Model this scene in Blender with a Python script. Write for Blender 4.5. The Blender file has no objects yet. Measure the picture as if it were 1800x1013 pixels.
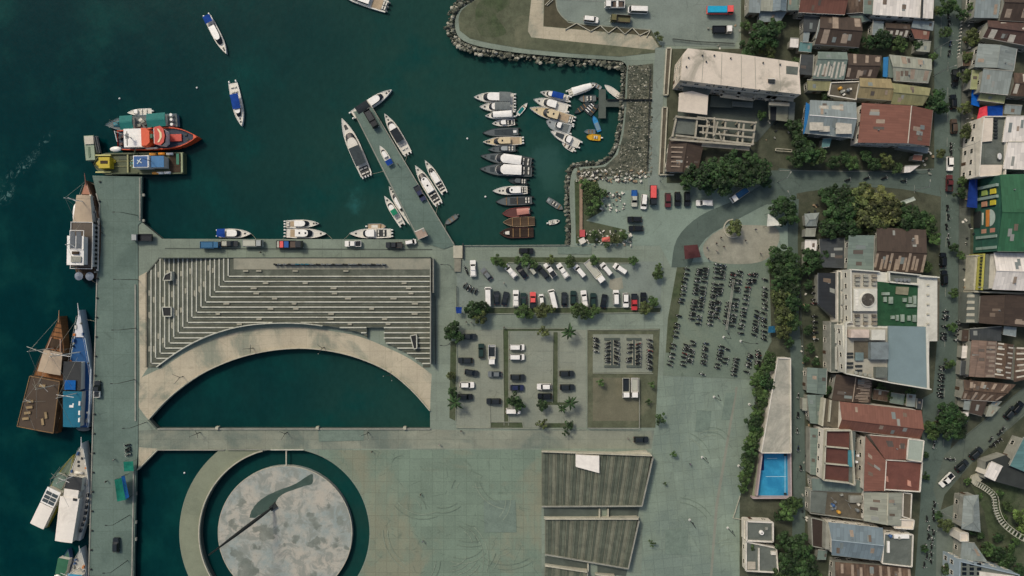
import bpy, bmesh, math, random
from mathutils import Vector, Matrix
from mathutils.geometry import tessellate_polygon
random.seed(11)
rnd = random.random
def U(a, b): return a + (b - a) * random.random()
SC = bpy.context.scene
COL = SC.collection
R = math.radians
# ------------------------------------------------------------------ camera, sky, sun, exposure
S = 0.18          # metres of ground per unit of plan
H = 217.0         # flying height of the camera over the quay
CX, CY = 900.0, 506.5
cam = bpy.data.cameras.new('camera'); camo = bpy.data.objects.new('camera', cam); COL.objects.link(camo)
camo.location = (0, 0, H); cam.sensor_width = 36.0; cam.lens = 36.0 * H / (1800 * S)
cam.clip_start = 1; cam.clip_end = 5000
SC.camera = camo
W = bpy.data.worlds.new('World'); SC.world = W; W.use_nodes = True
wn = W.node_tree.nodes; wl = W.node_tree.links
SUN_AZ, SUN_EL = 322.0, 47.0          # compass bearing (0 = +y, clockwise) and height of the sun
sky = wn.new('ShaderNodeTexSky'); sky.sky_type = 'NISHITA'; sky.sun_disc = False
sky.sun_elevation = R(SUN_EL); sky.sun_rotation = R(SUN_AZ); sky.air_density = 1.0; sky.dust_density = 4.0; sky.ozone_density = 0.6
wl.new(sky.outputs[0], wn['Background'].inputs[0]); wn['Background'].inputs[1].default_value = 0.088
sun = bpy.data.lights.new('sun', 'SUN'); suno = bpy.data.objects.new('sun', sun); COL.objects.link(suno)
sun.energy = 1.5; sun.angle = R(10); sun.color = (1.0, 0.93, 0.80)
sd = Vector((math.sin(R(SUN_AZ)) * math.cos(R(SUN_EL)), math.cos(R(SUN_AZ)) * math.cos(R(SUN_EL)), math.sin(R(SUN_EL))))
suno.rotation_euler = sd.to_track_quat('Z', 'Y').to_euler()
SC.view_settings.view_transform = 'Standard'; SC.view_settings.look = 'None'
SC.view_settings.gamma = 1.0; SC.view_settings.use_curve_mapping = False
SC.view_settings.exposure = 0.3
SC.render.resolution_x = 1024; SC.render.resolution_y = 576

# ------------------------------------------------------------------ helpers
def P(px, py, z=0.0):
    k = S * (1 - z / H)
    return Vector(((px - CX) * k, (CY - py) * k, z))
def XY(px, py): return ((px - CX) * S, (CY - py) * S)
def lin(c):
    return tuple((x / 255 / 12.92) if x / 255 <= 0.04045 else ((x / 255 + 0.055) / 1.055) ** 2.4 for x in c)
def tag(o, label=None, cat=None, group=None, kind=None):
    if label: o['label'] = label
    if cat: o['category'] = cat
    if group: o['group'] = group
    if kind: o['kind'] = kind
    return o
def empty(name, loc=(0, 0, 0), rz=0.0):
    o = bpy.data.objects.new(name, None); COL.objects.link(o)
    o.location = loc; o.rotation_euler = (0, 0, rz); o.empty_display_size = 0.5
    return o
def link(name, me, parent=None, loc=None, rz=None):
    o = bpy.data.objects.new(name, me); COL.objects.link(o)
    if parent is not None: o.parent = parent
    if loc is not None: o.location = loc
    if rz is not None: o.rotation_euler = (0, 0, rz)
    return o
def setmat(o, m, i=0):
    o.material_slots[i].link = 'OBJECT'; o.material_slots[i].material = m
class MB:
    def __init__(s): s.v = []; s.f = []; s.m = []; s.uv = None
    def add(s, vs, fs, mi=0):
        n = len(s.v); s.v += [tuple(v) for v in vs]
        for f in fs: s.f.append(tuple(i + n for i in f)); s.m.append(mi)
        return s
    def box(s, x0, x1, y0, y1, z0, z1, mi=0):
        return s.add([(x0, y0, z0), (x1, y0, z0), (x1, y1, z0), (x0, y1, z0), (x0, y0, z1), (x1, y0, z1), (x1, y1, z1), (x0, y1, z1)],
                     [(3, 2, 1, 0), (4, 5, 6, 7), (0, 1, 5, 4), (1, 2, 6, 5), (2, 3, 7, 6), (3, 0, 4, 7)], mi)
    def rbox(s, c, sx, sy, z0, z1, a=0.0, mi=0):
        ca, sa = math.cos(a), math.sin(a)
        p = [(c[0] + x * ca - y * sa, c[1] + x * sa + y * ca) for x, y in ((-sx/2, -sy/2), (sx/2, -sy/2), (sx/2, sy/2), (-sx/2, sy/2))]
        return s.prism(p, z0, z1, mi)
    def bar(s, a, b, w, z0, z1, mi=0):
        d = Vector((b[0] - a[0], b[1] - a[1])); 
        return s.rbox(((a[0] + b[0]) / 2, (a[1] + b[1]) / 2), d.length, w, z0, z1, math.atan2(d.y, d.x), mi)
    def prism(s, poly, z0, z1, mi=0, mt=None):
        return s.frus(poly, z0, poly, z1, mi, mt)
    def frus(s, pb, z0, pt, z1, mi=0, mt=None):
        a = sum(pb[i][0] * pb[(i + 1) % len(pb)][1] - pb[(i + 1) % len(pb)][0] * pb[i][1] for i in range(len(pb)))
        if a < 0: pb = pb[::-1]; pt = pt[::-1]
        n = len(pb); vs = [(p[0], p[1], z0) for p in pb] + [(p[0], p[1], z1) for p in pt]
        s.add(vs, [(i, (i + 1) % n, n + (i + 1) % n, n + i) for i in range(n)], mi)
        k = len(s.v) - 2 * n
        s.f.append(tuple(k + n + i for i in range(n))); s.m.append(mi if mt is None else mt)
        s.f.append(tuple(k + n - 1 - i for i in range(n))); s.m.append(mi)
        return s
    def tube(s, p0, p1, r0, r1=None, n=6, mi=0):
        r1 = r0 if r1 is None else r1
        p0 = Vector(p0); p1 = Vector(p1); d = (p1 - p0)
        if d.length < 1e-6: return s
        d.normalize(); u = d.orthogonal().normalized(); w = d.cross(u)
        vs = []
        for p, r in ((p0, r0), (p1, r1)):
            for i in range(n):
                t = 2 * math.pi * i / n; vs.append(p + (u * math.cos(t) + w * math.sin(t)) * r)
        return s.add(vs, [(i, (i + 1) % n, n + (i + 1) % n, n + i) for i in range(n)] + [tuple(range(n - 1, -1, -1)), tuple(range(n, 2 * n))], mi)
    def ball(s, c, rx, ry, rz, n=8, k=5, mi=0, jit=0.0):
        vs = [(c[0], c[1], c[2] - rz)]
        for j in range(1, k):
            ph = -math.pi / 2 + math.pi * j / k
            for i in range(n):
                t = 2 * math.pi * i / n; q = 1 + U(-jit, jit)
                vs.append((c[0] + rx * q * math.cos(ph) * math.cos(t), c[1] + ry * q * math.cos(ph) * math.sin(t), c[2] + rz * q * math.sin(ph)))
        vs.append((c[0], c[1], c[2] + rz)); L = len(vs) - 1
        fs = [(0, 1 + (i + 1) % n, 1 + i) for i in range(n)]
        for j in range(k - 2):
            for i in range(n):
                a = 1 + j * n; fs.append((a + i, a + (i + 1) % n, a + n + (i + 1) % n, a + n + i))
        a = 1 + (k - 2) * n
        fs += [(a + i, a + (i + 1) % n, L) for i in range(n)]
        return s.add(vs, fs, mi)
    def mesh(s, name, mats, origin=(0, 0, 0), smooth=False):
        me = bpy.data.meshes.new(name); ox, oy, oz = origin
        me.from_pydata([(v[0] - ox, v[1] - oy, v[2] - oz) for v in s.v], [], s.f)
        for m in (mats if isinstance(mats, (list, tuple)) else [mats]): me.materials.append(m)
        me.polygons.foreach_set('material_index', s.m)
        if smooth: me.polygons.foreach_set('use_smooth', [True] * len(s.f))
        if s.uv:
            l = me.uv_layers.new(name='UVMap'); 
            for p in me.polygons:
                for li in p.loop_indices: l.data[li].uv = s.uv[me.loops[li].vertex_index]
        me.update(); return me
    def build(s, name, mats, parent=None, origin=None, smooth=False):
        if origin is None: origin = tuple(parent.location) if parent is not None and parent.get('wo') else (0, 0, 0)
        me = s.mesh(name, mats, origin, smooth)
        return link(name, me, parent, None if parent is not None else origin)
def thing(name, label, cat, loc, group=None):
    """Empty at a thing's base; its parts are given in world coordinates."""
    o = empty(name, loc); o['wo'] = 1
    return tag(o, label, cat, group)

# ------------------------------------------------------------------ materials
MATS = {}
def newmat(name):
    m = bpy.data.materials.new(name); m.use_nodes = True
    nt = m.node_tree; return m, nt, nt.nodes, nt.links, nt.nodes['Principled BSDF']
def nod(nt, t, **k):
    n = nt.nodes.new(t)
    for a, b in k.items(): setattr(n, a, b)
    return n
def noise(nt, vec, scale, detail=6, rough=0.6, dist=0.0):
    n = nod(nt, 'ShaderNodeTexNoise'); n.inputs['Scale'].default_value = scale; n.inputs['Detail'].default_value = detail
    n.inputs['Roughness'].default_value = rough; n.inputs['Distortion'].default_value = dist
    if vec is not None: nt.links.new(vec, n.inputs['Vector'])
    return n.outputs[0]
def ramp(nt, fac, a, b):
    n = nod(nt, 'ShaderNodeMapRange'); n.interpolation_type = 'SMOOTHSTEP'
    n.inputs['From Min'].default_value = a; n.inputs['From Max'].default_value = b; nt.links.new(fac, n.inputs['Value']); return n.outputs[0]
def mix(nt, fac, a, b, mode='MIX'):
    n = nod(nt, 'ShaderNodeMix', data_type='RGBA', blend_type=mode)
    for s_, v in ((0, fac), (6, a), (7, b)):
        if hasattr(v, 'links') or hasattr(v, 'is_linked'): nt.links.new(v, n.inputs[s_])
        elif s_ == 0: n.inputs[0].default_value = v
        else: n.inputs[s_].default_value = (*v[:3], 1)
    return n.outputs[2]
def mth(nt, op, a, b=None):
    n = nod(nt, 'ShaderNodeMath', operation=op)
    for i, v in ((0, a), (1, b)):
        if v is None: continue
        if hasattr(v, 'is_linked'): nt.links.new(v, n.inputs[i])
        else: n.inputs[i].default_value = v
    return n.outputs[0]
def mapping(nt, vec, scale=(1, 1, 1), rot=0.0):
    n = nod(nt, 'ShaderNodeMapping'); n.inputs['Scale'].default_value = scale; n.inputs['Rotation'].default_value = (0, 0, rot)
    nt.links.new(vec, n.inputs['Vector']); return n.outputs[0]
def sc(c, k): return tuple(min(1, x * k) for x in c[:3])
def M(name, rgb, rough=0.85, var=0.22, scale=0.35, stain=None, samt=0.6, sscale=0.05, slo=0.5, shi=0.68, grain=0.12, bump=0.0, bscale=4.0, metal=0.0, spec=0.3, slab=0.0, slabw=4.0, slabrot=0.0, wear=0.0):
    """General weathered surface: broad tone noise, stains, fine grain, optional slab joints."""
    if name in MATS: return MATS[name]
    m, nt, ns, ls, b = newmat(name); c = lin(rgb)
    pos = nod(nt, 'ShaderNodeNewGeometry').outputs['Position']
    col = mix(nt, ramp(nt, noise(nt, pos, scale, 8, 0.65), 0.28, 0.72), sc(c, 1 - var), sc(c, 1 + var))
    if stain:
        f = mth(nt, 'MULTIPLY', ramp(nt, noise(nt, pos, sscale, 9, 0.68, 0.6), slo, shi), samt)
        col = mix(nt, f, col, lin(stain))
    if slab > 0:
        mp = mapping(nt, pos, (1, 1, 1), slabrot)
        br = nod(nt, 'ShaderNodeTexBrick'); br.offset = 0.0; nt.links.new(mp, br.inputs['Vector'])
        br.inputs['Scale'].default_value = 1.0; br.inputs['Brick Width'].default_value = slabw; br.inputs['Row Height'].default_value = slabw
        br.inputs['Mortar Size'].default_value = 0.13; br.inputs['Color1'].default_value = (1, 1, 1, 1); br.inputs['Color2'].default_value = (0.74, 0.74, 0.75, 1)
        br.inputs['Mortar'].default_value = (0.52, 0.52, 0.5, 1); br.inputs['Mortar Smooth'].default_value = 0.6
        col = mix(nt, slab, col, br.outputs[0], 'MULTIPLY')
    if wear:
        w1 = ramp(nt, noise(nt, pos, 0.42, 7, 0.7, 1.0), 0.56, 0.7); col = mix(nt, mth(nt, 'MULTIPLY', w1, wear), col, sc(c, 0.62))
        vo = nod(nt, 'ShaderNodeTexVoronoi', feature='DISTANCE_TO_EDGE'); vo.inputs['Scale'].default_value = 0.11; ls.new(mapping(nt, pos, (1, 1.6, 1), .4), vo.inputs['Vector'])
        wv = noise(nt, pos, 0.25, 3); col = mix(nt, mth(nt, 'MULTIPLY', mth(nt, 'MULTIPLY', ramp(nt, vo.outputs[0], 0.03, 0.0), ramp(nt, wv, .5, .62)), wear * 1.3), col, sc(c, 0.55))
        sp = ramp(nt, noise(nt, pos, 1.3, 4, 0.6), 0.66, 0.74); col = mix(nt, mth(nt, 'MULTIPLY', sp, wear * .9), col, sc(c, 0.5))
        st_ = ramp(nt, noise(nt, mapping(nt, pos, (.9, .07, 1), .25), 1.0, 6, .65), .55, .72); col = mix(nt, mth(nt, 'MULTIPLY', st_, wear * .7), col, sc(c, 1.28))
    g = noise(nt, pos, 2.2, 10, 0.8)
    col = mix(nt, grain * 2, col, mix(nt, ramp(nt, g, 0.3, 0.7), (0.35, 0.35, 0.35), (1, 1, 1)), 'MULTIPLY') if grain else col
    ls.new(col, b.inputs['Base Color']); b.inputs['Roughness'].default_value = rough; b.inputs['Metallic'].default_value = metal
    b.inputs['Specular IOR Level'].default_value = spec
    if bump:
        bp = nod(nt, 'ShaderNodeBump'); bp.inputs['Strength'].default_value = bump; bp.inputs['Distance'].default_value = 0.1
        ls.new(noise(nt, pos, bscale, 6), bp.inputs['Height']); ls.new(bp.outputs[0], b.inputs['Normal'])
    MATS[name] = m; return m
def paint(rgb, rough=0.45, spec=0.4, var=0.08, name=None):
    """Plain painted or plastic surface with slight dirt."""
    k = name or 'paint_%d_%d_%d_%d' % (*rgb, int(rough * 100))
    return M(k, rgb, rough, var, 0.9, None, grain=0.05, spec=spec)
def cloth(rgb): return M('cloth_%d_%d_%d' % rgb, rgb, 0.9, 0.15, 0.8, tuple(int(x * .72) for x in rgb), 0.4, 0.5, 0.5, 0.7, grain=0.06, bump=0.3, bscale=1.6, spec=0.15)
def roofm(rgb, rust=0.25, rustc=(88, 62, 48), rib=0.9, rough=0.6, var=0.16, metal=0.0, light=None):
    """Corrugated sheet roofing: u runs along the eaves, v down the slope (metres)."""
    k = 'roof_%d_%d_%d_%d_%d' % (*rgb, int(rust * 100), int(rib * 100))
    if k in MATS: return MATS[k]
    m, nt, ns, ls, b = newmat(k); c = lin(rgb)
    uv = nod(nt, 'ShaderNodeUVMap').outputs[0]; pos = nod(nt, 'ShaderNodeNewGeometry').outputs['Position']
    sx = nod(nt, 'ShaderNodeSeparateXYZ'); ls.new(uv, sx.inputs[0])
    cell = mth(nt, 'FLOOR', mth(nt, 'MULTIPLY', sx.outputs[0], 1 / rib))
    row = mth(nt, 'FLOOR', mth(nt, 'MULTIPLY', mth(nt, 'ADD', sx.outputs[1], mth(nt, 'MULTIPLY', cell, 0.37)), 1 / 2.6))
    cmb = nod(nt, 'ShaderNodeCombineXYZ'); ls.new(cell, cmb.inputs[0]); ls.new(row, cmb.inputs[1])
    wn_ = nod(nt, 'ShaderNodeTexWhiteNoise'); ls.new(cmb.outputs[0], wn_.inputs['Vector'])
    col = mix(nt, wn_.outputs[0], sc(c, 1 - var), sc(c, 1 + var))
    st = noise(nt, mapping(nt, uv, (2.2, 0.22, 1)), 1.0, 8, 0.7)
    col = mix(nt, mth(nt, 'MULTIPLY', ramp(nt, st, 0.48, 0.72), 0.4), col, sc(c, 0.55))
    rs = mth(nt, 'ADD', mth(nt, 'MULTIPLY', noise(nt, mapping(nt, uv, (0.9, 0.3, 1)), 0.9, 9, 0.72), 0.6), mth(nt, 'MULTIPLY', noise(nt, pos, 0.11, 5), 0.4))
    col = mix(nt, mth(nt, 'MULTIPLY', ramp(nt, rs, 0.62 - 0.3 * rust, 0.75 - 0.25 * rust), min(1, 0.35 + rust)), col, lin(rustc))
    edge = mth(nt, 'FRACT', mth(nt, 'MULTIPLY', sx.outputs[0], 1 / rib))
    col = mix(nt, mth(nt, 'MULTIPLY', mth(nt, 'LESS_THAN', edge, 0.1), 0.35), col, sc(c, 0.45))
    ls.new(col, b.inputs['Base Color']); b.inputs['Roughness'].default_value = rough; b.inputs['Metallic'].default_value = metal
    b.inputs['Specular IOR Level'].default_value = 0.3
    bp = nod(nt, 'ShaderNodeBump'); bp.inputs['Strength'].default_value = 0.5; bp.inputs['Distance'].default_value = 0.05
    wv = mth(nt, 'SINE', mth(nt, 'MULTIPLY', sx.outputs[0], 2 * math.pi / (rib / 3)))
    ls.new(wv, bp.inputs['Height']); ls.new(bp.outputs[0], b.inputs['Normal'])
    MATS[k] = m; return m
def glassm(name, rgb, rough=0.08):
    if name in MATS: return MATS[name]
    m, nt, ns, ls, b = newmat(name); b.inputs['Base Color'].default_value = (*lin(rgb), 1); b.inputs['Roughness'].default_value = rough
    b.inputs['Specular IOR Level'].default_value = 0.6; MATS[name] = m; return m
def leafm(name, rgb):  # leaves: tone varies within a crown and from tree to tree
    m, nt, ns, ls, b = newmat(name); c = lin(rgb)
    pos = nod(nt, 'ShaderNodeNewGeometry').outputs['Position']
    oi = nod(nt, 'ShaderNodeObjectInfo').outputs['Random']
    col = mix(nt, ramp(nt, noise(nt, pos, 0.9, 4, 0.7), 0.3, 0.7), sc(c, 0.55), sc(c, 1.6))
    col = mix(nt, mth(nt, 'MULTIPLY', oi, 0.45), col, sc((c[0] * 1.25, c[1] * 0.92, c[2] * 0.9), 1.0))
    ls.new(col, b.inputs['Base Color']); b.inputs['Roughness'].default_value = 0.6; b.inputs['Specular IOR Level'].default_value = 0.25
    MATS[name] = m; return m
def woodm(name, rgb, w=0.25, rot=0.0, var=0.2):
    """Deck planks running along local x of the world, rot turns them."""
    if name in MATS: return MATS[name]
    m, nt, ns, ls, b = newmat(name); c = lin(rgb)
    tc = nod(nt, 'ShaderNodeTexCoord').outputs['Object']
    mp = mapping(nt, tc, (1, 1, 1), rot); sx = nod(nt, 'ShaderNodeSeparateXYZ'); ls.new(mp, sx.inputs[0])
    q = mth(nt, 'MULTIPLY', sx.outputs[1], 1 / w); cell = mth(nt, 'FLOOR', q)
    wn_ = nod(nt, 'ShaderNodeTexWhiteNoise'); wn_.noise_dimensions = '1D'; ls.new(cell, wn_.inputs['W'])
    col = mix(nt, wn_.outputs[0], sc(c, 1 - var), sc(c, 1 + var))
    col = mix(nt, 0.5, col, mix(nt, noise(nt, mapping(nt, mp, (0.5, 3, 1)), 1.2, 8, 0.7), (0.4, 0.4, 0.4), (1, 1, 1)), 'MULTIPLY')
    col = mix(nt, mth(nt, 'MULTIPLY', mth(nt, 'LESS_THAN', mth(nt, 'FRACT', q), 0.12), 0.5), col, sc(c, 0.3))
    ls.new(col, b.inputs['Base Color']); b.inputs['Roughness'].default_value = 0.8; b.inputs['Specular IOR Level'].default_value = 0.2
    MATS[name] = m; return m
def waterm():
    m, nt, ns, ls, b = newmat('sea_water')
    pos = nod(nt, 'ShaderNodeNewGeometry').outputs['Position']
    sx = nod(nt, 'ShaderNodeSeparateXYZ'); ls.new(pos, sx.inputs[0])
    wob = mth(nt, 'MULTIPLY', mth(nt, 'SUBTRACT', noise(nt, pos, 0.018, 5, 0.55), 0.5), 110)
    d = ramp(nt, mth(nt, 'ADD', sx.outputs[0], wob), -135, -10)       # depth: deep sea in the west, shallow silty basin in the east
    col = mix(nt, d, lin((0, 45, 48)), lin((33, 67, 60)))
    col = mix(nt, ramp(nt, noise(nt, pos, 0.05, 7, 0.6), 0.45, 0.75), col, lin((12, 63, 60)))
    col = mix(nt, 0.4, col, mix(nt, ramp(nt, noise(nt, mapping(nt, pos, (1, .6, 1), .6), 0.7, 7, 0.75), 0.3, 0.7), (0.55, 0.6, 0.6), (1, 1, 1)), 'MULTIPLY')
    # silt clouds stirred up by propellers
    for (cx, cy, r, c2) in ((*XY(622, 362), 2.6, (44, 100, 98)), (*XY(626, 330), 2.2, (36, 86, 82)), (*XY(960, 285), 7, (48, 82, 76)), (*XY(975, 318), 6, (44, 78, 70))):
        n = nod(nt, 'ShaderNodeVectorMath', operation='DISTANCE'); ls.new(pos, n.inputs[0]); n.inputs[1].default_value = (cx, cy, -1.8)
        f = mth(nt, 'MULTIPLY', ramp(nt, mth(nt, 'ADD', n.outputs['Value'], mth(nt, 'MULTIPLY', noise(nt, pos, 0.3, 5), 9)), r + 5.5, r - 0.5), 0.75)
        col = mix(nt, f, col, lin(c2))
    # thin drifting foam of an old wake, far west
    for (cx, cy, rx, ry, an) in ((*XY(26, 296), 9, 2.0, .72), (*XY(62, 258), 6, 1.4, .9), (*XY(2, 340), 4, 2.6, .9)):
        mp = nod(nt, 'ShaderNodeMapping'); mp.vector_type = 'TEXTURE'; mp.inputs['Location'].default_value = (cx, cy, -1.8); mp.inputs['Rotation'].default_value = (0, 0, an); mp.inputs['Scale'].default_value = (rx, ry, 1); ls.new(pos, mp.inputs['Vector'])
        ln = nod(nt, 'ShaderNodeVectorMath', operation='LENGTH'); ls.new(mp.outputs[0], ln.inputs[0])
        f = mth(nt, 'MULTIPLY', ramp(nt, ln.outputs['Value'], 1.3, .2), ramp(nt, noise(nt, mapping(nt, pos, (1, 1, 1), -an), 0.55, 8, 0.72, 1.2), 0.52, 0.7)); col = mix(nt, mth(nt, 'MULTIPLY', f, 0.55), col, lin((120, 160, 156)))
    ls.new(col, b.inputs['Base Color']); b.inputs['Roughness'].default_value = 0.12; b.inputs["IOR"].default_value = 1.33
    b.inputs['Specular IOR Level'].default_value = 0.08
    bp = nod(nt, 'ShaderNodeBump'); bp.inputs['Strength'].default_value = 0.22; bp.inputs['Distance'].default_value = 0.2
    ls.new(mth(nt, 'ADD', noise(nt, mapping(nt, pos, (1, 0.55, 1), 0.6), 0.9, 5, 0.6), mth(nt, 'MULTIPLY', noise(nt, pos, 0.16, 3), 1.5)), bp.inputs['Height'])
    ls.new(bp.outputs[0], b.inputs['Normal']); return m

CONC = M('quay_concrete', (137, 149, 133), 0.85, 0.12, 0.12, (114, 126, 113), 0.7, 0.045, 0.46, 0.66, grain=0.2, slab=0.45, slabw=6.0, wear=.35)
CONC_D = M('dark_concrete', (84, 92, 84), 0.85, 0.16, 0.2, (66, 72, 66), 0.6, 0.06)
PINK = M('pale_promenade', (190, 180, 155), 0.85, 0.1, 0.15, (134, 141, 124), 0.85, 0.06, 0.47, 0.62, grain=0.16, slab=0.35, slabw=5.0, wear=.3)
PIERC = M('pier_concrete', (108, 127, 116), 0.85, 0.08, 0.12, (88, 107, 98), 0.7, 0.05, 0.45, 0.65, grain=0.18, slab=0.4, slabw=7.0, wear=.35)
ASPH = M('asphalt', (128, 139, 129), 0.9, 0.1, 0.15, (108, 120, 111), 0.6, 0.06, grain=0.18, wear=.4)
ROADM = M('road_asphalt', (88, 102, 93), 0.9, 0.12, 0.15, (106, 120, 110), 0.6, 0.05, grain=0.18, wear=.4)
SOIL = M('town_soil', (82, 85, 68), 0.95, 0.3, 0.3, (58, 66, 50), 0.8, 0.09, 0.4, 0.65, grain=0.2, bump=0.4)
SAND = M('sandy_ground', (152, 150, 133), 0.95, 0.14, 0.25, (118, 122, 106), 0.7, 0.09, grain=0.16)
GRASS = M('verge_grass', (72, 84, 58), 0.95, 0.3, 0.6, (92, 97, 76), 0.8, 0.12, 0.42, 0.62, grain=0.22, bump=0.5)
DRY = M('dry_grass', (92, 97, 76), 0.95, 0.22, 0.4, (122, 122, 98), 0.7, 0.1, grain=0.2, bump=0.4)
PALE = M('pale_stone', (182, 178, 158), 0.8, 0.12, 0.6, (134, 136, 120), 0.6, 0.2, grain=0.1)
WHITEC = M('white_render', (218, 212, 197), 0.8, 0.1, 0.4, (168, 162, 146), 0.6, 0.12, 0.48, 0.64, grain=0.1)
GREYW = M('grey_render', (150, 150, 138), 0.85, 0.14, 0.4, (112, 112, 102), 0.6, 0.12, grain=0.12)
WHITE = paint((238, 235, 226), 0.35); OFFW = paint((214, 209, 194), 0.45); BLACK = paint((24, 27, 27), 0.5); DARK = paint((44, 48, 47), 0.5)
STEEL = paint((120, 124, 122), 0.4); DSTEEL = paint((38, 42, 40), 0.5); RUBBER = paint((20, 20, 20), 0.9)
GLASS = glassm('dark_glass', (18, 24, 26)); 
WOOD_D = woodm('dark_deck', (74, 60, 46)); WOOD_L = woodm('light_deck', (150, 120, 84)); 
WATER = waterm()
# ------------------------------------------------------------------ the setting
def arc_pts(cx, cy, r, a0, a1, n):     # plan units, angle 0 = right, 90 = up on the plan
    return [(cx + r * math.cos(R(a0 + (a1 - a0) * i / n)), cy - r * math.sin(R(a0 + (a1 - a0) * i / n))) for i in range(n + 1)]
def smooth_line(pts, n=6):             # Catmull-Rom through plan points
    out = []
    for i in range(len(pts) - 1):
        p0 = pts[max(0, i - 1)]; p1 = pts[i]; p2 = pts[i + 1]; p3 = pts[min(len(pts) - 1, i + 2)]
        for k in range(n):
            t = k / n
            out.append(tuple(0.5 * (2 * p1[j] + (p2[j] - p0[j]) * t + (2 * p0[j] - 5 * p1[j] + 4 * p2[j] - p3[j]) * t * t + (3 * p1[j] - p0[j] - 3 * p2[j] + p3[j]) * t ** 3) for j in (0, 1)))
    return out + [pts[-1]]
SHN = [0]
def sheet(name, mat, poly, z, holes=(), skirt=None, kind='structure', smat=None):
    """A flat sheet from plan polygons, with holes and an optional skirt down to a depth."""
    if skirt is None: SHN[0] += 1; z = 0.004 + 0.0022 * SHN[0]
    loops = [[Vector((*XY(*p), z)) for p in lp] for lp in (poly, *holes)]
    flat = [v for lp in loops for v in lp]
    mb = MB(); tr = tessellate_polygon(loops)
    fs = []
    for t in tr:
        a, b, c = (flat[i] for i in t)
        fs.append(tuple(t) if (b - a).cross(c - a).z > 0 else (t[0], t[2], t[1]))
    mb.add(flat, fs)
    if skirt is not None:
        for lp in loops:
            n = len(lp); k = len(mb.v)
            mb.v += [tuple(v) for v in lp] + [(v.x, v.y, skirt) for v in lp]
            for i in range(n): mb.f.append((k + i, k + (i + 1) % n, k + n + (i + 1) % n, k + n + i)); mb.m.append(1)
    o = mb.build(name, [mat, smat or mat]); o['kind'] = kind; return o

ARC_IN = smooth_line([(262, 737), (300, 697), (350, 660), (400, 636), (450, 621), (505, 613), (560, 614), (620, 626), (680, 651), (722, 684), (756, 722)], 5)
ARC_OUT = smooth_line([(277, 645), (300, 628), (330, 609), (370, 590), (420, 575), (470, 568.5), (530, 568), (580, 574), (630, 584), (680, 604), (720, 624), (757, 650)], 5)
POOL = ARC_IN + [(756, 753), (277, 753)]
DCX, DCY = 501, 937
aR = math.degrees(math.asin((DCY - 791) / 148.5))
RING = arc_pts(DCX, DCY, 148.5, aR, aR - 360 + (2 * aR - 180) * -1 * 0, 1)[:0]
RING = [p for p in arc_pts(DCX, DCY, 148.5, 0, 360, 96)[:-1]]
RING = [(x, max(y, 791)) for x, y in RING]
SHORE = [(1003, 431), (1004, 400), (1001, 340), (1006, 302), (1020, 294), (1060, 290), (1082, 270), (1092, 235), (1098, 190), (1100, 140), (1102, 118), (1095, 109), (1080, 106), (1000, 101), (920, 94), (870, 87), (840, 81), (817, 73), (803, 60), (800, 36), (811, 15), (840, -6), (850, -60)]
band = arc_pts(DCX, DCY, 186, 270, 180 - math.degrees(math.asin((DCY - 791) / 186)), 40)
coast = [(243, 386), (251, 392), (285, 420), (736, 421), (800, 432)] + smooth_line(SHORE, 3) + [(850, -1400), (3600, -1400), (3600, 2600), (243, 2600), (243, 1180), (420, 1180)] + band + [(277, 791), (243, 826)]
sheet('ground', CONC, coast, 0.0, (POOL, RING), -4.0, smat=CONC_D)
w = MB(); w.add([(-1500, -1200, -1.8), (1200, -1200, -1.8), (1200, 1200, -1.8), (-1500, 1200, -1.8)], [(0, 1, 2, 3)]); tag(w.build('sea_water', WATER), kind='structure')

# promenade, causeway and paths
Z1, Z2, Z3, Z4 = 0.006, 0.012, 0.018, 0.024
ob = [p for p in arc_pts(DCX, DCY, 150.5, 180 - math.degrees(math.asin((DCY - 792) / 150.5)), 270, 40)]
sheet('curved_promenade', PINK, [(244, 700), (246, 665), (277, 650)] + [(x + 2, y + 8) for x, y in ARC_OUT[2:]] + [(757, 690)] + ARC_IN[::-1] + [(258, 735), (244, 716)], Z1)
sheet('ring_path', M('ring_path_m', (132, 138, 116), 0.9, 0.1, 0.2, (110, 118, 100), 0.6, 0.06, grain=0.14), [(x + 0.5, y) for x, y in band[::1]] + ob, Z1)
sheet('causeway_path', M('causeway_m', (146, 150, 132), 0.85, 0.1, 0.15, (108, 121, 110), 0.85, 0.035, 0.42, 0.6, grain=0.18, slab=0.4, slabw=6, wear=.3), [(244, 790), (244, 757), (277, 755), (760, 755), (830, 757), (1150, 757), (1145, 789), (940, 788.5), (640, 789), (400, 790)], Z1)
sheet('pale_corner_pavement', PINK, [(244, 786), (276, 789), (244, 822)], Z2)
sheet('west_walk', PINK, [(244, 486), (258, 478), (261, 645), (246, 668)], Z2)
sheet('plaza_pavement', M('plaza_m', (124, 142, 124), 0.85, 0.1, 0.1, (142, 143, 120), 0.85, 0.03, 0.46, 0.62, grain=0.2, slab=0.42, slabw=3.6, slabrot=0.0, wear=.42), [(560, 791.5), (952, 790.5), (952, 1400), (560, 1400)] + arc_pts(DCX, DCY, 150, -62, 67, 60), Z1)
sheet('east_plaza_pavement', M('east_plaza_m', (138, 153, 136), 0.9, 0.12, 0.09, (120, 136, 125), 0.8, 0.028, 0.42, 0.62, grain=0.2, slab=0.42, slabw=3.0, slabrot=-0.1, wear=.42), [(1150, 660), (1318, 668), (1330, 690), (1318, 780), (1302, 880), (1296, 1400), (1118, 1400), (1130, 900), (1146, 795), (1150, 757)], Z1)
sheet('plaza_drain_strip', M('drain_m', (134, 136, 122), 0.9, 0.1, 0.2, grain=0.12), [(1293, 680), (1297, 680), (1262, 890), (1252, 1013), (1248, 1013), (1257, 890)], Z2)
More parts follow.
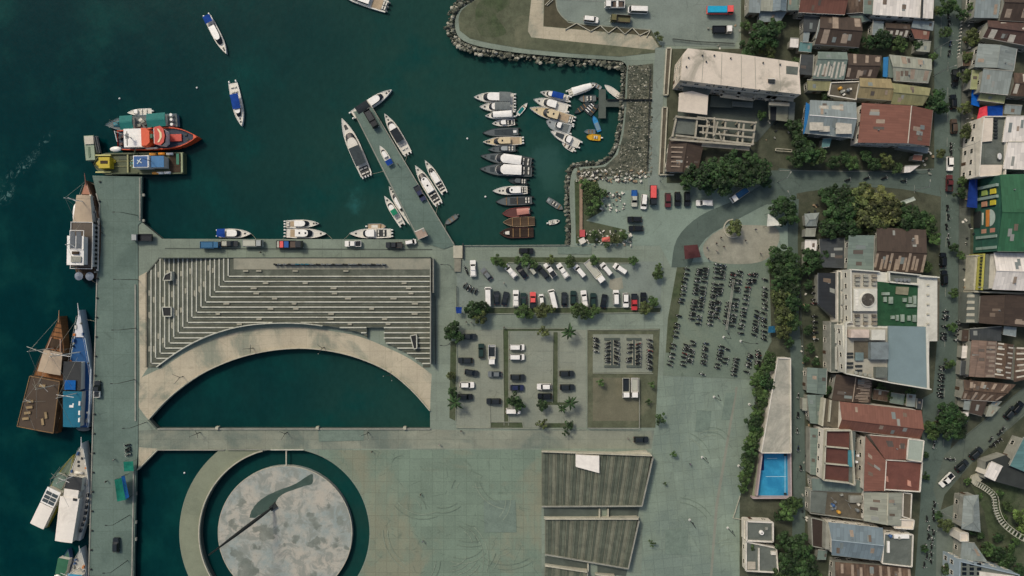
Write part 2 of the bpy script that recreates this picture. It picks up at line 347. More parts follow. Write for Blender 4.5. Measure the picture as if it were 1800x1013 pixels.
sheet('quay_gutter', CONC_D, [(290, 436), (760, 438), (760, 440), (290, 438)], Z1)
# car parks
sheet('upper_car_park', ASPH, [(803, 458), (1166, 460), (1160, 540), (803, 540)], Z1)
sheet('car_park_sand_patch', SAND, [(1072, 492), (1093, 487), (1096, 507), (1080, 512), (1070, 505)], Z2)
sheet('upper_verge', GRASS, [(862, 452), (1090, 453), (1120, 455), (1120, 462), (864, 461)], Z2)
sheet('middle_verge', GRASS, [(830, 541), (1162, 541), (1160, 549), (830, 551)], Z2)
lot = M('lot_m', (142, 147, 131), 0.9, 0.1, 0.12, (121, 131, 119), 0.7, 0.05, grain=0.18, slab=.25, slabw=5, wear=.4)
sheet('lower_car_park', lot, [(806, 580), (1030, 580), (1030, 752), (802, 752)], Z1)
for i, q in enumerate([[(884, 580), (894, 582), (894, 748), (886, 748)], [(973, 584), (981, 584), (980, 708), (972, 708)], [(862, 742), (918, 742), (920, 752), (862, 752)], [(885, 577), (1005, 577), (1005, 582), (885, 582)], [(792, 600), (803, 600), (801, 740), (790, 735)], [(950, 744), (1008, 744), (1008, 752), (950, 752)], [(950, 706), (1008, 708), (1008, 712), (950, 712)]]):
    sheet('planting_bed', GRASS, q, Z2 + 0.001 * i)
sheet('enclosure_ground', DRY, [(1032, 580), (1160, 578), (1152, 752), (1032, 752)], Z1)
sheet('bike_bay_pavement', lot, [(1042, 588), (1148, 588), (1146, 655), (1042, 655)], Z2)
sheet('enclosure_yard', M('yard_m', (112, 110, 90), 0.95, 0.12, 0.2, (92, 94, 76), 0.7, 0.08, grain=0.18), [(1042, 664), (1122, 664), (1122, 740), (1042, 740)], Z2)
sheet('harbour_yard_asphalt', M('yard_asphalt', (132, 148, 134), 0.9, 0.1, 0.1, (110, 127, 115), 0.7, 0.045, grain=0.18, wear=.4), [(1010, 335), (1190, 335), (1350, 330), (1390, 360), (1395, 470), (1180, 470), (1160, 432), (1010, 432)], Z1)
sheet('bike_lot_asphalt', M('bike_lot_m', (112, 126, 111), 0.9, 0.1, 0.1, (126, 136, 117), 0.7, 0.05, grain=0.18, wear=.4), [(1196, 462), (1350, 458), (1356, 600), (1332, 668), (1165, 660), (1172, 600)], Z2)
sheet('bike_lot_verge', GRASS, [(1190, 470), (1205, 470), (1192, 560), (1178, 620), (1170, 620), (1174, 560)], Z3)
sheet('planted_corner', GRASS, [(1010, 318), (1050, 316), (1058, 372), (1030, 388), (1100, 404), (1095, 428), (1012, 428)], Z2)
# headland
sheet('headland_grass', DRY, smooth_line([(806, 36), (812, 18), (842, -4)], 3) + [(1190, -10), (1160, 92), (1090, 100), (1000, 94), (920, 86), (860, 76), (826, 68), (808, 54)], Z1)
sheet('headland_lawn', GRASS, smooth_line([(836, 40), (838, 10), (860, -4), (890, -4), (895, 10), (872, 25), (880, 40), (890, 58), (870, 66), (845, 62), (836, 40)], 3)[:-1], Z2)
sheet('headland_path', PINK, [(940, -60), (928, 55), (934, 66), (1150, 88), (1158, 82), (1146, 64), (955, 47), (958, -60)], Z2)
sheet('headland_car_park', ASPH, [(976, -60), (978, 10), (984, 24), (996, 36), (1014, 41), (1144, 52), (1160, 80), (1290, 84), (1300, 60), (1302, -60)], Z2)
sheet('bare_triangle_bed', M('bed_m', (84, 80, 62), 0.95, 0.2, 0.4, (70, 72, 54), 0.7, 0.1, grain=0.2), [(958, -60), (975, -60), (977, 10), (983, 25), (995, 38), (1013, 43), (1143, 53), (1143, 63), (956, 46)], Z3)
hexm = M('hex_paving', (112, 120, 112), 0.85, 0.1, 0.3, grain=0.1)
k = 0
hx = empty('hexagon_paving', (*XY(903, 22), 0)); hx['kind'] = 'structure'; hx['wo'] = 1
for j in range(4):
    for i in range(4):
        x = 884 + i * 15 + (j % 2) * 5 - 4; y = 4 + j * 14
        if x > 930 or (j == 3 and i in (0, 3)): continue
        p = [XY(x + 6.6 * math.cos(R(45 * t + 22.5)), y + 6.6 * math.sin(R(45 * t + 22.5))) for t in range(8)]
        MB().prism(p, 0.0, 0.06).build('paving_slab', hexm, hx)
sheet('rubble_shore', M('rubble_m', (106, 106, 90), 0.95, 0.3, 0.8, (74, 80, 68), 0.9, 0.25, 0.4, 0.6, grain=0.25, bump=0.8), [(1104, 117), (1148, 112), (1144, 305), (1015, 315), (1012, 305), (1024, 298), (1064, 293), (1086, 272), (1096, 235), (1101, 190)], Z1)
sheet('shore_path_road', ASPH, [(1152, 84), (1172, 84), (1164, 200), (1160, 335), (1138, 335), (1144, 200)], Z3)
# town
sheet('town_ground', SOIL, [(1172, 86), (1302, 86), (1303, -60), (3600, -1400), (3600, 2600), (1300, 2600), (1300, 880), (1318, 780), (1330, 690), (1322, 668), (1356, 600), (1352, 470), (1395, 470), (1392, 362), (1352, 322), (1172, 322)], Z1)
sheet('main_street', ROADM, [(1642, -400), (1690, -400), (1690, 130), (1686, 330), (1684, 560), (1676, 760), (1652, 880), (1646, 1013), (1640, 1500), (1606, 1500), (1608, 1013), (1618, 880), (1622, 700), (1640, 690), (1650, 560), (1654, 340), (1642, 300)], Z2)
sheet('side_pavement', M('side_pave_m', (100, 104, 94), 0.9, 0.14, 0.3, (76, 82, 74), 0.7, 0.09, grain=0.16, slab=0.3, slabw=2), [(1690, -400), (1712, -400), (1712, 130), (1706, 330), (1704, 560), (1690, 700), (1676, 760), (1684, 560), (1686, 330), (1690, 130)], Z3)
sheet('curved_road', ROADM, smooth_line([(1644, 296), (1560, 300), (1480, 302), (1420, 300), (1370, 296)], 4) + smooth_line([(1350, 318), (1296, 350), (1230, 380), (1190, 420), (1180, 470)], 4) + smooth_line([(1212, 470), (1240, 420), (1300, 384), (1370, 350), (1440, 334), (1560, 330), (1654, 346)], 4), Z3)
sheet('lane', ROADM, [(1384, 350), (1404, 350), (1402, 420), (1404, 560), (1412, 640), (1414, 760), (1416, 880), (1412, 1013), (1390, 1013), (1394, 880), (1390, 640), (1386, 560)], Z4)
sheet('diagonal_road', M('diag_m', (96, 106, 94), 0.9, 0.12, 0.2, (66, 72, 64), 0.6, 0.06, grain=0.14), [(1830, 655), (1830, 705), (1720, 800), (1660, 870), (1652, 900), (1640, 860), (1660, 800), (1690, 770), (1740, 730)], Z4)
sheet('lower_street', M('low_m', (106, 116, 106), 0.9, 0.12, 0.2, (80, 90, 82), 0.7, 0.06, grain=0.14), [(1646, 900), (1682, 884), (1686, 1013), (1684, 1400), (1642, 1400)], Z4)
sheet('street_corner', ROADM, [(1352, 300), (1400, 300), (1400, 350), (1350, 360)], Z4 + 0.004)
sheet('hill_grass', GRASS, [(1705, 850), (1800, 845), (2400, 845), (2400, 1600), (1760, 1600), (1740, 960), (1730, 900)], Z4)
sheet('sandy_square', SAND, smooth_line([(1252, 412), (1280, 398), (1320, 396), (1362, 400), (1370, 420), (1356, 448), (1330, 462), (1280, 464), (1244, 456), (1236, 432), (1252, 412)], 4)[:-1], Z3)
# painted lines
lm = M('road_paint', (150, 152, 140), 0.8, 0.2, 0.8, grain=0.2)
for i, (a, b, wd) in enumerate([((1654, 30), (1654, 60), .12), ((1654, 80), (1653, 100), .12), ((1688, 40), (1686, 130), .14), ((1370, 300), (1560, 302), .15), ((1560, 302), (1640, 298), .15), ((1607, 340), (1607, 326), .1), ((980, 0), (1060, 3), .12), ((1085, 6), (1140, 12), .12)]):
    MB().bar(XY(*a), XY(*b), wd, 0.15 + 0.001 * i, 0.154 + 0.001 * i).build('road_line', lm)['kind'] = 'structure'
bay = M('bay_paint', (158, 164, 150), 0.85, 0.25, 0.8, grain=0.3)
for i in range(19): MB().bar(XY(866 + 15 * i, 514), XY(866 + 15 * i, 538), .09, .15, .154).build('bay_line', bay)['kind'] = 'structure'
for x0 in (896, 945, 984):
    for i in range(8): MB().bar(XY(x0, 602 + 17.5 * i - (3 if x0 == 945 else 0)), XY(x0 + 26, 602 + 17.5 * i - (3 if x0 == 945 else 0)), .09, .15, .154).build('bay_line', bay)['kind'] = 'structure'
for i in range(9): MB().bar(XY(807, 608 + 14.5 * i), XY(832, 608 + 14.5 * i), .09, .15, .154).build('bay_line', bay)['kind'] = 'structure'
for i in range(16): MB().bar(XY(1666 - .5 * i, 110 + 44 * i), XY(1665.6 - .5 * i, 126 + 44 * i), .12, .16, .164).build('road_line', lm)['kind'] = 'structure'
# kerbs as real steps
KERBM = M('kerb_stone', (142, 146, 130), .85, .15, .6, (112, 118, 106), .6, .2)
def kerb(pts, w=0.2, h=0.26, m=None, name='kerb'):
    mb = MB()
    for a, b in zip(pts, pts[1:]): mb.bar(XY(*a), XY(*b), w, 0.0, h)
    o = mb.build(name, m or KERBM); o['kind'] = 'structure'; return o
kerb(smooth_line([(977, -20), (978, 10), (984, 24), (996, 36), (1014, 42), (1144, 53)], 4), 0.3, 0.16)
for pts in ([(862, 753), (862, 742), (918, 742)], [(1032, 752), (1032, 580), (1158, 580)], [(1042, 656), (1148, 657)], [(886, 578), (1004, 578)], [(864, 462), (1120, 463)], [(830, 541), (1160, 541)], [(830, 552), (1160, 550)], [(802, 752), (1030, 755)], [(920, 752), (918, 742)], [(803, 600), (801, 740)], [(894, 582), (894, 748)], [(884, 580), (886, 748)], [(972, 584), (971, 708)], [(981, 584), (981, 708)], [(862, 742), (861, 706)]):
    kerb(pts)
for pts in ([(1690, 0), (1690, 130), (1686, 330), (1684, 560)], [(1642, 0), (1641, 130)], [(1480, 298), (1560, 303), (1625, 306), (1640, 296)], [(1830, 655), (1740, 732), (1690, 772)], [(1710, 812), (1800, 726)], [(1413, 640), (1416, 880)]):
    kerb(pts, .22, .19, CONC_D)
# ---- rocks of the breakwater and the rubble shore
def rocks(name, label, pts_fn, n, smin, smax, mats):
    mb = MB()
    for i in range(n):
        x, y, z = pts_fn(); s = U(smin, smax) * (1.5 if rnd() < 0.12 else 1)
        mb.ball((x, y, z), s * U(.7, 1.3), s * U(.6, 1), s * U(.45, .8), 6, 4, random.choices(range(len(mats)), [6, 5, 4, 2])[0], 0.28)
    o = mb.build(name, mats); tag(o, label, 'rocks', None, 'stuff'); return o
RK = [M('rock_a', (128, 128, 112), 0.9, 0.25, 1.2, grain=0.2), M('rock_b', (92, 94, 80), 0.9, 0.25, 1.2, grain=0.2), M('rock_c', (66, 72, 60), 0.9, 0.25, 1.2, grain=0.2), M('rock_d', (176, 172, 154), 0.9, 0.2, 1.2, grain=0.15)]
head = smooth_line(SHORE[11:], 5)
def seg_pick(line, inn, out, zin, zout, nx, ny):
    i = random.randrange(len(line) - 1); t = rnd(); a, b = line[i], line[i + 1]
    x = a[0] + (b[0] - a[0]) * t; y = a[1] + (b[1] - a[1]) * t
    dx, dy = b[0] - a[0], b[1] - a[1]; l = math.hypot(dx, dy) or 1
    q = U(-inn, out)                # right-hand side of the line is seaward
    px, py = x + nx * q * dy / l, y - ny * q * dx / l
    return (*XY(px, py), zin + (zout - zin) * (q + inn) / (inn + out))
rocks('breakwater_rocks', 'pale broken rocks piled along the headland edge', lambda: seg_pick(head, 15 if rnd() < .5 else 7, 3.5, 0.25, -1.9, -1, -1), 1500, 0.28, 0.7, RK)
sh2 = smooth_line(SHORE[:11], 5)
rocks('shore_rocks', 'grey boulders lining the inner harbour shore', lambda: seg_pick(sh2, 8, 4.5, 0.25, -1.9, -1, -1), 1300, 0.26, 0.62, RK)
def rub():
    while 1:
        x, y = U(1010, 1146), U(115, 312)
        if (y > 296 and x > 1014) or (x > 1100 + 4 and y < 280) or (x > 1088 and y > 250): return (*XY(x, y), 0.05)
rocks('rubble_stones', 'loose grey stones spread over the rubble slope', rub, 1500, 0.12, 0.36, RK)
# ---- repaired patches and tyre marks on the pavements
PATCH = [M('patch_dark', (116, 132, 119), .9, .12, .4, grain=.18, wear=.3), M('patch_pale', (146, 156, 138), .9, .12, .4, grain=.18, wear=.3)]
for i, q in enumerate([[(1276, 690), (1292, 690), (1282, 738), (1268, 738)], [(1226, 720), (1250, 722), (1246, 760), (1222, 758)], [(850, 880), (905, 878), (908, 935), (852, 936)], [(180, 520), (206, 520), (204, 700), (180, 700)], [(196, 360), (240, 362), (240, 440), (198, 440)], [(560, 756), (640, 756), (640, 775), (560, 776)], [(1170, 930), (1210, 930), (1208, 975), (1168, 975)], [(980, 434), (1040, 435), (1040, 448), (980, 447)]]):
    SHN[0] += 1
    o = sheet('repaired_patch', PATCH[0], [(x + U(-1, 1), y + U(-1, 1)) for x, y in q], .2)
    if q[0][0] < 243: o.location.z = .06
TYRE = M('tyre_mark', (112, 127, 112), .9, .2, .8, grain=.2); TYRE2 = M('pale_scuff', (140, 152, 134), .9, .2, .8, grain=.2)
for i in range(30):
    if i < 20: cx, cy = U(680, 900), U(820, 990)
    else: cx, cy = U(1165, 1290), U(690, 990)
    r_ = U(18, 70); a0 = U(0, 360); da = U(25, 80); z_ = .16 + .0006 * i
    for off in (0, 8.5):
        a_ = arc_pts(cx, cy, r_ + off, a0, a0 + da, 10); b_ = arc_pts(cx, cy, r_ + off + 1.0, a0, a0 + da, 10); b_ = b_[::-1]; q = a_ + b_
        if min(math.hypot(x - DCX, y - DCY) for x, y in q) < 156 or max(x for x, y in q) > (945 if i < 20 else 1300) or min(y for x, y in q) < (796 if i < 20 else 672) or (i >= 20 and min(x for x, y in q) < 1152): continue
        mb = MB(); n = len(a_); vs = [(*XY(*p), z_) for p in a_] + [(*XY(*p), z_) for p in b_[::-1]]
        mb.add(vs, [(k, k + 1, n + k + 1, n + k) for k in range(n - 1)]); mb.build('tyre_mark', TYRE if rnd() < .5 else TYRE2)['kind'] = 'structure'
# ------------------------------------------------------------------ piers, terraces, round platform, seating roofs
def wpoly(pts, z=0.0): return [tuple(P(x, y, z)[:2]) for x, y in pts]
# main pier
pt = thing('concrete_pier', 'broad grey concrete pier running down the left side of the harbour', 'pier', (*XY(205, 700), 0))
PIER = [(163, 309), (250, 311), (249, 391), (243, 396), (243, 790), (240, 826), (236, 1013), (235, 1300), (150, 1300), (157, 1013), (163, 790), (171, 500), (176, 360), (170, 340)]
MB().prism([XY(*p) for p in PIER], -0.7, 0.2).build('deck', PIERC, pt)
for y in range(330, 1020, 26):
    for x in ((178, 210, 240) if y < 400 else (170, 204, 234)):
        MB().tube((*XY(x - (y - 400) * .012, y), -5), (*XY(x - (y - 400) * .012, y), -0.7), 0.35, n=8).build('pile', CONC_D, pt)
mb = MB()
for a, b in zip(PIER[9:] , PIER[10:]): mb.bar(XY(*a), XY(*b), 0.35, 0.0, 0.36)
mb.build('kerb', GREYW, pt)
mb = MB()
for a, b in (((247, 313), (247, 388)), ((239, 500), (239, 740)), ((236, 830), (233, 1013))): mb.bar(XY(*a), XY(*b), 0.4, 0.1, 0.45)
mb.build('edge_beam', GREYW, pt)
for y in range(320, 1010, 34):
    mb = MB(); c = XY(178 - (y - 320) * .023 - 1, y); mb.tube((*c, 0), (*c, 0.45), 0.22, 0.2, 8); mb.tube((*c, 0.45), (*c, 0.6), 0.34, 0.3, 8); mb.build('bollard', DSTEEL, pt, smooth=True)
for y in (343, 388): MB().bar(XY(250, y), XY(254, y), 0.8, -0.5, 0.1).build('fender', GREYW, pt)
for y in (868, 918, 948): MB().bar(XY(237, y), XY(240, y), 1.0, -0.5, 0.1).build('fender', GREYW, pt)
# narrow slanting pier
p2 = thing('narrow_pier', 'narrow grey pier slanting up from the quay between white speedboats', 'pier', (*XY(700, 310), 0))
NP = [(621, 197), (655, 190), (668, 215), (800, 431), (780, 438), (735, 424)]
MB().prism([XY(*p) for p in NP], -0.6, 0.205).build('deck', PIERC, p2)
for t in [i / 9 for i in range(10)]:
    for (a, b) in (((625, 200), (738, 418)), ((656, 195), (796, 426))):
        c = XY(a[0] + (b[0] - a[0]) * t, a[1] + (b[1] - a[1]) * t); MB().tube((*c, -5), (*c, -0.6), 0.28, n=8).build('pile', CONC_D, p2)
mb = MB(); mb.bar(XY(623, 199), XY(737, 422), 0.25, 0.01, 0.35); mb.bar(XY(656, 192), XY(798, 430), 0.25, 0.01, 0.35); mb.build('kerb', GREYW, p2)
# small jetty
j = thing('small_jetty', 'small dark T shaped jetty in the inner basin', 'jetty', (*XY(1085, 183), 0))
MB().prism([XY(*p) for p in ((1053, 157), (1065, 157), (1065, 208), (1052, 208))], -0.5, -0.1).build('landing', CONC_D, j)
MB().prism([XY(*p) for p in ((1065, 176), (1148, 176), (1148, 188), (1065, 188))], -0.4, 0.06).build('walkway', CONC_D, j)
mb = MB(); mb.bar(XY(1066, 176), XY(1146, 176), .15, .06, .9); mb.build('railing', DSTEEL, j)
for x in (1056, 1075, 1090): MB().tube((*XY(x, 182), -5), (*XY(x, 182), -0.4), 0.2, n=8).build('pile', CONC_D, j)
# ---- terraced steps
ts = thing('terraced_steps', 'wide L shaped terraced steps with pale edges beside the curved pool', 'terrace', (*XY(500, 540), 0))
def arc_x(y):     # where the curved wall meets the height y: left and right
    L = Rr = None
    for a, b in zip(ARC_OUT, ARC_OUT[1:]):
        if (a[1] - y) * (b[1] - y) <= 0 and a[1] != b[1]:
            x = a[0] + (b[0] - a[0]) * (y - a[1]) / (b[1] - a[1])
            if x < 500: L = x
            else: Rr = x
    return L, Rr
def arc_y(x):
    for a, b in zip(ARC_OUT, ARC_OUT[1:]):
        if a[0] <= x <= b[0]: return a[1] + (b[1] - a[1]) * (x - a[0]) / (b[0] - a[0])
    return 645
TREAD = M('terrace_tread', (104, 108, 95), 0.9, 0.25, 0.5, (84, 89, 78), 0.8, 0.12, 0.4, 0.62, grain=0.2)
EDGE = M('terrace_edge', (194, 194, 178), 0.8, 0.12, 0.5, (140, 138, 120), 0.7, 0.15, grain=0.12)
BLK = M('bench_block_m', (160, 157, 138), 0.8, 0.12, 0.7, grain=0.12)
NS = 18; dz = 0.17; XR = 756.0
xs = [402 - 7.97 * i for i in range(NS)] + [259.0]; ys = [486 + 9.0 * i for i in range(NS)] + [646.0]
def topcut(x): return 455 if x > 282 else 455 + (282 - x) * 1.25
for i in range(NS):
    z = (NS - i) * dz
    # tread of step i lies outside line i: between x[i+1]..x[i] (upright run) and y[i]..y[i+1] (level run)
    x1, x0 = xs[i], xs[i + 1]; y0, y1 = ys[i], ys[i + 1]
    yb = min(y1, arc_y(x0) if x0 > 277 else 646)
    yb2 = min(y1, arc_y(x1) if x1 > 277 else 646)
    MB().prism(wpoly([(x0, topcut(x0)), (x1, topcut(x1)), (x1, yb2), (x0, yb)], z), -0.02 * 0, z).build('step', TREAD, ts)
    MB().prism(wpoly([(x1 - 1.0, topcut(x1)), (x1 + 1.0, topcut(x1)), (x1 + 1.0, min(yb2, y0 + 1)), (x1 - 1.0, min(yb2, y0 + 1))], z), z - .05, z + dz + .22).build('step_edge', EDGE, ts)
    iv = []
    La, Ra = arc_x(y0 + 1); Lb, Rb = arc_x(min(y1, 640))
    if y1 < 568.5: iv = [((x1, XR), (x1, XR))]
    else:
        La = La or 505; Ra = Ra or 505.5; Lb = Lb or 300; Rb = Rb or 757
        if La > x1 + 4: iv.append(((x1, La), (x1, max(x1 + .5, Lb))))
        if Ra < XR - 4: iv.append(((Ra, XR), (min(Rb, XR - 1), XR)))
    out = []
    for (a, b), (c, d) in iv:          # keep clear of the stair well in the curved wall
        if a < 680 and b > 684 and y1 > 580:
            if a < 640: out.append(((a, 645), (min(c, 645), 645)))
            out.append(((676, b), (max(676, c), d)))
        else: out.append(((a, b), (c, d)))
    for (a, b), (c, d) in out:
        if b - a < 3: continue
        MB().prism(wpoly([(a, y0), (b, y0), (max(d, c + .4), y1), (c, y1)], z), 0, z).build('step', TREAD, ts)
        MB().prism(wpoly([(a - 1, y0 - 1.05), (b, y0 - 1.05), (b - (1 if b < 700 else 0), y0 + 1.05), (a - 1, y0 + 1.05)], z), z - .05, z + dz + .22).build('step_edge', EDGE, ts)
        n = int((b - a) / 105)
        for q in range(n):
            bx = a + 8 + (b - a - 22) * (q + U(.1, .9)) / n; wx = U(7, 11)
            if i: MB().prism(wpoly([(bx, y0 + 1.5), (bx + wx, y0 + 1.5), (bx + wx, y0 + 4.6), (bx, y0 + 4.6)], z), z, z + .42).build('bench_block', BLK, ts)
        # narrow dark strip halfway across the tread
        MB().prism(wpoly([(a, y0 + 5.2), (min(b, d) - 1, y0 + 5.2), (min(b, d) - 1, y0 + 6.6), (max(a, c), y0 + 6.6)], z), z, z + .05).build('dark_strip', M('dark_strip_m', (84, 85, 71), 0.9, 0.2, 0.6), ts)
    n = max(0, int((yb2 - 455) / 62))
    for q in range(n):
        by = topcut(x1) + 6 + (yb2 - 480) * (q + U(.1, .9)) / max(n, 1)
        MB().prism(wpoly([(x1 - 4.4, by), (x1 - 1.5, by), (x1 - 1.5, by + U(8, 12)), (x1 - 4.4, by + 9)], z), z, z + .42).build('bench_block', BLK, ts)
zt = (NS + 1) * dz
MB().prism(wpoly([(402, 455), (757, 455), (757, 486), (402, 486)], zt), 0, zt - .05).build('step', TREAD, ts)
MB().prism(wpoly([(411, 454.5), (756, 454.5), (756, 474), (411, 474)], zt), zt - .05, zt + .12).build('top_platform', M('platform_m', (150, 148, 130), 0.85, 0.1, 0.25, (112, 118, 106), 0.7, 0.07, grain=0.12), ts)
for bx in (428, 451, 515, 604): MB().prism(wpoly([(bx, 475), (bx + 9, 475), (bx + 9, 478), (bx, 478)], zt), zt - .05, zt + .4).build('bench_block', BLK, ts)
mb = MB(); mb.bar(P(757.5, 455, 2)[:2], P(757.5, 640, 2)[:2], .3, 0, 3.5); mb.bar(P(762, 455, 2)[:2], P(762, 515, 2)[:2], .3, 0, 3.0); mb.build('side_wall', GREYW, ts)
mb = MB(); mb.bar(P(282, 454, 2)[:2], P(757, 453, 2)[:2], .25, 0, 3.45); mb.build('back_wall', CONC_D, ts)
# handrail along the west and corner
mb = MB()
for a, b in (((259, 646), (259, 482)), ((259, 482), (282, 454))):
    mb.bar(XY(*a), XY(*b), .12, .75, .85); mb.bar(XY(*a), XY(*b), .12, 0, .3)
mb.build('handrail', DSTEEL, ts)
# curved parapet of the terrace
mb = MB()
for a, b in zip(ARC_OUT[:34], ARC_OUT[1:35]): mb.bar(XY(*a), XY(*b), .3, 0, max(.9, min(2.4, (646 - a[1]) * .026 + .5)))
mb.build('curved_wall', EDGE, ts)
# light wells in the terrace
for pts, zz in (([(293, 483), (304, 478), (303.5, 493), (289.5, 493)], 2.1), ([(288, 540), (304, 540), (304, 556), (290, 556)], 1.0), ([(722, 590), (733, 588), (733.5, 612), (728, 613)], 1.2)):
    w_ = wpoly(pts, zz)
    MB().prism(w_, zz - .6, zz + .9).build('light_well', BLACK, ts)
    mb = MB()
    for a, b in zip(w_, w_[1:] + w_[:1]): mb.bar(a, b, .28, zz - .6, zz + 1.15)
    mb.build('light_well_rim', EDGE, ts)
# standing letters seen from above, on the top platform
lt = thing('letter_sign', 'row of small standing teal and grey letters on the pale platform', 'sign', (*P(580, 465, zt)[:2], zt))
x = 484.0; TEAL = paint((40, 104, 118)); k = 0
while x < 678:
    wl_ = U(4, 9); m_ = TEAL if 516 < x < 545 else (STEEL if k % 3 else DSTEEL)
    mb = MB(); mb.box(*[P(x, 0, zt)[0], P(x + wl_ * .9, 0, zt)[0]], P(0, 465.8, zt)[1], P(0, 464.2, zt)[1], zt + .12, zt + 1.5)
    mb.box(P(x, 0, zt)[0], P(x + 1.2, 0, zt)[0], P(0, 466.5, zt)[1], P(0, 463.6, zt)[1], zt + .12, zt + 1.7); mb.build('letter', m_, lt); x += wl_ + U(.6, 3); k += 1
MB().bar(P(484, 467, zt)[:2], P(678, 467, zt)[:2], .15, zt + .12, zt + .3).build('base_rail', DSTEEL, lt)
# ---- pool edge walls
pw = thing('pool_wall', 'low pale wall around the half round sea pool', 'wall', (*XY(510, 700), 0))
mb = MB()
for a, b in zip(ARC_IN[:-1], ARC_IN[1:]): mb.bar(XY(*a), XY(*b), .3, -1, .55)
mb.build('curved_parapet', PALE, pw)
MB().bar(XY(277, 754), XY(757, 754), .35, -1.2, .45).build('straight_parapet', GREYW, pw)
MB().bar(XY(262, 737), XY(277, 754), .5, -1.0, .5).build('corner_parapet', CONC_D, pw)
for x in (383, 559, 712): MB().rbox(XY(x, 752), .9, .9, -.6, .9).build('post', PALE, pw)
cw = thing('canal_wall', 'low pale kerb wall along the canal corner by the pier', 'wall', (*XY(260, 808), 0))
MB().bar(XY(242, 826), XY(277, 791), .3, -1, .4).build('parapet', PALE, cw)
MB().bar(XY(277, 791), XY(395, 791), .25, -1, .35).build('parapet', GREYW, cw)
rw = thing('ring_wall', 'pale curved kerb wall around the circular moat', 'wall', (*XY(360, 930), 0))
rp = arc_pts(DCX, DCY, 150, 180 - math.degrees(math.asin((DCY - 792) / 150)), 250, 44); mb = MB()
for a, b in zip(rp, rp[1:]): mb.bar(XY(*a), XY(*b), .35, -1, .7)
mb.build('parapet', PALE, rw)
MB().bar(XY(476, 790.5), XY(534, 790.5), .25, 0, .5).build('railing', EDGE, rw)
# ---- round platform with spire
rp = thing('round_platform', 'round pale concrete platform with dark damp stains inside the moat', 'platform', (*XY(DCX, DCY), 0))
def disc_mat():
    """pale concrete with damp stains that have shapes of their own"""
    m, nt, ns, ls, bs = newmat('disc_concrete'); pos = nod(nt, 'ShaderNodeNewGeometry').outputs['Position']
    sx = nod(nt, 'ShaderNodeSeparateXYZ'); ls.new(pos, sx.inputs[0])
    base = mix(nt, ramp(nt, noise(nt, pos, .1, 8, .65), .36, .62), lin((144, 156, 151)), lin((180, 174, 159)))
    base = mix(nt, mth(nt, 'MULTIPLY', ramp(nt, noise(nt, pos, .26, 8, .7, .8), .46, .6), .85), base, lin((134, 139, 130)))
    base = mix(nt, mth(nt, 'MULTIPLY', ramp(nt, noise(nt, pos, 1.1, 6, .7), .64, .74), .5), base, lin((204, 196, 180)))
    nz = nod(nt, 'ShaderNodeTexNoise'); nz.inputs['Scale'].default_value = .42; nz.inputs['Detail'].default_value = 8; nz.inputs['Roughness'].default_value = .68; ls.new(pos, nz.inputs['Vector'])
    w1 = nod(nt, 'ShaderNodeVectorMath', operation='SUBTRACT'); ls.new(nz.outputs['Color'], w1.inputs[0]); w1.inputs[1].default_value = (.5, .5, .5)
    w2 = nod(nt, 'ShaderNodeVectorMath', operation='MULTIPLY_ADD'); ls.new(w1.outputs[0], w2.inputs[0]); w2.inputs[1].default_value = (4.5, 4.5, 0); ls.new(pos, w2.inputs[2])
    BL = [(422, 886, 7), (430, 881, 5), (407, 920, 6), (414, 927, 5), (424, 927, 3), (452, 930, 7), (462, 930, 9), (474, 938, 10), (485, 934, 6), (462, 944, 7), (545, 905, 5), (550, 914, 6), (556, 924, 7), (546, 956, 6), (556, 952, 8), (568, 950, 5), (556, 964, 4), (597, 916, 8), (412, 972, 7), (420, 978, 8), (430, 992, 11), (440, 1004, 13), (428, 1012, 12), (610, 962, 5), (447, 962, 4), (455, 961, 4), (551, 1010, 6), (592, 948, 4), (590, 960, 4), (499, 958, 3), (520, 948, 6), (402, 1005, 4), (505, 922, 4), (578, 890, 4)]
    acc = None
    for x, y, r_ in BL:
        d = nod(nt, 'ShaderNodeVectorMath', operation='DISTANCE'); ls.new(w2.outputs[0], d.inputs[0]); d.inputs[1].default_value = (*XY(x, y), -.05)
        f = ramp(nt, d.outputs['Value'], r_ * S + .28, r_ * S - .28); acc = f if acc is None else mth(nt, 'MAXIMUM', acc, f)
    tone = mix(nt, ramp(nt, noise(nt, pos, .25, 6, .6), .35, .65), lin((100, 107, 97)), lin((126, 132, 122)))
    base = mix(nt, mth(nt, 'MULTIPLY', acc, .82), base, tone)
    base = mix(nt, .3, base, mix(nt, ramp(nt, noise(nt, pos, 2.4, 9, .8), .3, .7), (.5, .5, .5), (1, 1, 1)), 'MULTIPLY')
    ls.new(base, bs.inputs['Base Color']); bs.inputs['Roughness'].default_value = .75; bs.inputs['Specular IOR Level'].default_value = .3; return m
MB().prism([XY(*p) for p in arc_pts(DCX, DCY, 118, 0, 360, 96)[:-1]], -3, -.05).build('slab', disc_mat(), rp)
mb = MB(); q = arc_pts(DCX, DCY, 117.6, 0, 360, 96)
for a, b in zip(q, q[1:]): mb.bar(XY(*a), XY(*b), .2, -.3, .0)
mb.build('rim', PALE, rp)
crescent = smooth_line([(438, 911), (441, 900), (448, 889), (458, 879), (472, 870), (490, 862), (520, 850), (546, 834), (550, 838), (548, 851), (534, 855), (515, 862), (497, 869), (486, 880), (480, 893), (462, 902), (448, 911)], 4); crescent = [(x + U(-.4, .4), y + U(-.4, .4)) for x, y in crescent]
MB().add([(*XY(*p), -.045) for p in crescent[::-1]], [tuple(range(len(crescent)))]).build('dark_crescent', M('dark_crescent', (66, 84, 75), .3, .14, .3, (96, 108, 98), .5, .2, grain=.1), rp)  # dark, smoother crescent sheet laid on the slab
